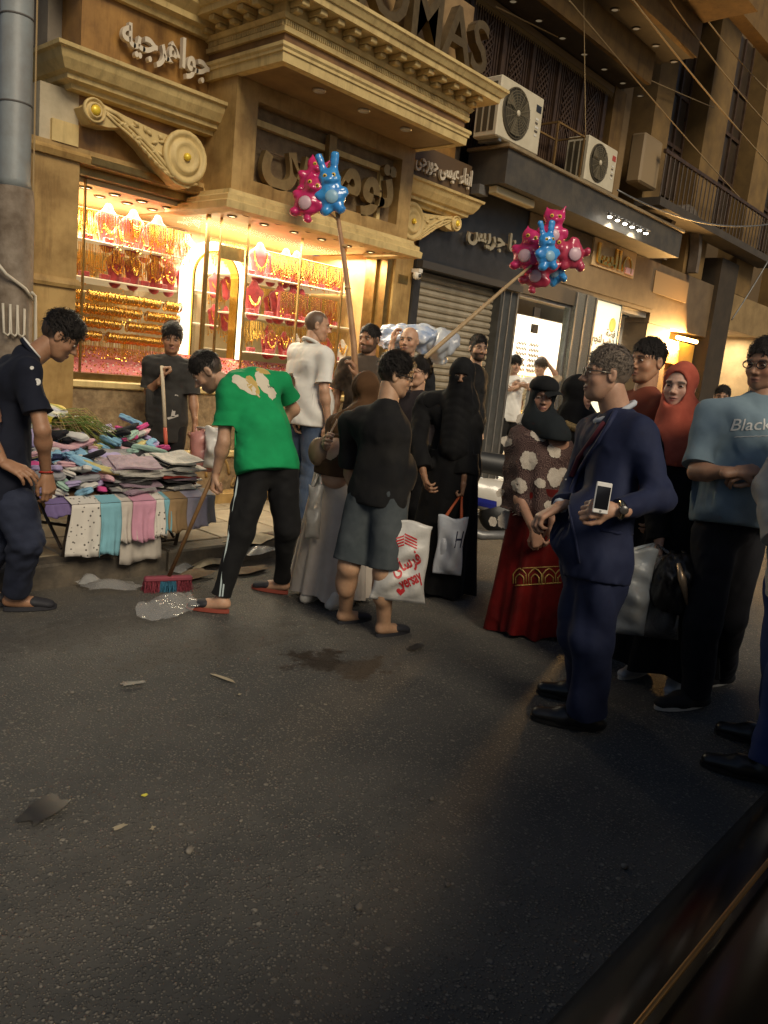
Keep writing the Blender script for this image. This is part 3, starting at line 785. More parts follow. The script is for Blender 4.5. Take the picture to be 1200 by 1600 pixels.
x = -3.0; km = None
kerb_o = tag(Mb().box(-12, 34, 4.62, 4.75, -.02, .10).obj('kerb', mat('kerb_bed', (.06, .05, .04), .9)), kind='structure')
while x < 16:
    if km is None: o = Mb().bbox((0, 0, 0), (.985, .19, .17), None, .014).obj('kerb_stone', KERB, kerb_o); km = o.data
    else: o = link('kerb_stone', km, kerb_o)
    o.location = (x+.5, 4.655+r_.uniform(-.006, .006), .068+r_.uniform(-.005, .004)); o.rotation_euler = (0, r_.uniform(-.004, .004), r_.uniform(-.006, .006)); x += 1.0

# ---------------------------------------------------------------- jewellery shop
YW, YB, YE = 6.05, 5.65, 5.06          # wing wall, sign bay, entablature front
XL, XR = 4.12, 6.33                    # bay
shop = thing('jewellery_shop', (5, 6.05, 0), 'ornate brown marble jewellery shop with scrolled brackets and cream cornices', 'shop building')
def part(mb, name, m, parent=shop, **k): return mb.obj(name, m, parent, **k)
# piers, walls
part(Mb().box(2.66, 3.03, YW, 7.2, .13, 2.80), 'corner_pier', MARB2)
part(Mb().sweep([(2.66, 7.2), (2.66, YW), (3.03, YW), (3.03, 6.3)], [(0, 1.88), (.022, 1.88), (.03, 1.905), (.022, 1.93), (.012, 1.95), (0, 1.95)]), 'pier_moulding', MARB2)
part(Mb().sweep([(2.66, 7.2), (2.66, YW), (4.12, YW)], [(0, 2.80), (.03, 2.80), (.045, 2.84), (.02, 2.87), (.02, 2.9), (0, 2.9)]), 'pier_moulding', MARB2)
part(Mb().box(2.72, 3.01, YW+.002, 7.0, 2.9, 3.28), 'pier_block', mat('pale_stone', (.52, .44, .3), .6, (.42, .35, .23), 8, .1, 50))
part(Mb().box(2.8, 3.0, YW-.03, YW+.2, 2.9, 3.05), 'pier_block', STONE)
part(Mb().box(3.01, XL, YW, 7.2, 2.9, 3.36), 'wall', MARB)
part(Mb().box(3.03, XL, 6.13, 7.2, 2.74, 2.8), 'window_head', BRONZE)
part(Mb().box(3.03, XL, YW+.003, 7.2, 2.80, 2.898), 'wall', MARB2)
part(Mb().box(3.01, XL, YW, 7.2, 3.36, 4.9), 'wall', MARB)
part(Mb().box(2.9, 3.008, 6.35, 7.2, 3.36, 4.9), 'wall', mat('grey_return', (.2, .17, .13), .7, (.14, .115, .09), 5, .1, 40))
part(Mb().box(2.6, 2.9, 6.75, 7.2, 3.3, 4.9), 'wall', mat('old_plaster', (.22, .16, .09), .85, (.15, .105, .06), 4, .3, 30))
corn = [(0, 3.27), (.10, 3.27), (.11, 3.30), (.16, 3.315), (.165, 3.345), (.20, 3.36), (.24, 3.42), (.26, 3.47), (.285, 3.48), (.29, 3.505), (0, 3.52)]
part(Mb().sweep([(3.0, 7.1), (3.0, YW), (XL, YW)], corn), 'cornice', STONE)
part(Mb().sweep([(6.33, YW), (7.45, YW), (7.45, 7.0)], corn), 'cornice', STONE)
part(Mb().sweep([(3.0, 7.0), (3.0, YW), (XL, YW)], [(0, 4.0), (.05, 4.0), (.07, 4.04), (.12, 4.06), (.13, 4.1), (.2, 4.16), (.22, 4.2), (0, 4.22)]), 'cornice', STONE)
# right wing
part(Mb().box(XR, 7.45, YW, 7.2, 2.74, 4.9), 'wall', MARB)
part(Mb().box(6.64, 6.93, YW, 7.2, .13, 2.738), 'corner_pier', MARB2)
part(Mb().box(6.70, 6.86, YW-.006, YW+.02, 2.46, 2.55), 'plaque', BRONZE)
part(Mb().box(6.54, 6.638, YW+.03, 6.4, .8, 2.738), 'window_jamb', BRONZE)
# bay: wall frame round the sunk sign, lower cornice, soffit
bay = Mb()
bay.box(XL, 4.34, YB, YB+.42, 2.83, 3.70).box(6.15, XR, YB, YB+.42, 2.83, 3.70)
bay.box(4.34, 6.15, YB, YB+.42, 2.83, 2.945).box(4.34, 6.15, YB, YB+.42, 3.565, 3.70)
part(bay, 'sign_bay', MARB2)
part(Mb().box(4.34, 6.15, YB+.12, YB+.2, 2.945, 3.565), 'sunk_panel', mat('sign_panel', (.24, .165, .085), .6, (.14, .09, .045), 10, .5, 60, detail=9))
part(Mb().box(4.345, 6.145, YB+.06, YB+.118, 3.40, 3.45), 'sign_rail', STONE)
part(Mb().box(5.93, 5.975, YB+.075, YB+.118, 2.95, 3.4), 'sign_post', STONE)
part(Mb().sweep([(XL, 6.42), (XL, YB), (XR, YB), (XR, 6.2)], [(-.05, 2.665), (.12, 2.665), (.125, 2.72), (.10, 2.735), (.10, 2.77), (.06, 2.79), (.05, 2.825), (-.05, 2.83)]), 'cornice', STONE)
SOFF = mat('soffit_marble', (.3, .19, .08), .4, (.2, .12, .05), 5, .05, 40)
part(Mb().box(XL+.03, XR-.03, YB+.04, 7.4, 2.70, 2.738), 'lower_soffit', mat('soffit_cream', (.6, .45, .22), .45, (.5, .36, .17), 5))
# entablature
part(Mb().box(XL+.012, XR+.008, YE+.045, 7.0, 3.702, 4.9), 'entablature_core', SOFF)
ent = [(XL+.01, 6.6), (XL+.01, YE+.05), (XR+.01, YE+.05), (XR+.01, 6.6)]
part(Mb().sweep(ent, [(-.03, 3.696), (.045, 3.696), (.05, 3.76), (.062, 3.765), (.062, 3.785), (.075, 3.80), (.075, 3.825), (-.03, 3.83)]), 'architrave', STONE)
part(Mb().sweep(ent, [(-.03, 3.83), (.02, 3.83), (.02, 3.905), (-.03, 3.905)]), 'frieze', DARKST)
part(Mb().sweep(ent, [(-.03, 3.905), (.05, 3.905), (.055, 3.94), (.035, 3.945), (.035, 3.985), (.06, 3.99), (.08, 4.02), (-.03, 4.02)]), 'bed_moulding', STONE)
part(Mb().sweep(ent, [(-.03, 4.02), (.055, 4.02), (.055, 4.10), (-.03, 4.10)]), 'modillion_band', STONE)
part(Mb().sweep(ent, [(-.03, 4.10), (.24, 4.10), (.245, 4.145), (.26, 4.15), (.285, 4.19), (.30, 4.2), (.30, 4.225), (-.03, 4.24)]), 'top_cornice', STONE)
den = Mb(); x = XL-.03
while x < XR+.04: den.box(x, x+.012, YE-.0, YE+.02, 3.947, 3.983); x += .0215
y = YE+.03
while y < 6.0: den.box(XL-.042, XL-.02, y, y+.012, 3.947, 3.983); y += .0215
tag(part(den, 'dentils', STONE), kind='stuff')
mod = Mb().box(-.035, .035, -.15, .0, .035, .078, bev=.006).box(-.03, .03, -.09, 0, .0, .034, bev=.008)
mm = None
for k in range(13):
    xx = XL+.02+k*(XR-XL-.02)/12
    if mm is None: o = part(mod, 'modillion', STONE); mm = o.data
    else: o = link('modillion', mm, shop)
    o.location = (xx, YE-.006, 4.022)
for k in range(1, 6):
    o = link('modillion', mm, shop); o.location = (XL-.046, YE+k*.18, 4.022); o.rotation_euler = (0, 0, -PI/2)
# recessed lamps under the entablature (unlit) and under the bay
RIM = mat('lamp_rim', (.55, .5, .42), .35, metal=.3); DIM = mat('lamp_off', (.62, .55, .42), .3)
def downlight(p, r, parent, rim, disc, name='downlight', drop=.012):
    o = Mb().lathe([(r, 0), (r*1.02, -drop*.6), (r*.92, -drop), (r*.8, -drop), (r*.78, -drop*.2), (r*.2, -drop*.2)], p, 18).obj(name, rim, parent, True)
    Mb().lathe([(r*.77, -drop*.45), (r*.05, -drop*.45-.001)], p, 14).obj('lens', disc, o); return o
for xx in (4.67, 5.2, 5.76): downlight((xx, 5.29, 3.70), .055, shop, RIM, DIM)
DKRIM = mat('dark_rim', (.10, .07, .035), .4)
for xx in (4.42, 4.78, 5.14, 5.5, 5.86, 6.2):
    for yy in (5.80, 6.02): downlight((xx, yy, 2.699), .045, shop, DKRIM, glow('shop_spot', (1, .78, .42), 5))
# scroll brackets
def corbel(cx, cz, flip, s=1.0, y0=5.88):
    c = part(Mb().prism([( -.02, .05), (.06, .11), (.3, .07), (.55, .04), (.8, .03), (.98, .03), (1.0, -.1), (.96, -.24), (.86, -.31), (.74, -.3), (.6, -.22), (.46, -.1), (.3, -.01), (.16, -.045), (.04, -.05)],
        (cx, y0, cz), (flip*s, 0, 0), (0, 0, s), (0, .19, 0)), 'corbel', STONE)
    def ring(u, w, rr, d):
        o = Mb().lathe([(rr, 0), (rr, -.02*s), (rr*.93, -.035*s), (rr*.82, -.03*s), (rr*.76, -.014*s), (rr*.66, -.014*s), (rr*.6, -.04*s), (rr*.5, -.045*s), (rr*.42, -.03*s), (rr*.3, -.03*s), (rr*.1, -.032*s)], (cx+flip*u*s, y0, cz+w*s), 22, (0, 1, 0)).obj('volute', STONE, c, True)
    ring(.045, .035, .085*s, 0); ring(.81, -.09, .2*s, 0)
    bs = Mb().lathe([(.036*s, 0), (.034*s, -.014), (.02*s, -.024), (.004, -.028)], (cx+flip*.045*s, y0-.03*s, cz+.035*s), 14, (0, 1, 0)).obj('gilt_boss', GOLDP, c, True)
    bs = Mb().lathe([(.03*s, 0), (.028*s, -.014), (.016*s, -.024), (.004, -.028)], (cx+flip*.81*s, y0-.04*s, cz-.09*s), 14, (0, 1, 0)).obj('gilt_boss', GOLDP, c, True)
    # ribs sweeping from scroll to scroll and acanthus leaves between
    for k, (dz, rr) in enumerate(((0, .016), (-.035, .012), (-.065, .011))):
        pts = [(.1+.02*k, .075+dz*.5), (.22, .062+dz), (.36, .0+dz), (.5, -.085+dz), (.64, -.185+dz*.9), (.78, -.262+dz*.25), (.9, -.262+dz*.2), (.97, -.2)]
        Mb().tube([(cx+flip*a*s, y0-.006, cz+b*s) for a, b in pts], rr*s, 6).obj('rib', STONE, c, True)
    rr_ = random.Random(5)
    for k in range(16):
        t = k/15; a = .26+.36*t+rr_.uniform(-.02, .02); b = .045-.02*t-rr_.random()*(.05+.13*t)
        ang = rr_.uniform(-1, 1); ln = .06
        mb = Mb()
        def leaf(u, v, a=a, b=b, ang=ang):
            w = math.sin(v*PI)*.02*(1-abs(u*2-1)**2*.2); lx = (v-.5)*ln; ly = (u-.5)*2*w
            return (cx+flip*(a+lx*math.cos(ang)-ly*math.sin(ang))*s, y0-.004-.02*math.sin(v*PI)*(1-(2*u-1)**2), cz+(b+lx*math.sin(ang)+ly*math.cos(ang))*s)
        mb.grid(leaf, 5, 6).obj('acanthus_leaf', STONE, c, True)
    for k in range(13):
        t = k/12; a = .3+.6*t; b = -.03-.30*math.sin(min(1, t*1.1)*PI/2)+.03*t; ang = -1.0+1.2*t
        mb = Mb()
        def leaf(u, v, a=a, b=b, ang=ang):
            w = math.sin(v*PI)**.7*.016; lx = (v-.3)*.07; ly = (u-.5)*2*w
            return (cx+flip*(a+lx*math.cos(ang)-ly*math.sin(ang))*s, y0-.004-.022*math.sin(v*PI)*(1-(2*u-1)**2), cz+(b+.03+lx*math.sin(ang)+ly*math.cos(ang))*s)
        mb.grid(leaf, 5, 6).obj('acanthus_leaf', STONE, c, True)
    return c
GOLDP = mat('gilt_paint', (.85, .6, .05), .4, metal=.2)
corbel(2.99, 3.11, 1, 1.02); corbel(7.42, 3.17, -1, .98)
# signs
CREAMP = mat('cream_letters', (.62, .54, .42), .5); BACK = mat('letter_edge', (.16, .10, .05), .6)
def sign(name, text, x0, x1, z0, z1, y, m, bold, dep, parent=shop, label=None):
    holder = Mb().box(x0+.02, x1-.02, y+.0, y+.012, (z0+z1)/2-.006, (z0+z1)/2+.006).obj(name, BACK, parent)
    ls = lettering(text, (x0, y, z0), (1, 0, 0), (0, 0, 1), (0, -1, 0), 1, dep, m, holder, bold, width=x1-x0, height=z1-z0)
    return holder
sign('jewellers_sign', 'ﻪﻴﺟﺮﻫﺍﻮﺟ', 3.28, 4.06, 3.63, 3.92, YW-.05, CREAMP, .022, .045)
SIGNB = mat('bronze_letters', (.25, .165, .06), .35, (.17, .11, .04), 14, metal=.6)
SIGNF = mat('letter_face', (.33, .22, .09), .4, (.24, .155, .06), 12, metal=.4)
sign('name_sign', 'ﺱﺎﻣﻮﺗ', 4.42, 6.08, 2.93, 3.53, YB+.06, SIGNF, .035, .06)
part(Mb().box(6.45, 7.56, 5.87, YW-.002, 3.54, 3.86), 'sign_board', mat('sign_brown', (.1, .06, .03), .5))
sign('family_sign', 'ﻰﺟﺭﻮﺟ ﻰﺴﻴﻋ ﺀﺎﻨﺑﺍ', 6.55, 7.53, 3.58, 3.80, 5.855, CREAMP, .02, .03)
hold = part(Mb().box(3.95, 6.35, 4.94, 4.96, 4.245, 4.262), 'roof_sign', BRONZE)
SILV = mat('brushed_letters', (.17, .115, .05), .4, (.12, .08, .035), 20, metal=.5)
lettering('THOMAS', (3.98, 4.98, 4.265), (1, 0, 0), (0, 0, 1), (0, -1, 0), 1, .09, SILV, hold, .012, width=2.36, height=.44)
for k in range(14): part(Mb().tube([(4.0+k*.18, 4.96, 4.23), (4.0+k*.18, 4.96, 4.3)], .008, 5), 'letter_pin', BRONZE, hold)

# shop window: bronze frame, panes, plinth, sill
GY = 6.22
part(Mb().box(3.03, 6.64, YW+.02, 6.5, 1.13, 1.19, bev=.01), 'window_sill', STONE)
part(Mb().box(3.035, 6.635, YW+.08, 6.5, 1.192, 1.245), 'window_base', BRONZE)
part(Mb().box(3.03, 6.64, YW+.05, 6.5, .62, 1.128), 'plinth_wall', ROUGHST)
part(Mb().box(3.03, 6.64, YW+.02, 6.45, .55, .615, bev=.012), 'plinth_band', STONE)
part(Mb().box(3.03, 6.64, YW+.05, 6.45, .13, .548), 'plinth_panel', ROUGHST)
car = Mb(); rr_ = random.Random(9)
for k in range(26):
    x0 = 3.15+k*.13
    car.tube([(x0+.05*math.cos(t), YW+.045, .36+.15*math.sin(t*.5+rr_.random()*.2)*(1 if k % 2 else -1)+.02*t) for t in np.linspace(0, 4.5, 9)], .014, 5)
tag(part(car, 'carved_scrolls', MARB2, smooth=True), kind='stuff')
part(Mb().box(2.9, 7.0, 5.86, 6.04, .13, .25, bev=.008), 'door_step', MARB2)
for xx, w in ((3.035, .03), (3.16, .012), (4.30, .035), (4.45, .014), (4.76, .014), (5.42, .014), (6.02, .014), (6.50, .035)):
    part(Mb().box(xx, xx+w, GY-.012, GY+.012, 1.246, 2.70 if xx > 4.1 else 2.735), 'mullion', BRONZE)
xs = [3.066, 3.172, 4.336, 4.464, 4.774, 5.434, 6.034, 6.50]
xe = [3.159, 4.299, 4.449, 4.759, 5.419, 6.019, 6.499, 6.5]
for a, b in zip(xs[:-1], xe[:-1]): part(Mb().box(a, b, GY-.003, GY+.003, 1.246, 2.695), 'window_pane', GLASS)
part(Mb().box(3.10, 4.1, YW-.045, YW+.06, 2.81, 2.86), 'window_awning', BRONZE)
# display room behind the glass
part(Mb().box(3.03, 6.64, 7.30, 7.4, 1.19, 2.74), 'display_back', CREAM)
part(Mb().box(2.98, 3.029, 6.24, 7.3, 1.19, 2.74), 'display_side', CREAM)
part(Mb().box(6.56, 6.637, 6.41, 7.3, 1.246, 2.735), 'display_side', mat('side_wood', (.55, .36, .15), .4, (.45, .28, .11), 6))
part(Mb().box(3.03, 6.64, 6.5, 7.3, 1.15, 1.2), 'display_floor', CREAM)
part(Mb().box(3.031, 4.12, 6.231, 7.3, 2.702, 2.738), 'display_ceiling', mat('display_ceiling', (.75, .62, .38), .5))
for xx in (3.25, 3.5, 3.75, 4.0):
    for yy in (6.38, 6.62): downlight((xx, yy, 2.70), .05, shop, DKRIM, glow('shop_spot', (1, .78, .42), 5))
def area(name, loc, size, sy, e, col, parent, rot=(0, 0, 0)):
    l = bpy.data.lights.new(name, 'AREA'); l.shape = 'RECTANGLE'; l.size = size; l.size_y = sy; l.energy = e; l.color = col
    o = bpy.data.objects.new(name, l); COL.objects.link(o); adopt(o, parent); o.location = loc; o.rotation_euler = rot; return o
WARM = (1.0, .89, .64)
SHOPE = 78
area('display_lamp', (3.65, 6.7, 2.69), 1.0, .5, SHOPE*.9, WARM, shop); area('display_lamp', (5.5, 6.72, 2.69), 2.0, .5, SHOPE*1.7, WARM, shop)
area('bay_lamp', (5.25, 5.93, 2.685), 1.9, .3, SHOPE*.5, WARM, shop)
# lit arch niche
an = part(Mb(), 'arch_niche', CREAM) if False else None
def arch_strip(cx, zb, r0, r1, y0, y1, h0):
    pts = []
    for rr in (r0, r1):
        o = [(cx-rr, zb)] + [(cx+rr*math.cos(t), zb+h0+rr*math.sin(t)) for t in np.linspace(PI, 0, 19)] + [(cx+rr, zb)]
        pts.append(o)
    mb = Mb(); n = len(pts[0])
    for y in (y0, y1):
        for o in pts: mb.v += [(a, y, b) for a, b in o]
    f = []
    for i in range(n-1):
        f += [(i, i+1, n+i+1, n+i), (2*n+i, 3*n+i, 3*n+i+1, 2*n+i+1), (i, 2*n+i, 2*n+i+1, i+1), (n+i, n+i+1, 3*n+i+1, 3*n+i)]
    mb.f = f; mb.mi = [0]*len(f); return mb
part(arch_strip(4.72, 1.46, .27, .345, 6.62, 6.72, .74), 'niche_arch', glow('niche_light', (1, .9, .66), 3))
part(arch_strip(4.72, 1.46, .25, .268, 6.6, 6.72, .74), 'niche_trim', GOLD)
part(Mb().lathe([(.2, 0), (.2, .02), (.17, .03), (.02, .03)], (4.66, 7.28, 2.55), 24, (0, -1, 0)), 'medallion', mat('medallion', (.55, .42, .32), .4, (.4, .28, .2), 6))
part(Mb().box(4.5, 4.78, 6.28, 6.29, 2.36, 2.48), 'hanging_plate', BRONZE)
SHELF = mat('shelf_edge', (.8, .72, .55), .25, emit=(1, .85, .5), estr=.25)
for (x0, x1, z, y0) in ((3.05, 4.28, 2.33, 6.55), (3.05, 4.28, 2.03, 6.6), (4.42, 4.98, 2.10, 6.95), (4.42, 4.98, 1.78, 6.9), (5.05, 6.54, 2.31, 6.6), (5.05, 6.54, 1.93, 6.55), (5.05, 6.54, 1.55, 6.5)):
    part(Mb().box(x0, x1, y0, 7.29, z-.012, z, bev=.003), 'shelf', SHELF)
RAILS = [2.56, 1.90, 1.79, 1.68, 1.57]
for z in RAILS: part(Mb().tube([(3.1, 6.50, z), (4.26, 6.50, z)], .0045, 6), 'display_rail', BRONZE)
part(Mb().box(4.285, 4.299, 6.3, 7.29, 1.25, 2.7), 'glass_divider', GLASS)
# security camera
camr = part(Mb().box(6.9, 6.96, YW-.12, YW-.008, 2.60, 2.64), 'security_camera', WHITE)
Mb().lathe([(.045, 0), (.05, -.03), (.042, -.06), (.02, -.075)], (6.93, YW-.07, 2.60), 16).obj('dome', WHITE, camr, True)
Mb().lathe([(.022, 0), (.02, .012), (.004, .014)], (6.925, YW-.115, 2.565), 12, (-.4, -1, 0)).obj('lens', BLACK, camr, True)
# ---------------------------------------------------------------- shuttered shop next door
shut = thing('shuttered_shop', (7.9, 6.05, 0), 'closed shop with pale roller shutter under a black fascia', 'shop building')
SHUT = mat('shutter_steel', (.42, .36, .26), .5, (.32, .27, .19), 7, .12, 60, metal=.25)
part(Mb().box(6.94, 7.05, YW-.03, 6.6, .13, 2.64), 'dark_post', BLACK, shut)
part(Mb().box(8.62, 9.04, YW-.05, 6.6, .13, 2.66), 'dark_post', mat('dark_grey_post', (.045, .045, .042), .45, (.07, .07, .065), 9), shut)
for a in (8.66, 8.82, 8.98): part(Mb().box(a, a+.02, YW-.065, YW-.051, .14, 2.65), 'post_edge', GREYM, shut)
rs = part(Mb().box(7.05, 8.62, YW+.09, YW+.14, .13, 2.65), 'roller_shutter', SHUT, shut)
sm = None
for k in range(31):
    z = .15+k*.08
    if sm is None:
        mb = Mb(); prof = [(.0, .0), (-.022, .012), (-.03, .038), (-.022, .064), (.0, .076)]
        mb.prism([(b, a) for a, b in prof], (7.05, 0, 0), (0, 0, 1), (0, 1, 0), (1.57, 0, 0))
        o = part(mb, 'slat', SHUT, rs); sm = o.data
    else: o = link('slat', sm, rs)
    o.location = (0, YW+.088, z)
part(Mb().box(7.05, 8.62, YW+.0, YW+.12, .13, .2), 'shutter_bar', GREYM, shut)
part(Mb().box(6.94, 9.04, YW-.04, 6.6, 2.66, 3.68), 'fascia', BLACK, shut)
part(Mb().box(6.95, 9.0, YW-.12, YW-.042, 2.66, 2.74), 'shutter_box', mat('box_dark', (.05, .045, .04), .5), shut)
hold = sign('shop_sign', 'ﺲﻳﺮﺟ ﺎﻨ', 7.72, 8.78, 3.05, 3.33, YW-.08, mat('steel_letters', (.5, .42, .28), .35, metal=.5), .03, .03, shut)
# dark ledge that carries the air conditioners
part(Mb().box(7.70, 12.6, 5.5, 6.05, 3.69, 4.06), 'ledge', mat('ledge_dark', (.05, .045, .038), .6, (.09, .075, .055), 5, .2, 30), shut)
part(Mb().box(7.66, 12.6, 5.46, 6.06, 4.062, 4.10, bev=.006), 'ledge_cap', mat('ledge_cap', (.3, .22, .12), .6, (.2, .145, .08), 8), shut)
lb = part(Mb().box(7.74, 8.55, 5.62, 5.74, 3.60, 3.685, bev=.01), 'strip_light', mat('tube_shell', (.6, .5, .3), .4), shut)
part(Mb().box(7.62, 7.8, 5.78, 5.9, 3.58, 3.685), 'ledge_bracket', GREYM, shut)
# upper storey: slatted screen, soffits and beams
upper = thing('upper_storey', (9, 6.05, 4.1), 'dark slatted timber screen below spot-lit soffits above the shops', 'facade')
part(Mb().box(7.46, 10.75, 6.10, 6.2, 4.10, 5.72), 'screen_back', mat('screen_back', (.03, .018, .01), .8), upper)
sm = None
for k in range(64):
    xx = 7.48+k*.051
    if sm is None: o = part(Mb().box(0, .028, 0, .03, 0, 1.5), 'slat', WOOD, upper); sm = o.data
    else: o = link('slat', sm, upper)
    o.location = (xx, 6.065, 4.12)
sm = None
for k in range(5):
    for j in range(7):
        for s in (-1, 1):
            xx = 7.8+k*.62; zz = 4.9+j*.085
            if sm is None: o = part(Mb().box(-.17, .17, 0, .012, -.009, .009), 'lattice_bar', WOOD, upper); sm = o.data
            else: o = link('lattice_bar', sm, upper)
            o.location = (xx+s*.02, 6.045+.006*s, zz); o.rotation_euler = (0, s*R(48), 0)
for k in range(6): part(Mb().box(7.47+k*.62, 7.53+k*.62, 6.03, 6.064, 4.11, 5.7), 'screen_post', WOOD, upper)
part(Mb().box(7.46, 10.75, 6.0, 6.06, 5.62, 5.7), 'screen_rail', mat('screen_rail', (.16, .1, .045), .6), upper)
fr = Mb()
for k in range(150): fr.box(7.48+k*.0218, 7.488+k*.0218, 6.005, 6.012, 5.54+.03*(k % 2), 5.618)
tag(part(fr, 'fringe', mat('fringe', (.25, .16, .06), .7), upper), kind='stuff')
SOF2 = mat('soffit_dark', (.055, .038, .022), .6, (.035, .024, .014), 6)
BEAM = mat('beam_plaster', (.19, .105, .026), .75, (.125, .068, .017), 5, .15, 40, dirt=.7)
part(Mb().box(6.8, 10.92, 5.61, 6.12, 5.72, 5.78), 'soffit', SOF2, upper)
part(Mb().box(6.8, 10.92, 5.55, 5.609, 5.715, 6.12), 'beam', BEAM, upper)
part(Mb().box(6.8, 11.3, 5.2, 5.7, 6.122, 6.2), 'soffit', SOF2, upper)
part(Mb().box(6.8, 11.3, 5.12, 5.199, 6.115, 6.9), 'beam', BEAM, upper)
part(Mb().box(6.8, 11.3, 4.4, 5.118, 6.55, 6.62), 'soffit', BEAM, upper)
SPOT2 = mat('faint_spot', (.2, .15, .09), .5, emit=(1, .8, .5), estr=.12)
for k in range(8): downlight((7.4+k*.55, 5.86, 5.719), .05, upper, DKRIM, SPOT2)
for k in range(5): downlight((8.9+k*.6, 5.45, 6.121), .055, upper, DKRIM, SPOT2)
part(Mb().box(10.78, 11.12, 6.0, 6.5, 4.10, 5.72), 'pilaster', BEAM, upper)
part(Mb().box(11.12, 11.4, 6.06, 6.5, 4.10, 6.1), 'pilaster', mat('beam_shade_brown', (.25, .16, .07), .8, (.19, .12, .05), 5), upper)

# ---------------------------------------------------------------- bright gold shop with glass door
gs = thing('lit_gold_shop', (10.9, 6.05, 0), 'brightly lit shop with glass door and brown fascia beyond the shutter', 'shop building')
FASC = mat('fascia_brown', (.17, .115, .06), .55, (.12, .08, .042), 4, .1, 30)
part(Mb().box(9.042, 13.05, YW-.06, 6.5, 2.94, 3.68), 'fascia', FASC, gs)
part(Mb().box(9.042, 11.0, YW-.04, 6.5, 2.68, 2.938), 'fascia_panel', mat('fascia_low', (.1, .075, .05), .5), gs)
part(Mb().box(11.0, 13.05, YW-.04, 6.5, 2.88, 2.938), 'fascia_panel', FASC, gs)
part(Mb().box(13.05, 15.9, YW-.02, 6.5, 2.72, 3.69), 'fascia', FASC, gs)
part(Mb().box(10.48, 11.1, YW-.05, 6.16, .13, 2.878), 'post', mat('mosaic_post', (.28, .26, .22), .35, (.12, .11, .09), 60, .3, 90, metal=.3), gs)
for a in (10.48, 10.76, 11.06): part(Mb().box(a, a+.04, YW-.075, YW-.051, .13, 2.87), 'post_trim', GREYM, gs)
part(Mb().box(9.04, 14.6, 7.9, 8.0, .15, 2.9), 'back_wall', WHITE, gs)
part(Mb().box(8.98, 9.04, 6.4, 7.9, .15, 2.9), 'side_wall', mat('mint_wall', (.62, .72, .66), .5), gs)
part(Mb().box(14.0, 14.06, 6.6, 7.9, .15, 2.9), 'side_wall', mat('orange_wall', (.7, .36, .12), .5, (.6, .28, .08), 3), gs)
part(Mb().box(9.04, 14.0, 6.1, 7.9, 2.80, 2.88), 'shop_ceiling', WHITE, gs)
part(Mb().box(9.04, 14.0, 6.0, 7.9, .13, .17), 'shop_floor', WHITE, gs)
COOL = (1, .95, .82)
area('ceiling_lamp', (11.9, 7.1, 2.78), 4.2, 1.0, 260, COOL, gs)
part(Mb().box(10.2, 11.4, 6.9, 7.2, 2.77, 2.797), 'ceiling_light', glow('cool_panel', (1, .96, .86), 10), gs)
part(Mb().box(9.06, 9.09, YW, YW+.04, .17, 2.67), 'door_frame', GREYM, gs); part(Mb().box(10.44, 10.475, YW, YW+.04, .17, 2.67), 'door_frame', GREYM, gs)
part(Mb().box(9.09, 10.44, YW, YW+.04, 2.64, 2.676), 'door_frame', GREYM, gs)
dr = part(Mb().box(9.58, 10.43, YW+.015, YW+.025, .2, 2.62), 'glass_door', GLASS, gs)
part(Mb().box(9.60, 9.635, YW-.03, YW+.01, .9, 1.5), 'door_handle', GREYM, dr)
for z in (2.42, 2.2): part(Mb().box(9.5, 9.66, YW-.01, YW+.012, z, z+.12), 'door_clamp', BLACK, dr)
# calligraphy board and shelves of gold in the shop
bd = part(Mb().box(11.85, 12.75, 7.86, 7.898, 1.65, 2.6), 'wall_board', WHITE, gs)
INK = mat('sign_ink', (.12, .09, .06), .6)
sq = Mb()
for r0 in range(6):
    for c0 in range(2):
        x0 = 11.93+c0*.41; z0 = 1.75+r0*.09; pts = [(x0+.33*t, 7.852, z0+.025*math.sin(t*23+r0*2+c0)) for t in np.linspace(0, 1, 16)]
        sq.tube(pts, .012, 4)
tag(part(sq, 'calligraphy', INK, bd), kind='stuff')
for z in (.9, 1.2, 1.5):
    part(Mb().box(11.3, 13.6, 7.6, 7.89, z-.015, z), 'wall_shelf', mat('gold_shelf', (.75, .5, .16), .4), gs)
jr = random.Random(4); gb = Mb()
for k in range(90):
    z = jr.choice((.9, 1.2, 1.5)); x0 = jr.uniform(11.4, 13.5); h = jr.uniform(.04, .16)
    gb.lathe([(.02, 0), (.035, h*.3), (.03, h*.7), (.012, h)], (x0, jr.uniform(7.62, 7.8), z), 6)
tag(part(gb, 'gold_pieces', GOLD, gs), kind='stuff')
# display window to the right of the post, with printed panel
part(Mb().box(11.25, 13.0, 6.45, 6.49, .7, 2.88), 'display_back', WHITE, gs); part(Mb().box(11.1, 13.0, YW, 6.44, .13, .7), 'display_base', FASC, gs)
pn = part(Mb().box(11.16, 12.05, YW+.02, YW+.03, 1.1, 2.86), 'print_panel', mat('print_panel', (.62, .64, .52), .5, emit=(.9, .85, .6), estr=.9), gs)
part(Mb().box(11.5, 12.04, YW+.012, YW+.019, 1.7, 2.1), 'yellow_band', mat('yellow_print', (.85, .65, .08), .5), pn)
part(Mb().lathe([(.11, 0), (.1, .003), (.03, .003)], (11.85, YW+.019, 2.55), 18, (0, -1, 0)), 'yellow_medal', mat('yellow_print', (.85, .65, .08), .5), pn)
lettering('ﻢﺠﻨﻟ ﺐﻫﺫ', (11.25, YW+.018, 2.18), (1, 0, 0), (0, 0, 1), (0, -1, 0), 1, .004, INK, pn, .03, width=.72, height=.2)
lettering('ﺔﻀﻓ', (11.68, YW+.018, 2.36), (1, 0, 0), (0, 0, 1), (0, -1, 0), 1, .004, INK, pn, .02, width=.3, height=.12)
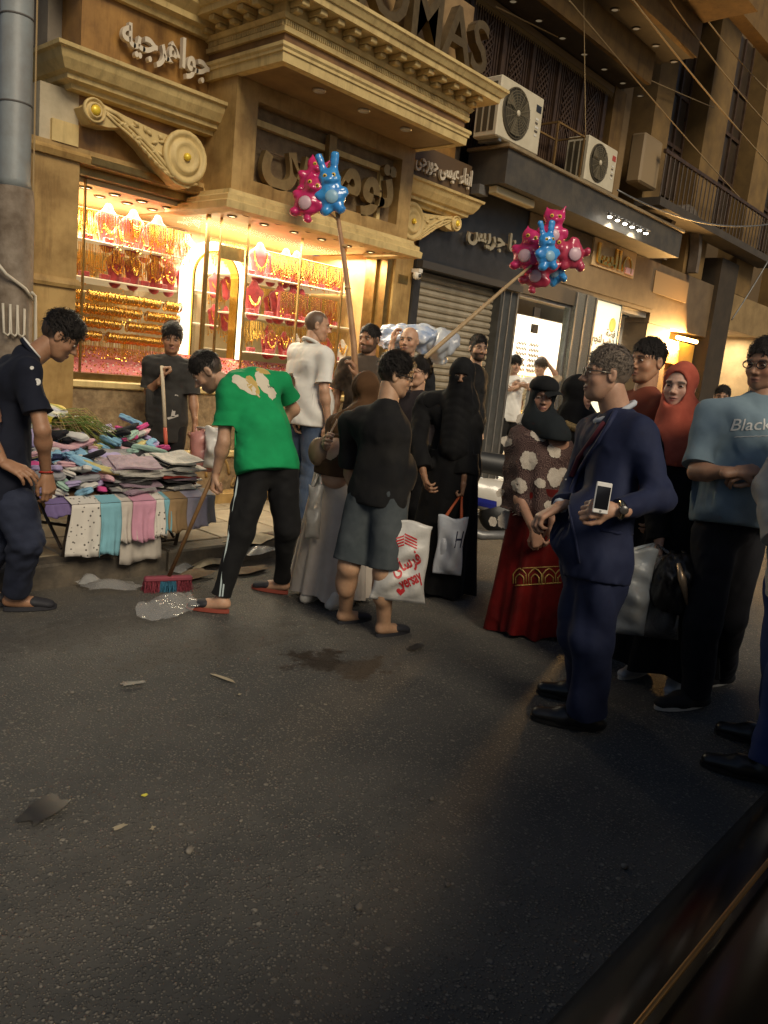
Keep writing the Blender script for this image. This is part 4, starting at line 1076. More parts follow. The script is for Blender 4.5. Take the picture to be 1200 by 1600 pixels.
part(Mb().box(12.05, 12.08, YW, YW+.05, .7, 2.88), 'window_frame', GREYM, gs)
part(Mb().box(12.08, 12.95, YW+.02, YW+.026, .72, 2.85), 'window_pane', GLASS, gs)
area('window_lamp', (12.2, 6.25, 2.86), 1.4, .3, 180, COOL, gs)
for k in range(5): part(Mb().box(12.1+k*.16, 12.2+k*.16, 6.3, 6.34, 2.78, 2.82), 'window_lamp_box', BLACK, gs)
ob = part(Mb().box(10.72, 12.1, YW-.09, YW-.062, 3.30, 3.68), 'sign_box', mat('sign_box', (.5, .36, .2), .5, (.4, .27, .14), 4), gs)
lettering('ﺎﺴﻟﺍ', (10.8, YW-.1, 3.34), (1, 0, 0), (0, 0, 1), (0, -1, 0), 1, .03, GOLD, ob, .03, width=.75, height=.28)
rg = arch_strip(11.78, 3.34, .12, .145, YW-.13, YW-.1, .09); part(rg, 'ring_emblem', GOLD, ob)
part(Mb().box(11.75, 12.0, YW-.125, YW-.1, 3.33, 3.42), 'emblem_ribbon', mat('pale_pink', (.7, .4, .42), .5), ob)
lr = part(Mb().tube([(9.95, 5.4, 3.84), (11.25, 5.4, 3.84)], .012, 6), 'lamp_rail', GREYM, gs)
for k in range(6):
    xx = 10.02+k*.225
    Mb().lathe([(.02, .05), (.03, .03), (.036, 0), (.03, -.01)], (xx, 5.4, 3.80), 12).obj('lamp_head', GREYM, lr, True)
    Mb().lathe([(.029, 0), (.024, -.012), (.005, -.016)], (xx, 5.4, 3.788), 10).obj('bulb', glow('bulb_white', (1, .93, .78), 45), lr, True)
for k in (1, 4): 
    l = bpy.data.lights.new('sign_spot', 'SPOT'); l.energy = 16; l.color = (1, .86, .6); l.spot_size = R(120); l.shadow_soft_size = .03
    o = bpy.data.objects.new('sign_spot', l); COL.objects.link(o); adopt(o, gs); o.location = (10.02+k*.225, 5.4, 3.76); o.rotation_euler = (R(28), 0, 0)
# faint raised lettering on the dim fascia further along
part(Mb().box(12.9, 14.3, YW-.075, YW-.062, 3.2, 3.55), 'dim_sign', mat('dim_sign', (.26, .17, .08), .6), gs)

# ---------------------------------------------------------------- far end of the row
fb = thing('far_shop_row', (15, 6.05, 0), 'dim brown building with amber lamp board at the far end of the row', 'building')
OLD = mat('old_ochre_wall', (.3, .2, .085), .85, (.21, .135, .055), 3, .3, 20, detail=9)
part(Mb().box(13.06, 14.0, YW+.0, 6.6, .13, 2.718), 'wall', FASC, fb)
part(Mb().box(14.0, 15.6, YW+.3, 6.6, .13, 2.718), 'wall', OLD, fb)
lb = part(Mb().box(14.05, 15.45, YW+.1, YW+.16, 2.14, 2.55), 'lamp_board', mat('amber_board', (.75, .42, .08), .5, (.6, .3, .05), 3), fb)
part(Mb().tube([(14.3, YW-.02, 2.6), (15.2, YW-.02, 2.6)], .035, 10), 'tube_lamp', glow('amber_tube', (1, .62, .18), 26), lb)
area('board_lamp', (14.8, YW-.1, 2.56), 1.2, .3, 600, (1, .55, .18), fb, Vector((.82, .5, .30)).to_track_quat('Z', 'Y').to_euler())
part(Mb().box(15.6, 16.5, YW-.1, 6.6, .13, 4.2), 'pier', mat('dark_pier', (.05, .035, .02), .8, (.035, .025, .015), 4), fb)
part(Mb().box(16.5, 18.6, 7.2, 7.3, .13, 3.0), 'shop_back', mat('lit_back', (.7, .6, .45), .6), fb)
part(Mb().box(16.5, 18.6, YW, 7.2, 3.0, 3.2), 'lintel', OLD, fb)
area('far_shop_lamp', (17.5, 6.5, 2.95), 1.6, .5, 120, (1, .9, .75), fb)
jr = random.Random(8)
cols = [(.7, .12, .05), (.8, .5, .06), (.1, .25, .5), (.75, .72, .65), (.3, .05, .05), (.1, .35, .12)]
for k in range(36):
    w = .16; x0 = 16.6+(k % 9)*.2; z0 = .9+(k//9)*.45
    part(Mb().box(x0, x0+w, 6.9, 7.1, z0, z0+jr.uniform(.2, .38)), 'package', mat('pack%d' % (k % 6), cols[k % 6], .4), fb)
for z in (.88, 1.33, 1.78, 2.23): part(Mb().box(16.5, 18.6, 6.8, 7.19, z-.02, z), 'shelf', WHITE, fb)
part(Mb().box(18.6, 30, YW, 6.6, .13, 3.2), 'wall', OLD, fb)
# upper floors of the far building: ochre piers, dark window bays, balcony
UP = thing('ochre_upper_floors', (13.5, 6.3, 3.7), 'old ochre upper floors with tall dark window bays and a sagging balcony', 'building')
WIN = mat('dark_window', (.03, .022, .016), .3, (.05, .035, .022), 4)
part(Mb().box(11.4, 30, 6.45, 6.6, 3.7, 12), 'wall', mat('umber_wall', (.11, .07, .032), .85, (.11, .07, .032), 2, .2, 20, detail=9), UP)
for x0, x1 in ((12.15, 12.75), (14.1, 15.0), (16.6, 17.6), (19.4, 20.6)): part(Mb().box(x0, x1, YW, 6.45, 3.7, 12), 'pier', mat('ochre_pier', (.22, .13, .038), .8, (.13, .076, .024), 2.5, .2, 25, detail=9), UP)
for x0, x1 in ((12.75, 14.1), (15.0, 16.6), (17.6, 19.4)):
    w = part(Mb().box(x0+.12, x1-.12, 6.38, 6.44, 4.9, 8.2), 'window', WIN, UP)
    for k in range(4): part(Mb().box(x0+.12+(x1-x0-.24)*k/3-.025, x0+.12+(x1-x0-.24)*k/3+.025, 6.34, 6.379, 4.9, 8.2), 'window_frame', WOOD, w)
    for z in (5.7, 6.5, 7.3): part(Mb().box(x0+.15, x1-.15, 6.345, 6.378, z-.03, z+.03), 'window_bar', WOOD, w)
part(Mb().box(12.2, 15.2, 5.3, 6.04, 8.3, 8.6), 'overhang', BEAM, UP)
part(Mb().box(11.3, 14.0, 4.9, 5.11, 6.9, 8.3), 'beam', BEAM, UP)
bal = part(Mb().box(11.9, 17.8, 5.62, 6.04, 4.35, 4.47), 'balcony', mat('balcony_dark', (.07, .055, .04), .8, (.045, .036, .027), 4), UP)
for k in range(36): part(Mb().tube([(11.95+k*.165, 5.66, 4.47), (11.95+k*.165, 5.66, 5.1)], .011, 5), 'baluster', WOOD, bal)
part(Mb().box(11.9, 17.8, 5.64, 5.69, 5.1, 5.15), 'handrail', WOOD, bal)
part(Mb().box(11.5, 12.1, 5.8, 6.04, 4.6, 5.3, bev=.03), 'meter_box', mat('box_tan', (.27, .19, .1), .6), UP)
ar = arch_strip(13.6, 3.72, .62, .74, 5.86, 6.02, .25); part(ar, 'arched_awning', mat('awning_grey', (.16, .13, .1), .7, (.1, .08, .06), 6), UP)

# ---------------------------------------------------------------- air conditioners on the ledge
ACW = mat('ac_white', (.62, .55, .4), .45, (.54, .47, .33), 6)
def ac_unit(x, y, z, w, h, label, red):
    a = thing('air_conditioner', (x, y, z), label, 'air conditioner', 'outdoor units on the ledge')
    d = .32
    Mb().box(x, x+w, y, y+d, z, z+h, bev=.014).obj('casing', ACW, a)
    cx, cz, r = x+w*.38, z+h*.5, h*.43
    Mb().lathe([(r, 0), (r*1.0, -.012), (r*.94, -.014), (r*.93, .0), (r*.92, .001)], (cx, y+.0, cz), 36, (0, 1, 0)).obj('fan_ring', mat('ac_dark', (.07, .055, .03), .6), a, True)
    Mb().lathe([(r*.925, -.003), (r*.05, -.0035)], (cx, y, cz), 30, (0, 1, 0)).obj('fan_well', mat('ac_well', (.045, .036, .02), .7), a)
    for k in range(3):
        mb = Mb()
        def bl(u, v, k=k):
            an = 2*PI*k/3+(.1+.75*u)*(.55+.5*v); rr = r*(.2+.66*v); return (cx+rr*math.cos(an), y-.012-.016*u, cz+rr*math.sin(an))
        mb.grid(bl, 6, 6).obj('fan_blade', mat('ac_blade', (.13, .105, .06), .5), a, True)
    for q in range(1, 9): Mb().tube([(cx+r*.92*q/8.6*math.cos(t), y-.032, cz+r*.92*q/8.6*math.sin(t)) for t in np.linspace(0, 2*PI, 25)], .0022, 4, cap=False).obj('grille_ring', mat('ac_wire', (.2, .165, .1), .5), a)
    for q in range(8): t = q*PI/8; Mb().tube([(cx+r*.93*math.cos(t), y-.034, cz+r*.93*math.sin(t)), (cx-r*.93*math.cos(t), y-.034, cz-r*.93*math.sin(t))], .0026, 4).obj('grille_spoke', mat('ac_wire', (.2, .165, .1), .5), a)
    Mb().lathe([(.035, -.03), (.03, -.04), (.005, -.044)], (cx, y, cz), 14, (0, 1, 0)).obj('hub', ACW, a, True)
    Mb().box(x+w*.83, x+w*.95, y-.004, y-.001, z+h*.72, z+h*.84).obj('badge', mat('badge_red', (.4, .06, .04), .5) if red else BLACK, a)
    for k in range(5): Mb().box(x+w*.84, x+w*(.90+.012*(k % 3)), y-.004, y-.001, z+h*(.3+.07*k), z+h*(.335+.07*k)).obj('spec_label', mat('label_ink', (.1, .08, .06), .6) if k % 2 else WHITE, a)
    for k in range(3): Mb().box(x-.004, x-.001, y+.05+k*.085, y+.11+k*.085, z+.06, z+h-.06).obj('side_louvre', mat('ac_dark', (.07, .055, .03), .6), a)
    for k in (.1, .8): Mb().box(x+w*k, x+w*k+.05, y+.02, y+d-.02, z-.03, z-.001).obj('foot_rail', GREYM, a)
ac_unit(7.46, 5.52, 4.13, .86, .62, 'large beige outdoor unit nearest the roof lettering', False)
ac_unit(9.44, 5.52, 4.13, .78, .54, 'smaller outdoor unit with red badge along the dark ledge', True)
cg = thing('metal_cage', (8.9, 5.7, 4.1), 'open angle-iron cage between the two outdoor units', 'frame')
for a, b in (((8.72, 5.55, 4.11), (8.72, 5.55, 4.62)), ((9.36, 5.55, 4.11), (9.36, 5.55, 4.62)), ((8.72, 5.95, 4.11), (8.72, 5.95, 4.62)), ((9.36, 5.95, 4.11), (9.36, 5.95, 4.62))):
    Mb().tube([a, b], .014, 4).obj('upright', BEAM, cg)
for a, b in (((8.72, 5.55, 4.62), (9.36, 5.55, 4.62)), ((8.72, 5.95, 4.62), (9.36, 5.95, 4.62)), ((8.72, 5.55, 4.62), (8.72, 5.95, 4.62)), ((9.36, 5.55, 4.62), (9.36, 5.95, 4.62))):
    Mb().tube([a, b], .014, 4).obj('rail', BEAM, cg)
# ---------------------------------------------------------------- cables overhead
CAB = mat('cable', (.36, .25, .12), .7)
def cable(p0, p1, sag, label, r=.008, group='cables strung over the street', m=CAB):
    p0, p1 = Vector(p0), Vector(p1)
    pts = [p0.lerp(p1, t)-Vector((0, 0, sag*4*t*(1-t))) for t in np.linspace(0, 1, 21)]
    tag(Mb().tube(pts, r, 6).obj('cable', m, None, True), label, 'cable', group)
W = wall_at
cable(W(885, -5, 5.4), W(1195, 350, 5.9), .05, 'straight pale cable slanting across the dark slatted screen', .009)
cable(W(985, -5, 5.0), W(1215, 270, 5.6), .05, 'slanting cable passing the end of the soffit beam', .012)
cable(W(1040, -10, 5.0), W(1220, 215, 5.6), .08, 'slanting cable just right of the soffit beam', .01)
cable(W(1075, -10, 5.0), W(1220, 160, 5.6), .08, 'uppermost slanting cable before the ochre pier', .01)
cable(W(775, 10, 5.9), W(1115, 168, 5.9), .03, 'thin amber cable running along the slatted screen top', .008)
cable(W(912, -5, 5.5), W(915, 215, 5.5), .0, 'thin cord hanging straight down before the slatted screen', .006)
cable(W(965, 297, 5.5), W(1215, 348, 5.0), .22, 'drooping grey cable from the small outdoor unit', .012, m=GREYM)
cable(W(1200, 408, 5.6), W(1143, 500, 5.9), .03, 'pale cable curving down beside the far dark pier', .014, m=GREYM)
# ---------------------------------------------------------------- lamp post at the corner pier
pole = thing('street_pole', (2.53, 6.0, .13), 'stout grey steel pole before the marble corner pier', 'pole')
Mb().lathe([(.118, 2.5), (.105, 2.56), (.105, 7)], (2.53, 6.0, 0), 24).obj('shaft', mat('pole_paint', (.24, .265, .265), .5, (.2, .2, .19), 5, .2, 25, detail=9), pole, True)
Mb().lathe([(.15, .13), (.14, .6), (.135, 2.42), (.125, 2.5), (.105, 2.51)], (2.53, 6.0, 0), 24).obj('sleeve', mat('pole_rust', (.25, .2, .15), .75, (.12, .085, .055), 7, .4, 30, detail=9), pole, True)
for z in (3.05, 3.6): Mb().lathe([(.108, 0), (.11, .006), (.108, .012)], (2.53, 6.0, z), 24).obj('tie_wire', mat('tie_wire', (.1, .09, .08), .6), pole)
wc = mat('white_cable', (.5, .45, .36), .5)
def pc(pts, label, r=.012): return Mb().tube(pts, r, 6).obj('cable_loop', wc, pole, True)
pc([(2.62, 5.87, 1.75), (2.55, 5.84, 1.82), (2.42, 5.85, 1.9), (2.36, 5.88, 1.98)], ''); pc([(2.64, 5.88, .9), (2.645, 5.87, 1.5), (2.635, 5.87, 1.78), (2.6, 5.85, 1.8)], '')
for k in range(3): pc([(2.40+k*.05, 5.845, 1.7), (2.405+k*.05, 5.835, 1.5), (2.43+k*.05, 5.835, 1.48), (2.45+k*.05, 5.84, 1.5), (2.45+k*.05, 5.845, 1.68)], '', .009)
tag(Mb().tube([(2.655, 5.98, .2), (2.655, 5.98, 6)], .006, 5).obj('cable', CAB), 'thin cable running up beside the stout pole', 'cable')

part(Mb().box(6.9, 16.6, 6.62, 6.7, 2.5, 4.3), 'party_wall', mat('dark_pier', (.05, .035, .02), .8), fb); part(Mb().box(15.9, 30, YW+.01, 6.6, 3.2, 3.7), 'wall', OLD, fb); part(Mb().box(16.4, 18.7, 7.31, 7.4, .1, 3.3), 'wall', OLD, fb); part(Mb().box(18.6, 18.7, 6.6, 7.4, .1, 3.3), 'wall', OLD, fb)
part(Mb().box(7.45, 7.6, 6.1, 6.62, 3.6, 4.1), 'party_wall', mat('dark_pier', (.05, .035, .02), .8), fb)
# ---------------------------------------------------------------- jewellery on show
VELVET = mat('red_velvet', (.42, .03, .035), .75, (.26, .015, .02), 20, .2, 200, sheen=.6)
VELV2 = mat('white_velvet', (.7, .66, .6), .7, (.6, .55, .48), 20)
def bust_mesh(m, s=1.0):
    b = Blob(); b.cone((0, 0, 0), (0, 0, .02), .055, .05, .01, (0, 1, 0), .7); b.cone((0, 0, .02), (0, .005, .1), .028, .06, .04, (0, 1, 0), .55)
    b.cone((0, .005, .1), (0, .0, .16), .062, .075, .03, (0, 1, 0), .5); b.cone((-.06, .01, .175), (.06, .01, .175), .022, .022, .04)
    b.cone((0, .008, .18), (0, .0, .25), .036, .026, .03)
    v, q, _ = b.mesh(.0085, .02); me = np_obj('bust_form', [(v, q)], m); return me
def necklace(style):
    mb = Mb(); n = 22
    if style == 0:
        for w, zl in ((.052, .085), (.058, .07)):
            mb.tube([(w*math.cos(t), -.03-.022*math.sin(t)**2+.012*abs(math.cos(t)), .215-(.215-zl)*math.sin(t)) for t in np.linspace(0, PI, n)], .0035, 5)
        mb.lathe([(.002, .012), (.012, 0), (.002, -.016)], (0, -.052, .075), 8)
    elif style == 1:
        for k in range(5): mb.tube([((.05-.004*k)*math.cos(t), -.034-.02*math.sin(t), .205-(.05+.018*k)*math.sin(t)) for t in np.linspace(0, PI, n)], .005, 5)
    else:
        mb.tube([(.056*math.cos(t), -.03-.02*math.sin(t), .20-.13*math.sin(t)) for t in np.linspace(0, PI, n)], .006, 5)
        for k in range(7):
            t = PI*(k+1)/8; mb.tube([(.056*math.cos(t), -.035-.02*math.sin(t), .20-.13*math.sin(t)), (.056*math.cos(t), -.037-.02*math.sin(t), .165-.13*math.sin(t))], .005, 5)
    return mb.mesh('necklace')
_b = bust_mesh(VELVET); BM = _b.data; bpy.data.objects.remove(_b)
_b = bust_mesh(VELV2); BMW = _b.data; bpy.data.objects.remove(_b)
NK = [necklace(i) for i in range(3)]
for m_ in NK: m_.materials.append(GOLD)
def bust(p, s, label, style=0, rot=0, white=False, group='necklace busts in the jewellery window'):
    e = thing('necklace_bust', p, label, 'jewellery bust', group); e.scale = (s, s, s); e.rotation_euler = (0, 0, rot)
    for nm, me in (('bust_form', BMW if white else BM), ('necklace', NK[style])):
        o = bpy.data.objects.new(nm, me); COL.objects.link(o); o.parent = e
    return e
def on_shelf(x, Y, z):
    """x: photo column along a shelf at height z, Y metres out"""
    d = ray(x, 420); return (d.x/d.y*Y, Y, z)
for i, xp in enumerate((166, 205, 243)): bust(on_shelf(xp, 6.7, 2.33), 1.25, ('first', 'second', 'third')[i]+' red bust from the left pier on the top shelf of the shop window', i)
for i, xp in enumerate((180, 208, 242)): bust(on_shelf(xp, 6.72, 2.03), 1.0, ('first', 'second', 'third')[i]+' small red bust along the second shelf behind the gold bangles', i)
for i, xp in enumerate((404, 445, 462)): bust(on_shelf(xp, 6.72, 2.31), 1.25, ('first', 'second', 'third')[i]+' red bust on the upper shelf right of the glowing arch', (2, 0, 1)[i], -.3)
for i, xp in enumerate((399, 440, 460, 474, 584)): bust(on_shelf(xp, 6.7, 1.93), 1.25, ('red bust beside the arch', 'second red bust from the arch', 'third red bust from the arch', 'fourth red bust from the arch', 'red bust against the wooden jamb')[i]+' on the middle right shelf', (0, 1, 0, 2, 2)[i], -.3)
bust(on_shelf(584, 6.72, 2.31), 1.25, 'red bust against the wooden jamb on the upper right shelf', 0, -.3)
bust(on_shelf(497, 6.7, 1.93), .95, 'white bust among red ones on the middle right shelf', 1, -.3, True)
bust(on_shelf(427, 6.7, 1.55), 1.1, 'dark red bust on the lowest right shelf below the arch busts', 2, -.2)
for i, (xp, z) in enumerate(((336, 2.10), (356, 2.10), (338, 1.78), (357, 1.78))): bust(on_shelf(xp, 7.1, z), .8, ('left bust on the upper shelf', 'right bust on the upper shelf', 'left bust on the lower shelf', 'right bust on the lower shelf')[i]+' inside the glowing arch niche', i % 3)
# bangles on the rails
def bangle_mesh(n, seed):
    mb = Mb(); r = random.Random(seed)
    for k in range(n):
        x = (k-n/2)*.0115+r.uniform(-.002, .002); R0 = .031+r.uniform(-.003, .003); dz = -.024+r.uniform(-.004, .004)
        mb.tube([(x+.003*math.sin(t), R0*math.cos(t)*.92, dz+R0*math.sin(t)) for t in np.linspace(0, 2*PI, 13)], .0042, 5, cap=False)
    me = mb.mesh('bangle_roll'); me.materials.append(GOLD); me.polygons.foreach_set('use_smooth', [True]*len(me.polygons)); return me
BG = [bangle_mesh(13, k) for k in range(3)]
rown = ('top', 'second', 'third', 'lowest')
for r0, z in enumerate(RAILS[1:]):
    for c0 in range(6):
        o = bpy.data.objects.new('bangle_roll', BG[(r0+c0) % 3]); COL.objects.link(o); o.location = (3.24+c0*.185+.012*((r0*7+c0*3) % 4-1.5), 6.50, z+.006); o.scale = (1.1, 1.25, 1.25)
        tag(o, '%s row of gold bangles, %s roll from the pier in the shop window' % (rown[r0], ('first', 'second', 'third', 'fourth', 'fifth', 'sixth')[c0]), 'bangles', 'gold bangle rolls on the window rails')
# chains hung in bunches
def chain_mesh(n, w, l, seed):
    mb = Mb(); r = random.Random(seed)
    for k in range(n):
        x = (k/(n-1)-.5)*w; L_ = l*r.uniform(.6, 1.0); g = r.uniform(.004, .012)
        mb.tube([(x-g, 0, 0), (x-g*.9, -.006, -L_*.5), (x, -.008, -L_), (x+g*.9, -.006, -L_*.5), (x+g, 0, 0)], .0026, 4)
        if r.random() < .5: mb.lathe([(.001, .01), (.009, 0), (.001, -.014)], (x, -.008, -L_), 6)
    me = mb.mesh('chain_bunch'); me.materials.append(GOLD); return me
CH = [chain_mesh(14, .2, .28, 1), chain_mesh(12, .16, .2, 2), chain_mesh(18, .22, .3, 3)]
def chains(p, k, label, g='hanging gold chains in the jewellery window'):
    o = bpy.data.objects.new('chain_bunch', CH[k]); COL.objects.link(o); o.location = p; tag(o, label, 'gold chains', g)
for i in range(6): chains((3.26+i*.19, 6.49, 2.55), (1, 1, 0, 0, 2, 2)[i], ('first', 'second', 'third', 'fourth', 'fifth', 'sixth')[i]+' bunch of gold chains from the pier on the top window rail')
for i in range(6): chains((3.3+i*.18, 6.66, 2.31), (1, 0, 1)[i % 3], ('first', 'second', 'third', 'fourth', 'fifth', 'sixth')[i]+' bunch of chains under the top window shelf from the pier')
for i in range(5): chains((5.5+i*.2, 6.62, 2.56), 2, ('first', 'second', 'third', 'fourth', 'fifth')[i]+' bunch of long chains from the arch, upper right display')
for i in range(4): chains((5.62+i*.2, 6.58, 2.2), 2, ('first', 'second', 'third', 'fourth')[i]+' bunch of long chains from the arch, middle right display')
for i in range(6): chains((5.2+i*.22, 6.53, 1.86), 1, ('first', 'second', 'third', 'fourth', 'fifth', 'sixth')[i]+' bunch of short chains from the arch, low right display')
part(Mb().box(5.4, 6.45, 6.66, 6.68, 2.33, 2.56), 'chain_board', VELVET); part(Mb().box(5.5, 6.3, 6.60, 6.62, 1.94, 2.2), 'chain_board', VELVET)
part(Mb().tube([(5.3, 6.62, 2.565), (6.5, 6.62, 2.565)], .006, 6), 'display_rail', BRONZE)
# ring trays sloping up from the window base
def tray_mesh(seed):
    mb = Mb(); r = random.Random(seed)
    mb.box(-.085, .085, -.12, .12, 0, .012, 0)
    for i in range(6):
        for j in range(8):
            x = -.07+i*.028+r.uniform(-.004, .004); y = -.105+j*.03+r.uniform(-.004, .004); k = r.choice((1, 0, 0, 0, 1, 0, 3, 0, 1, 2))
            h = r.uniform(.012, .03)
            mb.lathe([(.011, .0), (.012, h*.5), (.006, h), (.001, h+.004)], (x, y, .012), 6, mi=k)
    me = mb.mesh('ring_tray')
    for m in (VELVET, GOLD, WHITE, mat('amber_gem', (.6, .25, .03), .3)): me.materials.append(m)
    me.polygons.foreach_set('material_index', mb.mi); return me
TR = [tray_mesh(k) for k in range(4)]
ords = ('first', 'second', 'third', 'fourth', 'fifth', 'sixth', 'seventh', 'eighth', 'ninth', 'tenth')
for r0 in range(2):
    for c0 in range(7):
        o = bpy.data.objects.new('ring_tray', TR[(c0+r0*2) % 4]); COL.objects.link(o); o.location = (3.16+c0*.178, 6.38+r0*.25, 1.262+r0*.11); o.rotation_euler = (R(24), 0, 0)
        tag(o, '%s ring tray from the pier, %s row on the window base' % (ords[c0], ('front', 'back')[r0]), 'ring tray', 'red velvet ring trays')
    for c0 in range(10):
        o = bpy.data.objects.new('ring_tray', TR[(c0+r0) % 4]); COL.objects.link(o); o.location = (4.56+c0*.19, 6.38+r0*.25, 1.262+r0*.11); o.rotation_euler = (R(24), 0, 0)
        tag(o, '%s ring tray right of the bronze corner post, %s row on the window base' % (ords[c0], ('front', 'back')[r0]), 'ring tray', 'red velvet ring trays')
part(Mb().prism([(6.26, 1.246), (6.76, 1.246), (6.76, 1.46)], (3.05, 0, 0), (0, 1, 0), (0, 0, 1), (3.48, 0, 0)), 'tray_slope', VELVET)

for i in range(6): chains((3.24+i*.19, 6.52, 1.56), (2, 1, 0)[i % 3], ords[i]+' bunch of chains from the pier under the lowest bangle rail')
for i, xp in enumerate((432, 452, 470, 520, 545, 566)): bust(on_shelf(xp, 6.62, 1.55), .9, ords[i]+' small bust along the lowest right shelf from the arch', i % 3, -.3, i in (2, 4))
for i, xp in enumerate((520, 545, 564)): bust(on_shelf(xp, 6.85, 1.93), 1.1, ords[i]+' bust behind the long chains on the middle right shelf', i % 3, -.3)
for i, xp in enumerate((424, 428)): bust(on_shelf(xp, 6.9, (2.31, 1.93)[i]), 1.05, ('upper', 'middle')[i]+' right shelf, bust set back between the first two', 2, -.2)
for i, xp in enumerate((185, 225, 262, 290)): bust(on_shelf(xp, 7.05, 2.33), 1.1, ords[i]+' bust in the back row of the top shelf', (1, 2, 0, 1)[i], 0, i == 3)
for i, xp in enumerate((265, 288)): bust(on_shelf(xp, 6.8, 2.03), 1.0, ('nearer', 'farther')[i]+' of two busts at the arch end of the second shelf', i)

for r0, zz in enumerate((2.68, 2.28, 1.9)):
    for i in range(7): chains((3.2+i*.165, 7.2, zz), (2, 0, 1)[(i+r0) % 3], '%s chain strip from the pier on the %s back wall row' % (ords[i], ('top', 'middle', 'low')[r0]))
    for i in range(7): chains((5.15+i*.2, 7.2, zz-.02), (0, 2, 1)[(i+r0) % 3], '%s chain strip past the arch on the %s back wall row' % (ords[i], ('top', 'middle', 'low')[r0]))
bxm = Mb().box(-.04, .04, -.03, .03, 0, .045, bev=.006).mesh('gift_box'); bxm.materials.append(VELVET)
for z, y, nm in ((2.33, 6.6, 'top left'), (2.03, 6.64, 'second left'), (2.31, 6.64, 'upper right'), (1.93, 6.6, 'middle right'), (1.55, 6.55, 'lowest right')):
    for i in range(6):
        o = bpy.data.objects.new('jewel_box', bxm); COL.objects.link(o); o.location = ((3.2 if 'left' in nm else 5.14)+i*(.19 if 'left' in nm else .24), y, z); o.rotation_euler = (0, 0, .3*math.sin(i*3)); tag(o, '%s small red box from the near end on the %s shelf edge' % (ords[i], nm), 'jewel box', 'small red boxes on the window shelves')
# ---------------------------------------------------------------- the people
def toward(p, off=0): return math.degrees(math.atan2(-p[1], -p[0]))+off      # heading: 0 = to the camera, +90 = to the picture's right
def dirn(deg, pitch=0): a = R(deg); return V3(math.cos(a)*math.cos(R(pitch)), math.sin(a)*math.cos(R(pitch)), math.sin(R(pitch)))
def look(J, p, off, pitch=0, roll=0):
    J['headf'] = dirn(toward(p, off), pitch); J['headu'] = nz(V3(0, 0, 1)+J['headf']*0 + np.cross(J['headf'], (0, 0, 1))*math.sin(R(roll)))
def head_on(J, parent, hairc=(.012, .009, .007), style='short', eye=True, seed=1, top=.012, **k):
    if eye: eyes(J['hd'], J['headf'], J['headu'], J['k']*k.get('s', 1), parent)
    if style: hair(J['hd'], J['headf'], J['headu'], J['k']*k.get('s', 1), parent, hairc, style, top, seed)
def person(p, label): return thing('person', p, label, 'person')
def scarf(J, parent, m, drop=.16, name='headscarf', face=(.058, .05, .078), wrap=1.0, back=.1, seed=2, cover_face=False, h=.0085, wide=1.0):
    """head covering: close round the face, falling over the shoulders"""
    k = J['k']; r, f, u = frame_of(J['headf'], J['headu']); A = np.array([r, f, u]); c = J['hd']; b = Blob()
    def p(x, y, z): return c+k*(r*x+f*y+u*z)
    b.ell(p(0, -.012, .04), [k*.092, k*.112, k*.103], A, .02); b.ell(p(0, .012, -.04), [k*.083, k*.085, k*.1], A, .03)
    nk = J['neck']; b.cone(p(0, -.01, -.1), nk+V3(0, 0, -.03*k), .082*k, .12*k*wide, .04)
    for s in (1, -1): b.cone(nk+V3(0, 0, -.02*k), J['sh'+('R' if s > 0 else 'L')]*.75+nk*.25-V3(0, 0, .03*k), .085*k, .075*k*wide, .05)
    b.cone(nk+J['f']*.05*k, J['chest']+J['f']*.075*k+V3(0, 0, .12*k-drop*.5), .1*k, .1*k*wide, .05); b.cone(nk-J['f']*.04*k, J['chest']-J['f']*.06*k+V3(0, 0, .16*k-drop*.5), .1*k, .1*k, .05)
    if not cover_face: b.ell(p(0, .105, -.008), [k*face[0], k*(face[1]+.035), k*face[2]], A, .008, neg=True)
    else: b.ell(p(0, .1, .012), [k*.062, k*.04, k*.014], A, .004, neg=True)
    b.disp = folds(seed, .0045*wrap, (30, 80), (1, 1, .5))
    b.cut(J['chest']+V3(0, 0, .16*k-drop), (0, 0, -1))
    v, q, _ = b.mesh(h); v = smooth_mesh(v, q, 1, .3)
    return np_obj(name, [(v, q)], m, parent)
def decal(name, flat, faces, v, q, origin, u, w, n, m, parent, off=.003):
    """print: lay a flat drawing on cloth by casting it along -n on to the garment"""
    bvh = BVHTree.FromPolygons([tuple(x) for x in v], [tuple(int(i) for i in f) for f in q]); n = Vector(nz(n)); u = Vector(u); w = Vector(w); o = Vector(origin); out = []
    for a, b in flat:
        s = o+u*a+w*b+n*.4; hit = bvh.ray_cast(s, -n, .9)
        out.append((hit[0]+n*off) if hit[0] is not None else o+u*a+w*b+n*off)
    return Mb().add(out, faces).obj(name, m, parent)
def cut_up(v, f, n=1):
    """subdivide flat letter faces so that they can follow a curved surface"""
    bm = bmesh.new(); vs_ = [bm.verts.new(p) for p in v]
    for q in f:
        try: bm.faces.new([vs_[i] for i in q])
        except ValueError: pass
    bmesh.ops.triangulate(bm, faces=bm.faces)
    bmesh.ops.subdivide_edges(bm, edges=bm.edges, cuts=n, use_grid_fill=True); bm.verts.index_update()
    o = [tuple(x.co) for x in bm.verts], [tuple(x.index for x in fc.verts) for fc in bm.faces]; bm.free(); return o
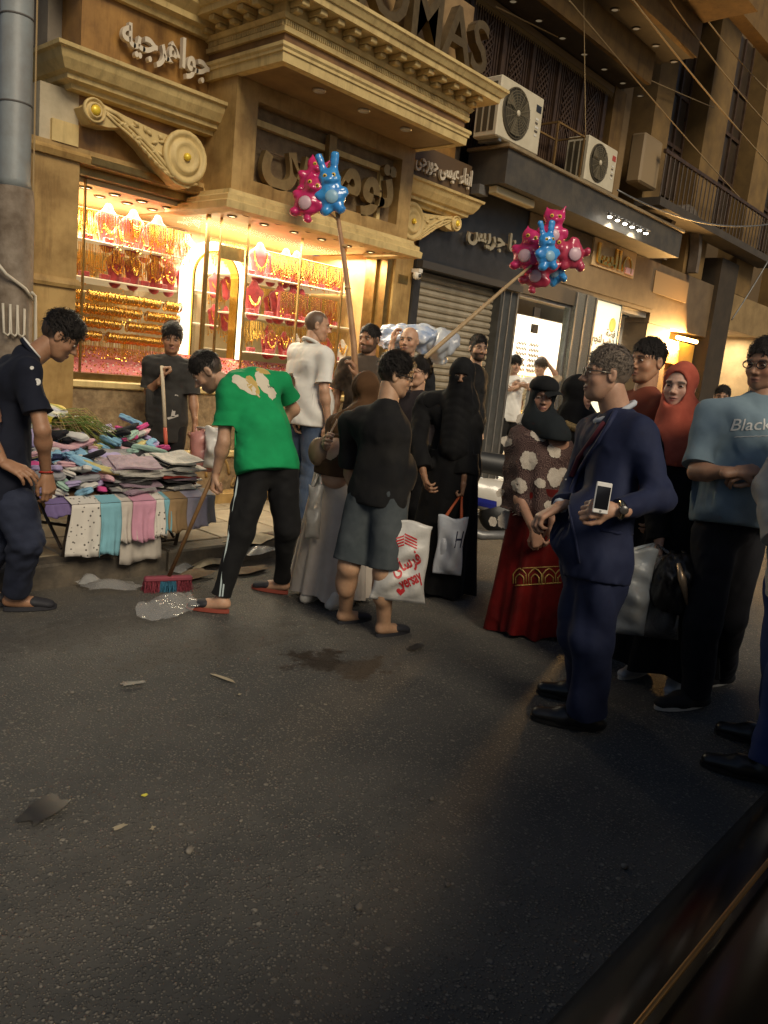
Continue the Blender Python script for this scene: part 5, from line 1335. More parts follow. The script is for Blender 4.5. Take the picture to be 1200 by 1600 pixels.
def print_text(text, v, q, origin, u, w, n, width, m, parent, name, bold=.01, height=None, shear=0.0):
    gl = glyphs(text, bold); x0 = min(a[:, 0].min() for _, a, _ in gl); x1 = max(a[:, 0].max() for _, a, _ in gl); y0 = min(a[:, 1].min() for _, a, _ in gl); y1 = max(a[:, 1].max() for _, a, _ in gl)
    s = width/(x1-x0); sy = height/(y1-y0) if height else s; out = []
    for ch, a, f in gl:
        vv, ff = cut_up([((p[0]-x0)*s+shear*(p[1]-y0)*sy, (p[1]-y0)*sy, 0) for p in a], f)
        out.append(decal(name, [(p[0], p[1]) for p in vv], ff, v, q, origin, u, w, n, m, parent))
    return out
NAVY = cloth('navy_pique', (.012, .014, .024)); BLK = cloth('black_cotton', (.010, .010, .011), (.018, .017, .016)); JEAN = cloth('blue_denim', (.05, .075, .13), (.09, .12, .18), bscale=500)
DJEAN = cloth('dark_denim', (.018, .022, .04), (.03, .036, .06)); WHT = cloth('white_cotton', (.74, .72, .67), (.68, .66, .61)); GRN = cloth('green_jersey', (.012, .30, .10), (.01, .24, .08))
BLKSHOE = mat('black_leather', (.012, .011, .011), .35, (.02, .018, .016), 20); RUB = mat('dark_rubber', (.02, .02, .026), .7); REDSOLE = mat('red_sole', (.25, .05, .03), .7); WSOLE = mat('white_rubber', (.6, .57, .5), .6)
S1 = (.36, .20, .12); S2 = (.30, .16, .09); S3 = (.42, .25, .16); S4 = (.26, .14, .08); S5 = (.46, .29, .2)

# 1 sweeper in green, bent forward with his back to us
fa = floor_at(340, 962); fb_ = floor_at(434, 934); P = (fa+fb_)/2; p = (P.x, P.y, 0)
e = person(p, 'man in green printed T-shirt and black striped track trousers bending to sweep')
J = standing(p, 1.74, toward(p, -128)); D0 = depth((P.x, P.y, .9))
J['pelvis'] = np.array(at(418, 722, D0)); rr = J['r']
def q_(x, y, d=0): return np.array(at(x, y, D0+d))
J.update(hipL=q_(398, 738, -.02), hipR=q_(440, 734, .04), waist=q_(412, 672, .03), chest=q_(392, 618, .08), neck=q_(358, 592, .12), hd=q_(326, 583, .12))
J.update(shL=q_(352, 612, -.04), shR=q_(436, 592, .2), elL=q_(350, 690, -.02), wrL=q_(338, 738, .06), elR=q_(459, 640, .34), wrR=q_(400, 700, .42))
J.update(knL=q_(377, 830, -.06), knR=q_(448, 825, .1), anL=np.array(floor_at(344, 958))+V3(0, 0, .085), anR=np.array(floor_at(438, 928))+V3(0, 0, .085))
J['toeL'] = J['anL']+dirn(toward(p, -105))*.17-V3(0, 0, .055); J['toeR'] = J['anR']+dirn(toward(p, -115))*.17-V3(0, 0, .055)
J['cf'] = nz(np.cross(J['shR']-J['shL'], J['chest']-J['pelvis'])); J['cf'] = J['cf']*np.sign(J['cf']@J['f'] or 1)
look(J, p, -92, -42); J['headu'] = nz(V3(0, 0, 1)+dirn(toward(p, -92))*.75)
gl_ = nz(J['wrL']-J['elL'])
body_obj(J, e, S3, head=dict(beard=.55), hands=dict(L=dict(n=-CR, d=gl_-V3(0, 0, .3), curl=(1, 1, 1, 1), thumb=.8), R=dict(n=CF, curl=(1, 1, 1, 1))), feet=True, legs='low')
head_on(J, e, style='short', seed=3, top=.006)
tee, tv, tq = top_obj(J, e, GRN, sleeve=.34, hem=.07, fit=1.1, seed=14, fold=.0055, sleeve_r=1.08)
tr, lv, lq = legs_obj(J, e, cloth('black_track', (.009, .009, .010), (.014, .014, .014)), length=.97, fit=1.1, taper=.78, seed=12, fold=.007, name='track_trousers', top=.0)
# side stripe down the near leg
pts = []; bv = BVHTree.FromPolygons([tuple(x) for x in lv], [tuple(int(i) for i in f) for f in lq])
for (x, y) in ((372, 718), (371, 745), (364, 790), (357, 830), (350, 870), (345, 905), (341, 932)):
    d = ray(x, y).normalized(); h = None
    for dx in range(0, 30):
        h = bv.ray_cast(CP, ray(x+dx, y).normalized(), 12)[0]
        if h is not None: break
    if h is not None: pts.append(h-ray(x, y).normalized()*.003)
for off, nm in ((0, 'stripe'), (.016, 'stripe')):
    mb = Mb(); mb.grid(lambda u, v: pts[min(len(pts)-1, int(round(v*(len(pts)-1))))]+CR*(off+.009*u), 2, len(pts)); mb.obj(nm, mat('stripe_pale', (.42, .5, .5), .7), tr)
for n in 'LR': shoe_obj(J, n, e, RUB, 'slipper', REDSOLE)
# print on the back: pale leaves and gold petals
LEAFW = mat('print_cream', (.62, .55, .42), .8); LEAFG = mat('print_gold', (.5, .34, .1), .8)
bn = -CF; o_ = Vector(q_(392, 612, 0))
def petal(cx, cy, L_, W_, ang, m, nm='leaf_print'):
    fl = []; n = 10; ca, sa = math.cos(R(ang)), math.sin(R(ang)); PXM = D0/FPX
    for i in range(n):
        for j in range(5):
            t = i/(n-1); w = (j/4-.5)*W_*(math.sin(PI*min(1, t*1.05+.05))**.6)*(1+.12*math.sin(t*19)); a = (t-.5)*L_
            fl.append(((cx-392+a*ca-w*sa)*PXM, -(cy-612+a*sa+w*ca)*PXM))
    decal(nm, fl, [(i*5+j, i*5+j+1, (i+1)*5+j+1, (i+1)*5+j) for i in range(n-1) for j in range(4)], tv, tq, o_, CR, CU, bn, m, tee)
petal(388, 606, 52, 17, 38, LEAFW); petal(380, 600, 26, 12, 10, LEAFW); petal(398, 606, 40, 14, 62, LEAFG); petal(412, 600, 46, 17, 62, LEAFW); petal(410, 578, 24, 10, 20, LEAFG); petal(424, 615, 22, 12, 80, LEAFW)
print_text('WA', tv, tq, o_+Vector(CR)*(418-392)*D0/FPX-Vector(CU)*(606-612)*D0/FPX, CR, CU, bn, .035, mat('print_ink', (.02, .05, .03), .8), tee, 'letter_print')
GREEN_J = J

# 2 stall keeper in navy polo leaning over the stall
P = floor_at(18, 962); p = (P.x, P.y, 0); D0 = depth((P.x, P.y, .8))
e = person(p, 'man in navy polo with piped collar and jeans leaning over the stall')
J = standing(p, 1.76, toward(p, 100))
J.update(pelvis=q_(8, 765, 0), hipL=q_(-14, 778, .06), hipR=q_(24, 782, -.06), waist=q_(8, 690), chest=q_(18, 615), neck=q_(48, 548), hd=q_(92, 528, .04), shR=q_(46, 572, -.17), shL=q_(18, 570, .18),
    elR=q_(66, 672, -.18), wrR=q_(72, 738, -.02), elL=q_(-12, 690, .1), wrL=q_(8, 722, .02), knR=q_(40, 850, -.04), knL=q_(-10, 850, .1))
J['anR'] = np.array(floor_at(22, 955))+V3(0, 0, .085); J['anL'] = np.array(floor_at(-30, 948))+V3(0, 0, .085)
for n in 'RL': J['toe'+n] = J['an'+n]+dirn(toward(p, 95))*.18-V3(0, 0, .055)
J['wrL'] = q_(4, 722, -.2); J['elL'] = q_(-25, 660, -.12)
look(J, p, 92, -32); J['headu'] = nz(V3(0, 0, 1)+dirn(toward(p, 92))*.55)
body_obj(J, e, S2, head=dict(), hands=dict(R=dict(n=CR*.8-CF*.6, d=V3(0, 0, -1)+np.array(CR)*.2, curl=(.45, .5, .55, .6)), L=dict(n=V3(0, 0, 1)-np.array(CF)*.5, d=np.array(CR)-V3(0, 0, .45), curl=(.25, .3, .3, .35), thumb=.2)), feet=True, legs='low')
head_on(J, e, style='quiff', seed=4, top=.016)
tee, tv, tq = top_obj(J, e, NAVY, sleeve=.36, hem=.1, fit=1.02, seed=21, fold=.007, name='polo_shirt')
legs_obj(J, e, DJEAN, length=.93, fit=1.12, seed=22, fold=.008, name='jeans')
for n in 'LR': shoe_obj(J, n, e, RUB, 'slipper')
r, f, u = frame_of(J['headf'], J['headu']); nc = J['neck']*.8+J['hd']*.2
na = nz(J['hd']-nz(J['headf'])*.03-J['neck']); n1 = nz(np.cross(na, CF)); n2 = np.cross(na, n1); nc = J['neck']*.98+J['hd']*.02
Mb().tube([Vector(nc+.066*(math.cos(t)*n1+math.sin(t)*n2)) for t in np.linspace(0, 2*PI, 19)], .014, 6, cap=False).obj('collar', NAVY, e, True)
Mb().tube([Vector(nc+na*.013+.072*(math.cos(t)*n1+math.sin(t)*n2)) for t in np.linspace(0, 2*PI, 19)], .005, 5).obj('collar_piping', WHT, e, True)
c0 = q_(61, 597, -.3)
for dx, dy, rr0 in ((0, 0, .019), (-8, -22, .01)):
    h = BVHTree.FromPolygons([tuple(x) for x in tv], [tuple(int(i) for i in f_) for f_ in tq]).ray_cast(CP, ray(58+dx, 597+dy).normalized(), 9)[0]
    if h: Mb().lathe([(rr0, 0), (rr0*.9, .004), (rr0*.55, .0045), (rr0*.5, .002)], h-ray(58, 597).normalized()*.001, 14, -CF).obj('badge', WHT, e)
Mb().tube([Vector(J['wrR']+.032*(math.cos(t)*np.array(CR)+math.sin(t)*np.array(CF))) for t in np.linspace(0, 2*PI, 14)], .006, 5, cap=False).obj('wristband', mat('red_band', (.4, .03, .02), .6), e, True)
Mb().tube([Vector(J['wrL']*.9+J['elL']*.1+.034*(math.cos(t)*np.array(CU)+math.sin(t)*np.array(CF))) for t in np.linspace(0, 2*PI, 14)], .007, 5, cap=False).obj('wristwatch', mat('watch_pale', (.4, .36, .25), .4, metal=.5), e, True)

# 3 boy behind the stall with a stick
p = (3.62, 5.62, .13); e = person(p, 'boy in long charcoal T-shirt holding an upright stick behind the stall')
J = standing(p, 1.56, toward(p, 4), .13); D0 = depth((p[0], p[1], 1.0)); look(J, p, 0, -6)
J.update(elR=q_(232, 612, -.05), wrR=q_(252, 592, -.22), elL=q_(302, 625), wrL=q_(305, 662, -.03))
body_obj(J, e, S2, head=dict(), hands=dict(R=dict(n=-CR, d=V3(0, 0, .9)+np.array(CR)*.3, curl=(1, 1, 1, 1), thumb=.8), L=dict(n=CR, d=V3(0, 0, -1), curl=(.9, .9, .9, .9))), feet=False)
head_on(J, e, style='thick', seed=6)
tee, tv, tq = top_obj(J, e, cloth('charcoal_cotton', (.03, .028, .026), (.045, .042, .038)), sleeve=.42, hem=.24, fit=.94, flare=.03, seed=31, fold=.007)
legs_obj(J, e, BLK, seed=32)
for n in 'LR': shoe_obj(J, n, e, RUB)
h = q_(268, 632, -.12); decal('brush_print', [(x*D0/FPX, y*D0/FPX) for x, y in ((-2, -17), (3, -17), (9, 15), (5, 16), (-8, -20), (8, -14), (8, -17), (-6, -23))], [(0, 1, 2, 3), (4, 5, 6, 7)], tv, tq, Vector(h), CR, CU, -CF, mat('print_grey', (.4, .37, .33), .8), tee)
STICK = mat('stick_pale', (.5, .42, .3), .6, (.42, .34, .23), 20); bt = J['wrR']+np.array(CR)*.02
tag(Mb().tube([Vector(q_(253, 572, -.25)), Vector(q_(258, 668, -.3))], .014, 8).obj('sweeping_stick', STICK, None, True), 'pale stick held upright by the boy behind the stall', 'stick')
Mb().tube([Vector(q_(258, 668.5, -.3)), Vector(q_(259.5, 700, -.31))], .0145, 8).obj('red_grip', mat('red_grip', (.5, .09, .05), .5), bpy.data.objects['sweeping_stick'], True)

# 4 man in white polo on the pavement
P = floor_at(472, 822, .13); p = (P.x, P.y+.06, .13); e = person(p, 'man with cropped hair in white polo and jeans seen from behind')
J = standing(p, 1.81, toward(p, 128), .13); D0 = depth((p[0], p[1], 1.0)); look(J, p, 96, -4)
J.update(elL=q_(458, 600, -.05), wrL=q_(462, 645, -.06))
body_obj(J, e, S3, head=dict(scalp=(.11, .07, .045)), hands=dict(R=dict(n=J['r'], curl=(.5, .5, .5, .5)), L=dict(n=-np.array(CR), d=V3(.0, 0, -1), curl=(.4, .45, .5, .5))))
head_on(J, e, (.035, .026, .02), None)
top_obj(J, e, WHT, sleeve=.4, hem=.12, fit=1.1, belly=.4, seed=41, fold=.008, name='polo_shirt')
Mb().tube([Vector(J['neck']+V3(0, 0, .02)+.07*(math.cos(t)*J['r']+math.sin(t)*J['f'])+V3(0, 0, -.03*math.sin(t))) for t in np.linspace(0, 2*PI, 17)], .015, 6, cap=False).obj('collar', WHT, e, True)
legs_obj(J, e, JEAN, seed=42, name='jeans')
for n in 'LR': shoe_obj(J, n, e, BLKSHOE, sole=WSOLE)

# 5-7 balloon sellers and porter behind
def bystander(x, y, H, label, off, hoff, skin, m, z0=0.0, style='short', dpt=None, seed=1, beard=0, pitch=0, top=.012, lower=BLK, hairc=(.012, .009, .007), moust=0, sleeve=.4, **kw):
    """someone half hidden in the crowd: x, y = photo place of the head's centre, H = height"""
    d = ray(x, y); t = dpt if dpt else (z0+H/1.75*1.615-CAM_H)/d.z
    c = CP+d*t; p = (c.x, c.y, z0); e = person(p, label); J = standing(p, H, toward(p, off), z0)
    J['hd'] = np.array([c.x, c.y, J['hd'][2]]); look(J, p, hoff, pitch)
    return e, J, p
def finish(e, J, skin, m, lower=BLK, style='short', seed=1, beard=0, top=.012, hairc=(.012, .009, .007), moust=0, sleeve=.4, hands=True, name='shirt', eye=True, belly=0, fit=1.0, jowl=0, hem=.12, bald=False):
    hd = dict(R=dict(n=J['r'], curl=(.5,)*4), L=dict(n=-J['r'], curl=(.5,)*4)) if hands else {}
    body_obj(J, e, skin, head=dict(beard=beard, moust=moust, jowl=jowl, scalp=None if bald else hairc), hands=hd)
    head_on(J, e, hairc, style, eye, seed, top)
    r = top_obj(J, e, m, sleeve=sleeve, hem=hem, seed=seed+50, fit=fit, belly=belly, fold=.007, name=name)
    legs_obj(J, e, lower, seed=seed+60)
    for n in 'LR': shoe_obj(J, n, e, BLKSHOE)
    return r
e, J, p = bystander(576, 541, 1.74, 'bearded balloon seller half hidden behind the white polo', 0, -35, S2, BLK, .13, dpt=6.7); SELLER = (e, J, p); D0 = depth(J['pelvis'])
J.update(elL=q_(566, 640, -.2), wrL=q_(557, 590, -.3)); finish(e, J, S2, cloth('umber_shirt', (.08, .06, .045)), seed=71, beard=.8, top=.004)
e, J, p = bystander(638, 540, 1.78, 'balding older man carrying plastic-wrapped bundles on his shoulder', 0, -20, S3, BLK, .13, dpt=7.0); PORTER = (e, J, p); D0 = depth(J['pelvis'])
J.update(elR=q_(606, 585, -.1), wrR=q_(612, 540, -.1)); finish(e, J, S3, cloth('dark_shirt', (.018, .018, .02)), seed=72, style=None, beard=.25, bald=True)
e, J, p = bystander(655, 568, 1.62, 'dark-haired youth in dark shirt holding the slanting balloon pole', -15, -40, S3, BLK, .0, dpt=6.15, pitch=14); YOUTH = (e, J, p); D0 = depth(J['pelvis'])
J.update(elR=q_(622, 640, -.1), wrR=q_(636, 600, -.2)); finish(e, J, S3, cloth('plum_shirt', (.025, .02, .022)), seed=73, style='thick', sleeve=.9)

# 8 boy in black T-shirt with glasses and shopping bag
P = (floor_at(540, 982)+floor_at(602, 1000))/2; p = (P.x, P.y, 0); D0 = depth((P.x, P.y, .8))
e = person(p, 'stout boy in black T-shirt, glasses and grey shorts carrying a white bag')
J = standing(p, 1.60, toward(p, 142)); look(J, p, 100, -6)
J.update(elR=q_(613, 742, -.05), wrR=q_(625, 792, -.06), shR=q_(604, 655, -.08), shL=q_(544, 652, .1), elL=q_(548, 740, .25), wrL=q_(566, 790, .3))
J['anL'] = np.array(floor_at(538, 974))+V3(0, 0, .07); J['anR'] = np.array(floor_at(598, 994))+V3(0, 0, .07); J['knL'] = q_(545, 885, .02); J['knR'] = q_(600, 895, -.04)
for n in 'RL': J['toe'+n] = J['an'+n]+dirn(toward(p, 130))*.17-V3(0, 0, .05)
body_obj(J, e, S5 if False else (.40, .24, .145), head=dict(jowl=1.2), hands=dict(R=dict(n=CR, d=V3(0, 0, -1), curl=(1, 1, 1, 1), thumb=.8), L=dict(n=-J['r'])), legs=True, feet=True, girth=1.3, neckr=.062)
head_on(J, e, style='thick', seed=9, top=.008)
tee, tv, tq = top_obj(J, e, BLK, sleeve=.42, hem=.11, fit=1.12, belly=.5, seed=81, fold=.006, sleeve_r=1.02)
legs_obj(J, e, cloth('grey_denim', (.045, .055, .06), (.07, .08, .085)), length=.47, fit=1.12, girth=.93, seed=82, name='shorts', top=-.02)
for n in 'LR': shoe_obj(J, n, e, RUB, 'slipper')
def glasses(J, parent, m=None, w=.024):
    k = J['k']; r, f, u = frame_of(J['headf'], J['headu']); c = J['hd']; m = m or BLKSHOE; mb = Mb()
    for s in (1, -1):
        mb.tube([Vector(c+k*(r*(s*.034+w*math.cos(t))+f*(.101-.12*abs(.034+w*math.cos(t)*1)**1.3)+u*(.012+.018*math.sin(t)))) for t in np.linspace(0, 2*PI, 15)], .0028*k, 5, cap=False)
        mb.tube([Vector(c+k*(r*s*.06+f*.09+u*.016)), Vector(c+k*(r*s*.078+f*.045+u*.018)), Vector(c+k*(r*s*.081-f*.005+u*.014))], .0028*k, 5)
    mb.tube([Vector(c+k*(r*-.012+f*.103+u*.016)), Vector(c+k*(r*.012+f*.103+u*.016))], .0026*k, 5)
    mb.obj('glasses', m, parent, True)
glasses(J, e); BOY_J = J

# 9 woman in long white skirt behind the boy
P = floor_at(514, 955); p = (P.x+.06, P.y+.12, 0); D0 = depth((p[0], p[1], .8)); e = person(p, 'woman in brown headscarf and long white skirt behind the stout boy')
J = standing(p, 1.58, toward(p, 150)); J['hd'] = q_(573, 612, .15); J['neck'] = q_(567, 652, .13); look(J, p, 140); J['shL'] = q_(524, 655, .1); J['shR'] = q_(580, 655, .2); J['chest'] = q_(545, 690, .12); J['elL'] = q_(520, 720, .05); J['wrL'] = q_(512, 700, -.08); J['elR'] = q_(585, 740, .15); J['wrR'] = q_(580, 800, .1)
body_obj(J, e, S5, head=dict(), hands=dict(L=dict(n=-J['r']))); scarf(J, e, cloth('brown_scarf', (.09, .045, .02)), seed=91)
top_obj(J, e, cloth('brown_top', (.07, .036, .018)), sleeve=.95, hem=.02, seed=92, fit=.85, sleeve_r=.9)
skirt_obj(J, e, cloth('white_skirt', (.56, .5, .44), (.48, .42, .36)), .06, .15, .27, q_(535, 705, .1), nf=9, amp=.03, seed=93)
for n in 'LR': shoe_obj(J, n, e, mat('white_shoe', (.6, .56, .48), .5), sole=WSOLE)
SKIRT_D = D0

# 10 woman in black niqab with carrier bag
P = floor_at(684, 925); p = (P.x, P.y, 0); D0 = depth((P.x, P.y, .8)); e = person(p, 'woman in full black niqab and robe carrying a pale carrier bag')
J = standing(p, 1.64, toward(p, -8)); look(J, p, -5); J.update(shL=q_(716, 625, -.02), shR=q_(662, 622, .02), elL=q_(722, 690, -.08), wrL=q_(724, 752, -.14), elR=q_(650, 690, -.06), wrR=q_(662, 740, -.16))
body_obj(J, e, S4, head=dict(), hands=dict(L=dict(n=CR, d=V3(0, 0, -1), curl=(1, 1, 1, 1), thumb=.8), R=dict(n=-np.array(CR)))); eyes(J['hd'], J['headf'], J['headu'], J['k'], e)
NIQ = cloth('niqab_black', (.006, .006, .007), (.010, .010, .010)); scarf(J, e, NIQ, drop=.55, seed=101, cover_face=True, wide=1.15, name='niqab')
top_obj(J, e, NIQ, sleeve=.92, hem=.25, fit=1.08, flare=.06, seed=102, sleeve_r=1.15, fold=.01, name='robe_top')
skirt_obj(J, e, NIQ, .03, .17, .25, J['waist'], nf=8, amp=.03, seed=103, name='robe_skirt')
for n in 'LR': shoe_obj(J, n, e, BLKSHOE)
NIQ_J = J

# 11 bearded man by the shutter
e, J, p = bystander(747, 549, 1.80, 'bearded man in black T-shirt standing before the roller shutter', 75, 25, S5, BLK, .13, dpt=7.7); D0 = depth(J['pelvis'])
J.update(shR=q_(722, 588, -.1), elR=q_(729, 636, -.1), wrR=q_(736, 672, -.12)); finish(e, J, (.44, .27, .18), BLK, seed=111, beard=.95, sleeve=.42, top=.006)
# 12 two in the shop doorway
e, J, p = bystander(806, 560, 1.70, 'boy in white shirt with folded arms in the lit shop doorway', 25, 20, S3, WHT, .17, dpt=10.9); D0 = depth(J['pelvis'])
J.update(elR=q_(797, 598, -.05), wrR=q_(818, 602, -.25), elL=q_(826, 596, -.05), wrL=q_(806, 605, -.22)); finish(e, J, S5, WHT, style='mop', seed=121, sleeve=.8)
e, J, p = bystander(846, 563, 1.72, 'youth in beige top touching his head inside the lit shop', -20, -30, S3, WHT, .17, dpt=11.6); D0 = depth(J['pelvis'])
J.update(elL=q_(872, 590, -.05), wrL=q_(856, 568, -.1)); finish(e, J, S3, cloth('beige_top', (.4, .3, .2)), style='mop', seed=122, sleeve=.5, hairc=(.05, .03, .015))

# 13 woman in floral shawl and dark red robe
P = floor_at(822, 985); p = (P.x, P.y, 0); D0 = depth((P.x, P.y, .8)); e = person(p, 'woman in brown flowered shawl, black cap and dark red robe')
J = standing(p, 1.59, toward(p, 14)); look(J, p, 8, -4); J['hd'] = q_(848, 622, .0); J['neck'] = q_(842, 660, .02)
J.update(shL=q_(868, 690, .02), shR=q_(812, 690, .02), elL=q_(872, 755, -.06), wrL=q_(862, 822, -.24), elR=q_(806, 765, -.04), wrR=q_(834, 828, -.26))
body_obj(J, e, (.34, .19, .125), head=dict(lip=(.3, .1, .1)), hands=dict(L=dict(n=CR, d=V3(0, 0, -1), curl=(.8,)*4), R=dict(n=-np.array(CF), d=np.array(CR)*.4-V3(0, 0, .9), curl=(.8,)*4))); eyes(J['hd'], J['headf'], J['headu'], J['k'], e)
scarf(J, e, cloth('black_hijab', (.010, .013, .016), (.016, .02, .022)), drop=.1, seed=131, face=(.056, .05, .074))
k = J['k']; r, f, u = frame_of(J['headf'], J['headu']); c = J['hd']; cp_ = Blob(); cp_.ell(c+k*(u*.075-f*.005), [k*.1, k*.118, k*.075], np.array([r, f, u]), .01); cp_.cut(c+k*u*.055, -u)
v, q, _ = cp_.mesh(.008); cpo = np_obj('cap', [(v, q)], cloth('black_cap', (.012, .013, .014)), e)
bd_ = nz(f+r*-.55) if False else nz(f-np.cross(f, u)*0+np.array(CR)*.8)
Mb().grid(lambda a, b: Vector(c+k*(u*(.06-.028*b-.02*(2*a-1)**2)+bd_*(.085+.06*b*(1-.35*(2*a-1)**2))+np.cross(bd_, u)*(a-.5)*.17)), 11, 6).obj('brim', cloth('black_cap', (.012, .013, .014)), cpo, True)
shm = bpy.data.materials.new('flowered_shawl'); shm.use_nodes = True
def shawl_nodes():
    nt = shm.node_tree; b = nt.nodes['Principled BSDF']; N = nt.nodes.new; L = nt.links.new; b.inputs['Roughness'].default_value = .85
    tc = N('ShaderNodeTexCoord'); nz_ = N('ShaderNodeTexNoise'); nz_.inputs['Scale'].default_value = 24; L(tc.outputs['Object'], nz_.inputs[0])
    ad = N('ShaderNodeMix'); ad.data_type = 'VECTOR'; ad.inputs[0].default_value = .035; L(tc.outputs['Object'], ad.inputs[4]); L(nz_.outputs['Color'], ad.inputs[5])
    v2 = N('ShaderNodeTexVoronoi'); v2.inputs['Scale'].default_value = 19; L(ad.outputs[1], v2.inputs[0])
    w = N('ShaderNodeMath'); w.operation = 'MULTIPLY'; w.inputs[1].default_value = 42; L(v2.outputs['Distance'], w.inputs[0]); sn = N('ShaderNodeMath'); sn.operation = 'SINE'; L(w.outputs[0], sn.inputs[0])
    rp = N('ShaderNodeMapRange'); rp.inputs[1].default_value = .3; rp.inputs[2].default_value = .9; L(sn.outputs[0], rp.inputs[0])
    mx = N('ShaderNodeMix'); mx.data_type = 'RGBA'; mx.inputs[6].default_value = (.045, .02, .018, 1); mx.inputs[7].default_value = (.14, .085, .07, 1); L(rp.outputs[0], mx.inputs[0])
    L(mx.outputs[2], b.inputs['Base Color'])
    bp = N('ShaderNodeBump'); bp.inputs['Strength'].default_value = .4; bp.inputs['Distance'].default_value = .004; L(sn.outputs[0], bp.inputs['Height']); L(bp.outputs[0], b.inputs['Normal'])
shawl_nodes()
rsh = np.random.RandomState(3); phs = rsh.uniform(0, 6.28, 5); tp_ = J['neck']+V3(0, 0, .012); fwd_ = J['f']; rt_ = np.cross(fwd_, (0, 0, 1)); zb_ = J['pelvis'][2]-.12; nu_, nv_ = 84, 44; ctr = (J['pelvis']+J['waist'])/2
def shawl_pt(a, t):
    th = a*2*PI; rad = np.interp(t, (0, .05, .12, .2, .35, .6, 1), (.06, .115, .172, .2, .215, .222, .232))
    rad = rad*(1+.065*t*(math.sin(7*th+phs[0]+1.5*math.sin(2*th+phs[1]))+.5*math.sin(13*th+phs[2]+2*t)+.3*math.sin(4*th+5*t+phs[3])))+.006*math.sin(9*t*3+3*th+phs[4])
    c = rt_*math.cos(th)*rad+fwd_*math.sin(th)*rad*(.8+.1*t); o_c = tp_*(1-t)+np.array((ctr[0], ctr[1], 0))*t
    return (o_c[0]+c[0], o_c[1]+c[1], tp_[2]+(zb_-tp_[2])*t-.02*math.sin(th*2+phs[1])*(t > .96))
v = np.array([shawl_pt(i/nu_, j/(nv_-1)) for j in range(nv_) for i in range(nu_)]); q = np.array([(j*nu_+i, j*nu_+(i+1) % nu_, (j+1)*nu_+(i+1) % nu_, (j+1)*nu_+i) for j in range(nv_-1) for i in range(nu_)]); k = J['k']
sho = np_obj('shawl', [(v, q)], shm, e)
flw = mat('flower_applique', (.52, .46, .38), .9, (.42, .36, .29), 40, .4, 200); rf = random.Random(6); PXM = D0/FPX; o_ = Vector(q_(832, 740, 0))
FLOWERS = [(817, 655, 13), (836, 682, 15), (858, 707, 14), (819, 722, 17), (806, 760, 14), (858, 748, 17), (835, 757, 10), (790, 812, 17), (781, 770, 8), (790, 690, 10), (870, 740, 10), (770, 815, 9), (862, 820, 11), (848, 790, 10), (872, 690, 9), (830, 825, 9)]
for (fx, fy, fr) in FLOWERS:
    fr *= .82
    np_ = rf.choice((5, 6)); ph = rf.random()*6; fl = [((fx-832)*PXM, -(fy-740)*PXM)]; n = 40
    for i in range(n):
        t = 2*PI*i/n; rr0 = fr*(.80+.2*abs(math.cos(np_*t/2+ph))**.5+.10*math.sin(2*t+ph*3))*(1+.05*math.sin(17*t+fx)); fl.append(((fx-832+rr0*.55*math.cos(t))*PXM, -(fy-740+rr0*.55*math.sin(t))*PXM))
    for i in range(n):
        t = 2*PI*i/n; rr0 = fr*(.80+.2*abs(math.cos(np_*t/2+ph))**.5+.10*math.sin(2*t+ph*3))*(1+.05*math.sin(17*t+fx)); fl.append(((fx-832+rr0*math.cos(t))*PXM, -(fy-740+rr0*math.sin(t))*PXM))
    decal('flower', fl, [(0, 1+i, 1+(i+1) % n) for i in range(n)]+[(1+i, 1+n+i, 1+n+(i+1) % n, 1+(i+1) % n) for i in range(n)], v, q, o_, CR, CU, -CF, flw, sho, .004)
skm = cloth('dark_red_robe', (.15, .007, .006), (.08, .005, .004), rough=.6); sk = skirt_obj(J, e, skm, .02, .19, .245, J['pelvis']+V3(0, 0, .06), nf=9, amp=.035, seed=134, name='robe', q=.85)
sv = np.array([x.co[:] for x in sk.data.vertices]); sq_ = [tuple(x.vertices) for x in sk.data.polygons]
gold_t = mat('gold_trim', (.55, .38, .12), .5, (.4, .26, .07), 60, metal=.4); o_ = Vector(q_(835, 905, 0))
bvh = BVHTree.FromPolygons([tuple(x) for x in sv], sq_)
def trim(pts, rad=.0042):
    out = []
    for (x, y) in pts:
        h = bvh.ray_cast(CP, ray(x, y).normalized(), 9)[0]
        if h is not None: out.append(h-ray(x, y).normalized()*.003)
    if len(out) > 1: Mb().tube(out, rad, 5).obj('gold_trim', gold_t, sk, True)
for x0 in (812, 836, 858, 878):
    for s_ in (1.0, .62): trim([(x0+dx*s_, 912-(10 if s_ < 1 else 0)*0-dy*s_) for dx, dy in ((-10, 0), (-10, 15), (-5, 21), (0, 24), (5, 21), (10, 15), (10, 0))])
trim([(805+k*6, 915-.4*k) for k in range(13)]); trim([(812+k*6, 888-.3*k) for k in range(12)], .003)
for n in 'LR': shoe_obj(J, n, e, BLKSHOE)

# 14 woman in black scarf edged with gold
e, J, p = bystander(905, 612, 1.60, 'woman in black scarf edged with gold behind the suited man', -20, 60, S3, BLK, 0, dpt=5.0); finish(e, J, S3, BLK, style=None, seed=141, sleeve=.95)
scarf(J, e, NIQ, drop=.2, seed=142, wide=1.2)
gt = mat('gold_lace', (.4, .27, .1), .6, (.1, .07, .03), 90, .5, 120)
tag(Mb().tube([Vector(J['neck']+.15*(math.cos(t)*J['r']+math.sin(t)*J['f'])+V3(0, 0, -.05-.05*abs(math.cos(t)))) for t in np.linspace(0, 2*PI, 25)], .028, 8, cap=False).obj('gold_border', gt, e, True))

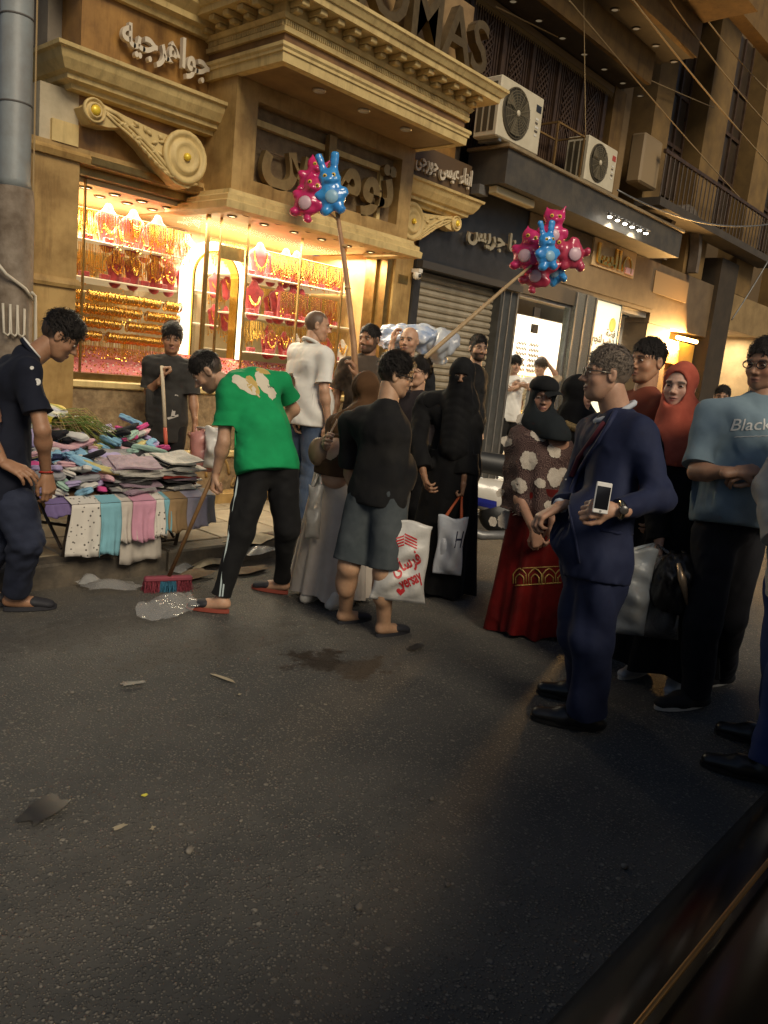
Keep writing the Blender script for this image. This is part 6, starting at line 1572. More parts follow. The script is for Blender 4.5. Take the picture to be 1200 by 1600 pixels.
# 15 man in navy suit
P = floor_at(888, 1128); p = (P.x, P.y, 0); D0 = depth((P.x, P.y, .85)); e = person(p, 'grey-haired man in navy suit holding a white phone in profile')
J = standing(p, 1.76, toward(p, -68)); J['hd'] = q_(948, 588, .0); J['neck'] = q_(967, 638, .03); look(J, p, -80, 0)
J.update(chest=q_(960, 712, .02), waist=q_(945, 805, 0), pelvis=q_(935, 872, 0), shL=q_(1003, 665, -.12), shR=q_(925, 665, .22), elL=q_(1030, 778, -.2), wrL=q_(962, 797, -.36), elR=q_(900, 760, .2), wrR=q_(874, 792, .05))
J.update(hipL=q_(945, 885, -.06), hipR=q_(915, 882, .08), knL=q_(925, 1000, -.06), knR=q_(905, 995, .06))
J['anL'] = np.array(floor_at(912, 1140))+V3(0, 0, .085); J['anR'] = np.array(floor_at(915, 1098))+V3(0, 0, .085)
for n in 'RL': J['toe'+n] = J['an'+n]+dirn(toward(p, -88))*.2-V3(0, 0, .055)
SK = (.40, .235, .155)
body_obj(J, e, SK, head=dict(jowl=.7, s=1.0, scalp=(.16, .13, .10)), hands=dict(L=dict(n=-np.array(CF)+np.array((0, 0, .3)), d=-np.array(CR)+V3(0, 0, .05), curl=(.8, .85, .9, .95), thumb=.25), R=dict(n=-np.array(CR)*.3+np.array((0, 0, .9)), d=-np.array(CR)-V3(0, 0, .55), curl=(.55, .6, .65, .7))), neckr=.064)
head_on(J, e, (.14, .11, .085), 'short', seed=15, top=.004); glasses(J, e, mat('thin_metal', (.2, .18, .15), .3, metal=.8))
SUIT = cloth('navy_suit', (.014, .018, .045), (.02, .026, .06), rough=.75)
jk, jv, jq = top_obj(J, e, SUIT, sleeve=.955, hem=.10, fit=1.02, belly=.55, seed=151, fold=.0045, sleeve_r=1.02, name='jacket', flare=.03)
legs_obj(J, e, SUIT, length=.985, fit=1.18, girth=1.15, seed=152, taper=1.3, fold=.008)
r, f, u = frame_of(J['headf'], (0, 0, 1))
Mb().tube([Vector(J['neck']*.8+J['hd']*.2-V3(0, 0, .045)+.068*(math.cos(t)*r+math.sin(t)*f*1.15)+V3(0, 0, -.05*math.sin(t))) for t in np.linspace(0, 2*PI, 21)], .013, 6, cap=False).obj('shirt_collar', cloth('pale_shirt', (.5, .53, .58)), e, True)
bvj = BVHTree.FromPolygons([tuple(x) for x in jv], [tuple(int(i) for i in f_) for f_ in jq])
def on_jacket(x, y, lift=.004):
    h = bvj.ray_cast(CP, ray(x, y).normalized(), 9)[0]; return None if h is None else h-ray(x, y).normalized()*lift
def strip(pts, nm, m, rad): 
    o = [on_jacket(*a) for a in pts]; o = [a for a in o if a is not None]
    if len(o) > 1: Mb().tube(o, rad, 6).obj(nm, m, e, True)
SUIT2 = cloth('navy_lapel', (.018, .023, .056), (.024, .03, .07), rough=.6)
strip([(962, 642), (950, 665), (935, 690), (918, 715), (903, 740), (893, 765), (888, 790)], 'lapel', SUIT2, .012); strip([(945, 660), (925, 688), (905, 715), (893, 745)], 'tie', cloth('maroon_tie', (.09, .02, .03)), .014)
strip([(905, 880), (900, 845), (893, 815), (889, 790)], 'front_edge', SUIT2, .006); strip([(940, 828), (965, 833), (988, 834)], 'pocket_flap', SUIT2, .008)
h = on_jacket(884, 749); 
if h: Mb().lathe([(.004, 0), (.004, .003), (.001, .004)], h, 8, -CF).obj('lapel_pin', WHITE, e)
Mb().tube([Vector(J['wrL']+np.array(CR)*.02+.033*(math.cos(t)*np.array(CU)+math.sin(t)*np.array(CF))) for t in np.linspace(0, 2*PI, 20)], .009, 6, cap=False).obj('wristwatch', mat('steel_gold', (.6, .5, .28), .25, metal=1.0), e, True)
Mb().lathe([(.019, 0), (.019, .01), (.015, .012)], Vector(J['wrL']+np.array(CR)*.02-np.array(CF)*.036), 16, -CF).obj('watch_face', mat('watch_dial', (.05, .045, .04), .2), e, True)
for n, s_ in (('R', 1),): Mb().tube([Vector(J['wrR']+nz(J['elR']-J['wrR'])*t) for t in (.01, .05)], [.036, .04], 10).obj('shirt_cuff', cloth('pale_shirt', (.5, .53, .58)), e, True)
for n in 'LR': shoe_obj(J, n, e, BLKSHOE, s=1.12)
ph = thing('phone', q_(943, 775, -.4), 'white smartphone in the suited man\'s hand', 'phone')
pc_ = Vector(q_(941, 778, -.40)); pu = (CU*.985+CR*.17).normalized(); pr = pu.cross(CF).normalized(); rot = Matrix((pr, pu, pr.cross(pu))).transposed()
Mb().bbox(pc_, (.062, .124, .009), rot, .003).obj('phone_case', mat('phone_white', (.72, .7, .66), .3), ph)
Mb().bbox(pc_-CF*.0051, (.054, .09, .002), rot, .0005).obj('screen', mat('phone_screen', (.01, .01, .012), .08), ph)
Mb().lathe([(.005, 0), (.005, .0012), (.002, .0012)], pc_-pu*.053-CF*.0045, 12, -CF).obj('home_button', GREYM, ph)

# 16 tall man behind, 17 woman in coral scarf, 18 man in blue-grey T-shirt, 19 man at the frame edge, 20 far head
e, J, p = bystander(1013, 556, 1.84, 'tall dark-haired man behind the grey-haired man in the suit', -40, -45, S1, BLK, 0, dpt=4.5); finish(e, J, (.38, .21, .12), cloth('rust_shirt', (.22, .06, .035)), seed=161, top=.004, sleeve=.9)
P = floor_at(1035, 1072); p = (P.x+.05, P.y+.05, 0); D0 = depth((p[0], p[1], .8)); e = person(p, 'woman in coral headscarf and black robe carrying bags')
J = standing(p, 1.66, toward(p, -22)); look(J, p, -15, -2); J['hd'] = q_(1061, 606, 0); J['neck'] = q_(1064, 650, .02); J.update(shR=q_(1030, 680, 0), shL=q_(1100, 685, .05), chest=q_(1062, 730, .02), elR=q_(1022, 780, -.05), wrR=q_(1030, 850, -.12), elL=q_(1098, 780, 0), wrL=q_(1080, 850, -.1))
body_obj(J, e, (.52, .33, .25), head=dict(lip=(.42, .13, .13)), hands=dict(R=dict(n=-np.array(CR), d=V3(0, 0, -1), curl=(1,)*4), L=dict(n=CR, d=V3(0, 0, -1), curl=(1,)*4))); eyes(J['hd'], J['headf'], J['headu'], J['k'], e)
scarf(J, e, cloth('coral_scarf', (.5, .12, .075), (.34, .07, .045)), drop=.14, seed=171, face=(.066, .06, .094), wrap=.9)
top_obj(J, e, NIQ, sleeve=.95, hem=.2, fit=1.1, seed=172, sleeve_r=1.25, name='robe_top'); skirt_obj(J, e, NIQ, .10, .16, .27, J['waist'], nf=8, amp=.03, seed=173, name='robe_skirt')
for n in 'LR': shoe_obj(J, n, e, mat('pale_shoe', (.45, .45, .45), .5), sole=WSOLE)
CORAL_J = J; CORAL_D = D0
P = floor_at(1098, 1108); p = (P.x, P.y-.06, 0); D0 = depth((P.x, P.y, .9)); e = person(p, 'man in glasses and blue-grey T-shirt lettered Black, hands together')
J = standing(p, 1.77, toward(p, -32)); look(J, p, -28, -8); J['hd'] = q_(1196, 572, 0); J['neck'] = q_(1190, 620, .02)
J.update(chest=q_(1165, 690, .02), waist=q_(1150, 760, 0), pelvis=q_(1142, 815, 0), shR=q_(1108, 638, 0), shL=q_(1228, 650, .06), elR=q_(1088, 738, -.08), wrR=q_(1148, 738, -.26), elL=q_(1236, 755, -.05), wrL=q_(1190, 742, -.24), hipR=q_(1118, 835, 0), hipL=q_(1160, 838, .04), knR=q_(1098, 975, 0), knL=q_(1140, 965, .12))
J['anR'] = np.array(floor_at(1082, 1106))+V3(0, 0, .085); J['anL'] = np.array(floor_at(1122, 1070))+V3(0, 0, .085)
for n in 'RL': J['toe'+n] = J['an'+n]+dirn(toward(p, -45))*.19-V3(0, 0, .055)
body_obj(J, e, (.33, .185, .115), head=dict(beard=.2), hands=dict(R=dict(n=V3(0, 0, .8)-np.array(CF)*.6, d=np.array(CR)+V3(0, 0, .1), curl=(.7,)*4, thumb=.5), L=dict(n=V3(0, 0, .8)-np.array(CF)*.6, d=-np.array(CR)+V3(0, 0, .1), curl=(.6,)*4))); head_on(J, e, seed=18, top=.006); glasses(J, e)
tee, tv, tq = top_obj(J, e, cloth('blue_grey_jersey', (.20, .275, .32), (.16, .225, .27)), sleeve=.44, hem=.02, fit=1.02, belly=.3, seed=181, fold=.006, sleeve_r=1.02)
legs_obj(J, e, cloth('black_denim', (.013, .013, .016), (.02, .02, .024)), fit=1.15, seed=182, name='jeans')
for n in 'LR': shoe_obj(J, n, e, mat('black_canvas', (.015, .014, .014), .8), sole=WSOLE, s=1.1)
o_ = Vector(q_(1130, 676, 0)); print_text('Black', tv, tq, o_, CR, CU, -CF, .165, mat('print_white', (.62, .62, .6), .8), tee, 'letter_print', bold=.004, shear=.25)
mb_ = [(t*.13+.02, -.028+.002*(i % 2)) for i, t in enumerate(np.linspace(0, 1, 12))]; decal('print_rule', mb_+[(a, b-.003) for a, b in mb_], [(i, i+1, 13+i, 12+i) for i in range(11)], tv, tq, o_, CR, CU, -CF, mat('print_white', (.62, .62, .6), .8), tee)
P = floor_at(1190, 1205); p = (P.x+.14, P.y-.02, 0); D0 = depth((p[0], p[1], .9)); e = person(p, 'man in pale jacket and blue jeans cut off by the picture edge')
J = standing(p, 1.74, toward(p, -75)); look(J, p, -75); J['anL'] = np.array(floor_at(1190, 1222))+V3(0, 0, .085); J['anR'] = np.array(floor_at(1204, 1168))+V3(0, 0, .085)
for n in 'RL': J['toe'+n] = J['an'+n]+dirn(toward(p, -85))*.2-V3(0, 0, .055)
J['pelvis'] = q_(1262, 905, 0); J['waist'] = q_(1272, 825); J['chest'] = q_(1282, 720); J['neck'] = q_(1290, 620); J['hd'] = q_(1284, 560); J['shL'] = q_(1305, 660, -.1); J['shR'] = q_(1262, 660, .2); J['elR'] = q_(1208, 760, .15); J['wrR'] = q_(1218, 850, .0); J['elL'] = q_(1300, 790, -.2); J['wrL'] = q_(1270, 880, -.25)
J['hipL'] = q_(1270, 920, -.06); J['hipR'] = q_(1235, 915, .1); J['knL'] = q_(1232, 1060, -.04); J['knR'] = q_(1222, 1045, .08)
body_obj(J, e, S1, head=dict(), hands=dict(R=dict(n=-np.array(CR)), L=dict(n=-np.array(CF)))); head_on(J, e, seed=19)
top_obj(J, e, cloth('pale_jacket', (.42, .41, .38)), sleeve=.95, hem=.1, fit=1.1, seed=191, sleeve_r=1.3, name='jacket'); legs_obj(J, e, cloth('blue_jeans', (.02, .035, .11), (.035, .05, .14)), fit=1.15, seed=192, name='jeans')
for n in 'LR': shoe_obj(J, n, e, BLKSHOE, s=1.1)
e, J, p = bystander(1131, 604, 1.70, 'short-haired man far off between coral scarf and grey T-shirt', 0, 0, S1, BLK, 0, dpt=8.5); finish(e, J, S1, cloth('tan_shirt', (.3, .2, .12)), seed=201)
# ---------------------------------------------------------------- clothes stall on the kerb
st = thing('market_stall', (2.75, 4.9, .13), 'low folding stall board heaped with socks and packed shirts', 'stall')
BOARD = mat('stall_board', (.2, .11, .05), .7, (.13, .07, .03), 9, .2, 40); STEEL = mat('rusty_steel', (.09, .065, .045), .6, (.05, .035, .025), 14, metal=.4)
def top_z(y): return .53+(y-4.5)*.22
Mb().prism([(4.5, .505), (5.35, .692), (5.35, .717), (4.5, .53)], (2.18, 0, 0), (0, 1, 0), (0, 0, 1), (1.12, 0, 0)).obj('board', BOARD, st)
for x in (2.32, 3.14):
    Mb().tube([(x, 4.70, .135), (x, 4.60, .50)], .014, 6).obj('leg', STEEL, st); Mb().tube([(x, 5.28, .135), (x, 5.28, .67)], .014, 6).obj('leg', STEEL, st)
    Mb().tube([(x, 4.72, .2), (x, 5.26, .6)], .011, 6).obj('brace', STEEL, st)
Mb().tube([(2.32, 4.69, .19), (3.14, 4.69, .19)], .012, 6).obj('cross_bar', STEEL, st); Mb().tube([(2.2, 5.0, .34), (3.1, 4.75, .18)], .011, 6).obj('cross_bar', STEEL, st)
Mb().tube([(3.05, 4.68, .19), (3.25, 5.0, .42)], .012, 6).obj('brace', STEEL, st)
# socks
def sock_mesh(seed):
    b = Blob(); r = random.Random(seed); kx = r.uniform(.02, .05)
    for dz, dx in ((0, 0), (.016, r.uniform(-.012, .012))):
        b.chain([(-.075+dx, 0, .012+dz), (.0+dx, .004, .013+dz), (.03+dx, kx*.5, .013+dz), (.05+dx, kx+.03, .012+dz)], [.027, .025, .026, .022], .006, (0, 0, 1), .36)
    b.disp = folds(seed, .0025, (50, 110), (1, 1, 1)); v, q, _ = b.mesh(.0068, .02); o = np_obj('sock', [(v, q)], mat('sock_base', (.5, .5, .5), .9)); me = o.data; bpy.data.objects.remove(o); return me
SM = [sock_mesh(k) for k in range(4)]
SC_ = [('lavender', (.40, .34, .55)), ('sky blue', (.22, .42, .58)), ('pale pink', (.62, .38, .42)), ('hot pink', (.60, .08, .26)), ('black', (.02, .02, .024)), ('mint', (.34, .5, .42)), ('white', (.6, .58, .54)), ('pale yellow', (.6, .52, .22)), ('navy', (.03, .04, .1)), ('grey', (.28, .28, .3))]
SMT = {n: cloth('sock_'+n.replace(' ', '_'), c, tuple(x*.8 for x in c)) for n, c in SC_}
rs_ = random.Random(12); cnt = 0
def drop(me, m, p, rot, s, name, label, cat, group):
    o = bpy.data.objects.new(name, me); COL.objects.link(o); o.location = p; o.rotation_euler = rot; o.scale = (s, s, s) if not isinstance(s, tuple) else s
    if m is not None: o.material_slots[0].link = 'OBJECT'; o.material_slots[0].material = m
    tag(o, label, cat, group); return o
wt = [7, 6, 6, 1, 3, 3, 6, 2, 1, 3]
for layer in range(5):
    for gx in range(9):
        for gy in range(7):
            x = 2.14+gx*.125+rs_.uniform(-.04, .04); y = 4.63+gy*.115+rs_.uniform(-.04, .04)
            front = x > 2.56 and y < 4.86
            if front or (layer == 4 and rs_.random() < .6): continue
            z = top_z(y)+.005+layer*.04+rs_.uniform(-.008, .012)+(.03 if y > 5.05 else 0)
            cn = rs_.choices([n for n, _ in SC_], wt)[0]
            if x > 2.75 and rs_.random() < .45: cn = rs_.choice(('black', 'mint', 'hot pink', 'grey'))
            row = 'kerb side' if y < 4.85 else 'middle' if y < 5.12 else 'wall side'
            drop(rs_.choice(SM), SMT[cn], (x, y, z), (rs_.uniform(-.5, .5), rs_.uniform(-.4, .4), rs_.uniform(0, 6.28)), rs_.uniform(.85, 1.2), 'sock', '%s rolled sock heaped on the stall, %s of the pile' % (cn, row), 'socks', '%s socks on the %s of the stall' % (cn, row))
# packs of folded shirts in clear film, stacked at the front
def pack_mesh(seed):
    r = random.Random(seed); mb = Mb(); ph = r.uniform(0, 6)
    def f_(u, v, s): return ((u-.5)*.30, (v-.5)*.22, (.0065 if s else -.0065)*(1-.25*abs(2*u-1)**6)+.005*math.sin(u*7+ph)+.003*math.sin(v*9+u*4+ph))
    mb.grid(lambda u, v: f_(u, v, 1), 11, 8); mb.grid(lambda u, v: f_(u, v, 0), 11, 8); n = 88
    bor = [i for i in range(11)]+[11*j+10 for j in range(1, 8)]+[77+i for i in range(9, -1, -1)]+[11*j for j in range(6, 0, -1)]
    mb.f += [(bor[i], bor[(i+1) % len(bor)], n+bor[(i+1) % len(bor)], n+bor[i]) for i in range(len(bor))]; mb.mi += [0]*len(bor)
    me = mb.mesh('shirt_pack'); me.materials.append(BLK); return me
PM = [pack_mesh(k) for k in range(4)]
PCOL = [('black', (.014, .014, .015)), ('white', (.55, .52, .47)), ('mauve', (.36, .26, .32)), ('grey', (.32, .31, .31)), ('red', (.35, .05, .04)), ('charcoal', (.04, .038, .04))]
PMT = {n: mat('film_'+n, c, .6, tuple(x*.6 for x in c), 14, .5, 60, coat=.0, spec=.3) for n, c in PCOL}
for s_, (cx, cy, nn, nm) in enumerate(((2.72, 4.64, 15, 'stack nearest the sweeper'[0:0]+'first stack from the hanging white cloth'), (3.06, 4.66, 16, 'second stack beside the broom stick'), (2.9, 4.86, 12, 'stack behind the two front stacks'))):
    for k in range(nn):
        cn = rs_.choices([n for n, _ in PCOL], [3, 6, 6 if s_ == 0 else 2, 5, 1, 2])[0] if k < nn-2 else ('mauve', 'white', 'grey')[s_]
        drop(PM[k % 4], PMT[cn], (cx+rs_.uniform(-.045, .045), cy+rs_.uniform(-.03, .03), top_z(cy)+.014+k*.0132), (R(12)+rs_.uniform(-.03, .03), rs_.uniform(-.06, .06), rs_.uniform(-.35, .35)), (1.0, 1.0, .95), 'shirt_pack', '%s film-wrapped shirt pack, %s' % (cn, nm), 'shirt pack', '%s shirt packs, %s' % (cn, nm))
# garments hung from the front edge
def garment(x0, x1, y0, y1, m, label, Y=4.47, seed=1, flare=.0, name='hanging_garment'):
    a = wall_at(x0, y0, Y); b = wall_at(x1, y0, Y); zb = wall_at((x0+x1)/2, y1, Y).z; r = random.Random(seed); ph = r.uniform(0, 6)
    mb = Mb(); nu, nv = 15, 12; zt = .535
    def fr(u, v, k):
        w = (u-.5)*(1+flare*v); x = (a.x+b.x)/2+(b.x-a.x)*w; yy = Y+.012*math.sin(u*9+ph)*v+.008*math.sin(u*21+ph*2)*v-.015*v+k
        return (x+.006*math.sin(v*5+ph), yy, zt+(zb-zt)*v+(.01*math.sin(u*6+ph) if v > .95 else 0))
    mb.grid(lambda u, v: fr(u, v, 0), nu, nv); mb.grid(lambda u, v: fr(u, v, .006), nu, nv); n = nu*nv
    bor = list(range(nu))+[nu*j+nu-1 for j in range(1, nv)]+[n-nu+i for i in range(nu-2, -1, -1)]+[nu*j for j in range(nv-2, 0, -1)]
    mb.f += [(bor[i], bor[(i+1) % len(bor)], n+bor[(i+1) % len(bor)], n+bor[i]) for i in range(len(bor))]; mb.mi += [0]*len(bor)
    mb.add([(a.x+(b.x-a.x)*u, Y+w*.1, zt+w*.03+.004) for w in (0, 1) for u in (0, 1)], [(0, 1, 3, 2)])
    return tag(mb.obj(name, m, None, True), label, 'garment', 'garments hung along the stall front')
def dotted(name, c):
    m = cloth(name, c); nt = m.node_tree; b = nt.nodes['Principled BSDF']; tc = nt.nodes.new('ShaderNodeTexCoord'); v = nt.nodes.new('ShaderNodeTexVoronoi'); v.inputs['Scale'].default_value = 34
    nt.links.new(tc.outputs['Object'], v.inputs[0]); r = nt.nodes.new('ShaderNodeMapRange'); r.inputs[1].default_value = .24; r.inputs[2].default_value = .2; nt.links.new(v.outputs['Distance'], r.inputs[0])
    x = nt.nodes.new('ShaderNodeMix'); x.data_type = 'RGBA'; x.inputs[6].default_value = (*c, 1); x.inputs[7].default_value = (.1, .09, .08, 1); nt.links.new(r.outputs[0], x.inputs[0]); nt.links.new(x.outputs[2], b.inputs['Base Color']); return m
DOT = dotted('dotted_white', (.62, .58, .52)); TUR = cloth('turquoise_cotton', (.22, .46, .54)); PNK = cloth('pink_cotton', (.6, .3, .4)); TAN_ = cloth('tan_cotton', (.38, .25, .13)); LAV = cloth('lavender_cotton', (.5, .46, .56)); GRY = cloth('grey_jersey', (.34, .33, .34)); IVO = cloth('ivory_cotton', (.56, .5, .44))
garment(112, 168, 788, 868, DOT, 'wide white dotted garment hanging at the near end of the stall', 4.455, 1, .25)
garment(158, 190, 790, 866, TUR, 'long turquoise garment hanging next to the dotted white one', 4.445, 2, .1)
garment(186, 214, 792, 846, IVO, 'plain ivory garment between the turquoise and pink ones', 4.46, 3)
garment(207, 243, 790, 845, PNK, 'pink garment hanging at the middle of the stall front', 4.445, 4, -.15)
garment(238, 262, 790, 838, DOT, 'narrow white dotted garment right of the pink one', 4.46, 5)
garment(258, 270, 788, 830, TUR, 'narrow turquoise strip of cloth beside the tan garment', 4.452, 6)
garment(265, 292, 786, 830, TAN_, 'tan garment hanging near the broom stick', 4.445, 7)
garment(286, 322, 784, 824, LAV, 'lavender garment at the far end of the stall front', 4.455, 8, .15)
garment(314, 336, 782, 818, GRY, 'grey garment at the very end of the stall', 4.50, 9, .1)
garment(190, 250, 800, 876, cloth('dust_sheet', (.45, .41, .36)), 'pale sheet hanging lowest behind the pink garment', 4.50, 10, .1)
garment(72, 118, 770, 806, cloth('purple_cotton', (.2, .15, .32)), 'purple garment hanging under the keeper\'s hand', 4.50, 11)
# striped sack and straw bundle behind the socks
b = Blob(); b.ell((2.42, 5.30, .93), (.2, .13, .15), None, .03); b.ell((2.25, 5.33, .9), (.16, .12, .13), None, .05); b.disp = folds(61, .014, (18, 40)); v, q, _ = b.mesh(.012)
sm_ = bpy.data.materials.new('striped_sack'); sm_.use_nodes = True; nt = sm_.node_tree; tc = nt.nodes.new('ShaderNodeTexCoord'); wv = nt.nodes.new('ShaderNodeTexWave'); wv.inputs['Scale'].default_value = 3.2; wv.inputs['Distortion'].default_value = 5; wv.bands_direction = 'Z'
cr = nt.nodes.new('ShaderNodeValToRGB'); cr.color_ramp.elements[0].color = (.55, .38, .02, 1); cr.color_ramp.elements[1].color = (.5, .5, .38, 1)
for ps, c in ((.3, (.6, .45, .03, 1)), (.5, (.12, .2, .06, 1)), (.62, (.62, .55, .2, 1)), (.8, (.3, .32, .42, 1))): el = cr.color_ramp.elements.new(ps); el.color = c
nt.links.new(tc.outputs['Object'], wv.inputs[0]); nt.links.new(wv.outputs[0], cr.inputs[0]); nt.links.new(cr.outputs[0], nt.nodes['Principled BSDF'].inputs['Base Color'])
tag(np_obj('sack', [(v, q)], sm_), 'yellow and green striped sack lying behind the heap of socks', 'sack')
mb = Mb(); r5 = random.Random(5)
for k in range(420):
    t = r5.random(); x0 = 2.5+r5.gauss(0, .06); y0 = 5.26+r5.gauss(0, .05); z0 = .93+r5.gauss(0, .03); L_ = r5.uniform(.15, .42); a = r5.gauss(.25, .35)
    mb.tube([(x0, y0, z0), (x0+L_*.5*math.cos(a), y0-.04+r5.gauss(0, .03), z0+.02), (x0+L_*math.cos(a), y0-.1+r5.gauss(0, .05), z0-.12+r5.gauss(0, .03))], [.003, .003, .0015], 3, mi=k % 3)
tag(mb.obj('straw_bundle', [mat('straw_green', (.16, .24, .05), .8), mat('straw_yellow', (.4, .33, .1), .8), mat('straw_pale', (.3, .22, .1), .8)]), 'bundle of green and yellow straw fringe beside the striped sack', 'straw', kind='stuff')
b = Blob(); b.ell((2.78, 5.36, .9), (.09, .06, .05), None, .02); b.ell((2.68, 5.38, .93), (.07, .06, .05), None, .02); b.disp = folds(64, .012, (40, 90)); v, q, _ = b.mesh(.008); PLW = mat('white_plastic', (.62, .62, .58), .35, (.5, .5, .47), 12, .3, 40, trans=.25)
tag(np_obj('crumpled_bag', [(v, q)], PLW), 'crumpled white plastic bag tucked behind the straw bundle', 'plastic bag')

# ---------------------------------------------------------------- brooms and bags
def seg(a, b, r, n=8): return Mb().tube([a, b], r, n)
top = Vector(GREEN_J['wrL'])+Vector((0, 0, .03)); foot = Vector(floor_at(262, 924)); hd_ = Vector(floor_at(243, 930))
br = thing('broom', foot, 'broom with brown stick and pink and blue head used by the sweeper', 'broom')
seg(top+(top-foot).normalized()*.12, foot+Vector((0, 0, .09)), .013).obj('stick', mat('broom_stick', (.24, .13, .05), .5, (.17, .09, .035), 20), br, True)
ax = Vector((math.cos(R(160)), math.sin(R(160)), 0)); sd = Vector((-ax.y, ax.x, 0)); hc = foot-ax*.0
Mb().bbox(hc+Vector((0, 0, .085)), (.30, .045, .035), Matrix.Rotation(R(160), 3, 'Z'), .01).obj('head', mat('broom_pink', (.22, .04, .06), .7), br)
for k in range(3):
    mb = Mb(); r7 = random.Random(k)
    for i in range(130):
        u = (k-1)*.1+r7.uniform(-.05, .05); w = r7.uniform(-.02, .02); p0 = hc+ax*u+sd*w+Vector((0, 0, .072)); mb.tube([p0, p0+ax*r7.gauss(0, .012)+sd*(w*.9+r7.gauss(-.01, .012))-Vector((0, 0, .07))], .0022, 3)
    tag(mb.obj('bristles', mat(('bristle_pink', 'bristle_blue', 'bristle_pink')[k], ((.24, .04, .06), (.04, .17, .27), (.24, .04, .06))[k], .8), br), kind='stuff')
def carrier(name, x, y, w_px, h_px, D, m, label, tilt=0.0, thick=.09, hand=None, handle_m=None, seed=1, fold=.013, flip=1, cat='carrier bag'):
    """hanging plastic carrier: soft pillow with pinched corners and loop handles"""
    k = D/FPX; W_, H_ = w_px*k, h_px*k; c = Vector(at(x, y, D)); r = random.Random(seed); e = thing(name, c-Vector((0, 0, H_/2)), label, cat)
    dn = Vector((0, 0, -1)); rt = (CR-dn*CR.dot(dn)).normalized(); rt = (Matrix.Rotation(tilt, 3, 'Z') @ rt); nr = rt.cross(dn).normalized()
    K, ph = wave(seed, 6, 18, 60)
    def surf(a, b2, s):
        X = (a-.5)*W_*(1-.10*math.sin(b2*PI)+.04*math.sin(b2*9+seed)); Z = (.5-b2)*H_; bul = (math.sin(PI*a)**.6)*(math.sin(PI*min(1, .06+b2*.97))**.5)*thick/2*(.55+.6*b2)
        p = c+rt*X+Vector((0, 0, Z+.012*math.sin(a*7+seed)*(b2 < .05)))
        d = sum(math.sin(K[i] @ np.array(p)+ph[i]) for i in range(6))*fold
        return p+nr*s*(bul+d*(bul*2/thick)+.001)
    nu, nv = 26, 30; mb = Mb(); mb.grid(lambda a, b2: surf(a, b2, -1), nu, nv); mb.grid(lambda a, b2: surf(a, b2, 1), nu, nv); n = nu*nv
    bor = list(range(nu))+[nu*j+nu-1 for j in range(1, nv)]+[n-nu+i for i in range(nu-2, -1, -1)]+[nu*j for j in range(nv-2, 0, -1)]
    mb.f += [(bor[i], bor[(i+1) % len(bor)], n+bor[(i+1) % len(bor)], n+bor[i]) for i in range(len(bor))]; mb.mi += [0]*len(bor)
    bo = mb.obj('bag_body', m, e, True)
    if hand is not None:
        hv = Vector(hand)
        for s in (-.28, .28):
            p0 = c+rt*s*W_+Vector((0, 0, H_*.47)); Mb().tube([p0, p0.lerp(hv, .5)+nr*.008*flip, hv], [.012, .009, .008], 6).obj('handle', handle_m or m, e, True)
    vv = np.array([x_.co[:] for x_ in bo.data.vertices]); qq = [tuple(x_.vertices) for x_ in bo.data.polygons]
    return e, bo, vv, qq, c, rt
BAGW = mat('bag_white', (.66, .64, .6), .38, (.58, .56, .52), 9, .35, 30, trans=.12)
D = depth(BOY_J['wrR']); e, bo, vv, qq, c, rt = carrier('shopping_bag', 627, 878, 88, 128, D-.02, BAGW, 'white plastic bag with red printing in the stout boy\'s hand', hand=BOY_J['wrR']-V3(0, 0, .07), seed=4)
RED = mat('print_red', (.5, .02, .025), .5); up_ = Vector((0, 0, 1)); PXM = D/FPX
def bt(text, x, y, w, h, bold=.03, shear=0): return print_text(text, vv, qq, Vector(at(x, y, D)), CR, CU, -CF, w*PXM, RED, bo, 'letter_print', bold=bold, height=h*PXM, shear=shear)
lu = (CR*.9+CU*.42).normalized(); lw = (CU*.9-CR*.42).normalized()
for tx, x, y, w, h in (('ﻯﺎﺳﺮﻓ', 619, 905, 48, 30), ('versay', 631, 927, 36, 20)): print_text(tx, vv, qq, Vector(at(x, y, D)), lu, lw, -CF, w*PXM, RED, bo, 'letter_print', bold=.025, height=h*PXM)
for s_ in (0, 1):
    for k in range(4):
        x0, y0 = (612, 852-k*4.5) if not s_ else (632, 850-k*4.5); pts = [(x0+t*19, y0+(-4+t*9 if s_ else 3-t*6)) for t in np.linspace(0, 1, 6)]
        fl = [(((x-627)*PXM), (-(y-878)*PXM)) for x, y in pts]+[(((x-627)*PXM), (-(y-878+2.4)*PXM)) for x, y in pts]
        decal('wing_print', fl, [(i, i+1, 7+i, 6+i) for i in range(5)], vv, qq, Vector(at(627, 878, D)), CR, CU, -CF, RED, bo)
ht = [(16*math.sin(t)**3, 13*math.cos(t)-5*math.cos(2*t)-2*math.cos(3*t)-math.cos(4*t)) for t in np.linspace(0, 2*PI, 22)[:-1]]
decal('heart_print', [(0, 0)]+[((626-627+a*.42)*PXM, (-(924-878)+b_*.42)*PXM) for a, b_ in ht], [(0, 1+i, 1+(i+1) % 21) for i in range(21)], vv, qq, Vector(at(627, 878, D)), CR, CU, -CF, RED, bo) if False else decal('heart_print', [((626-627)*PXM, -(924-878)*PXM)]+[((626-627+a*.42)*PXM, (-(924-878)+b_*.42)*PXM) for a, b_ in ht], [(0, 1+i, 1+(i+1) % 21) for i in range(21)], vv, qq, Vector(at(627, 878, D)), CR, CU, -CF, RED, bo)
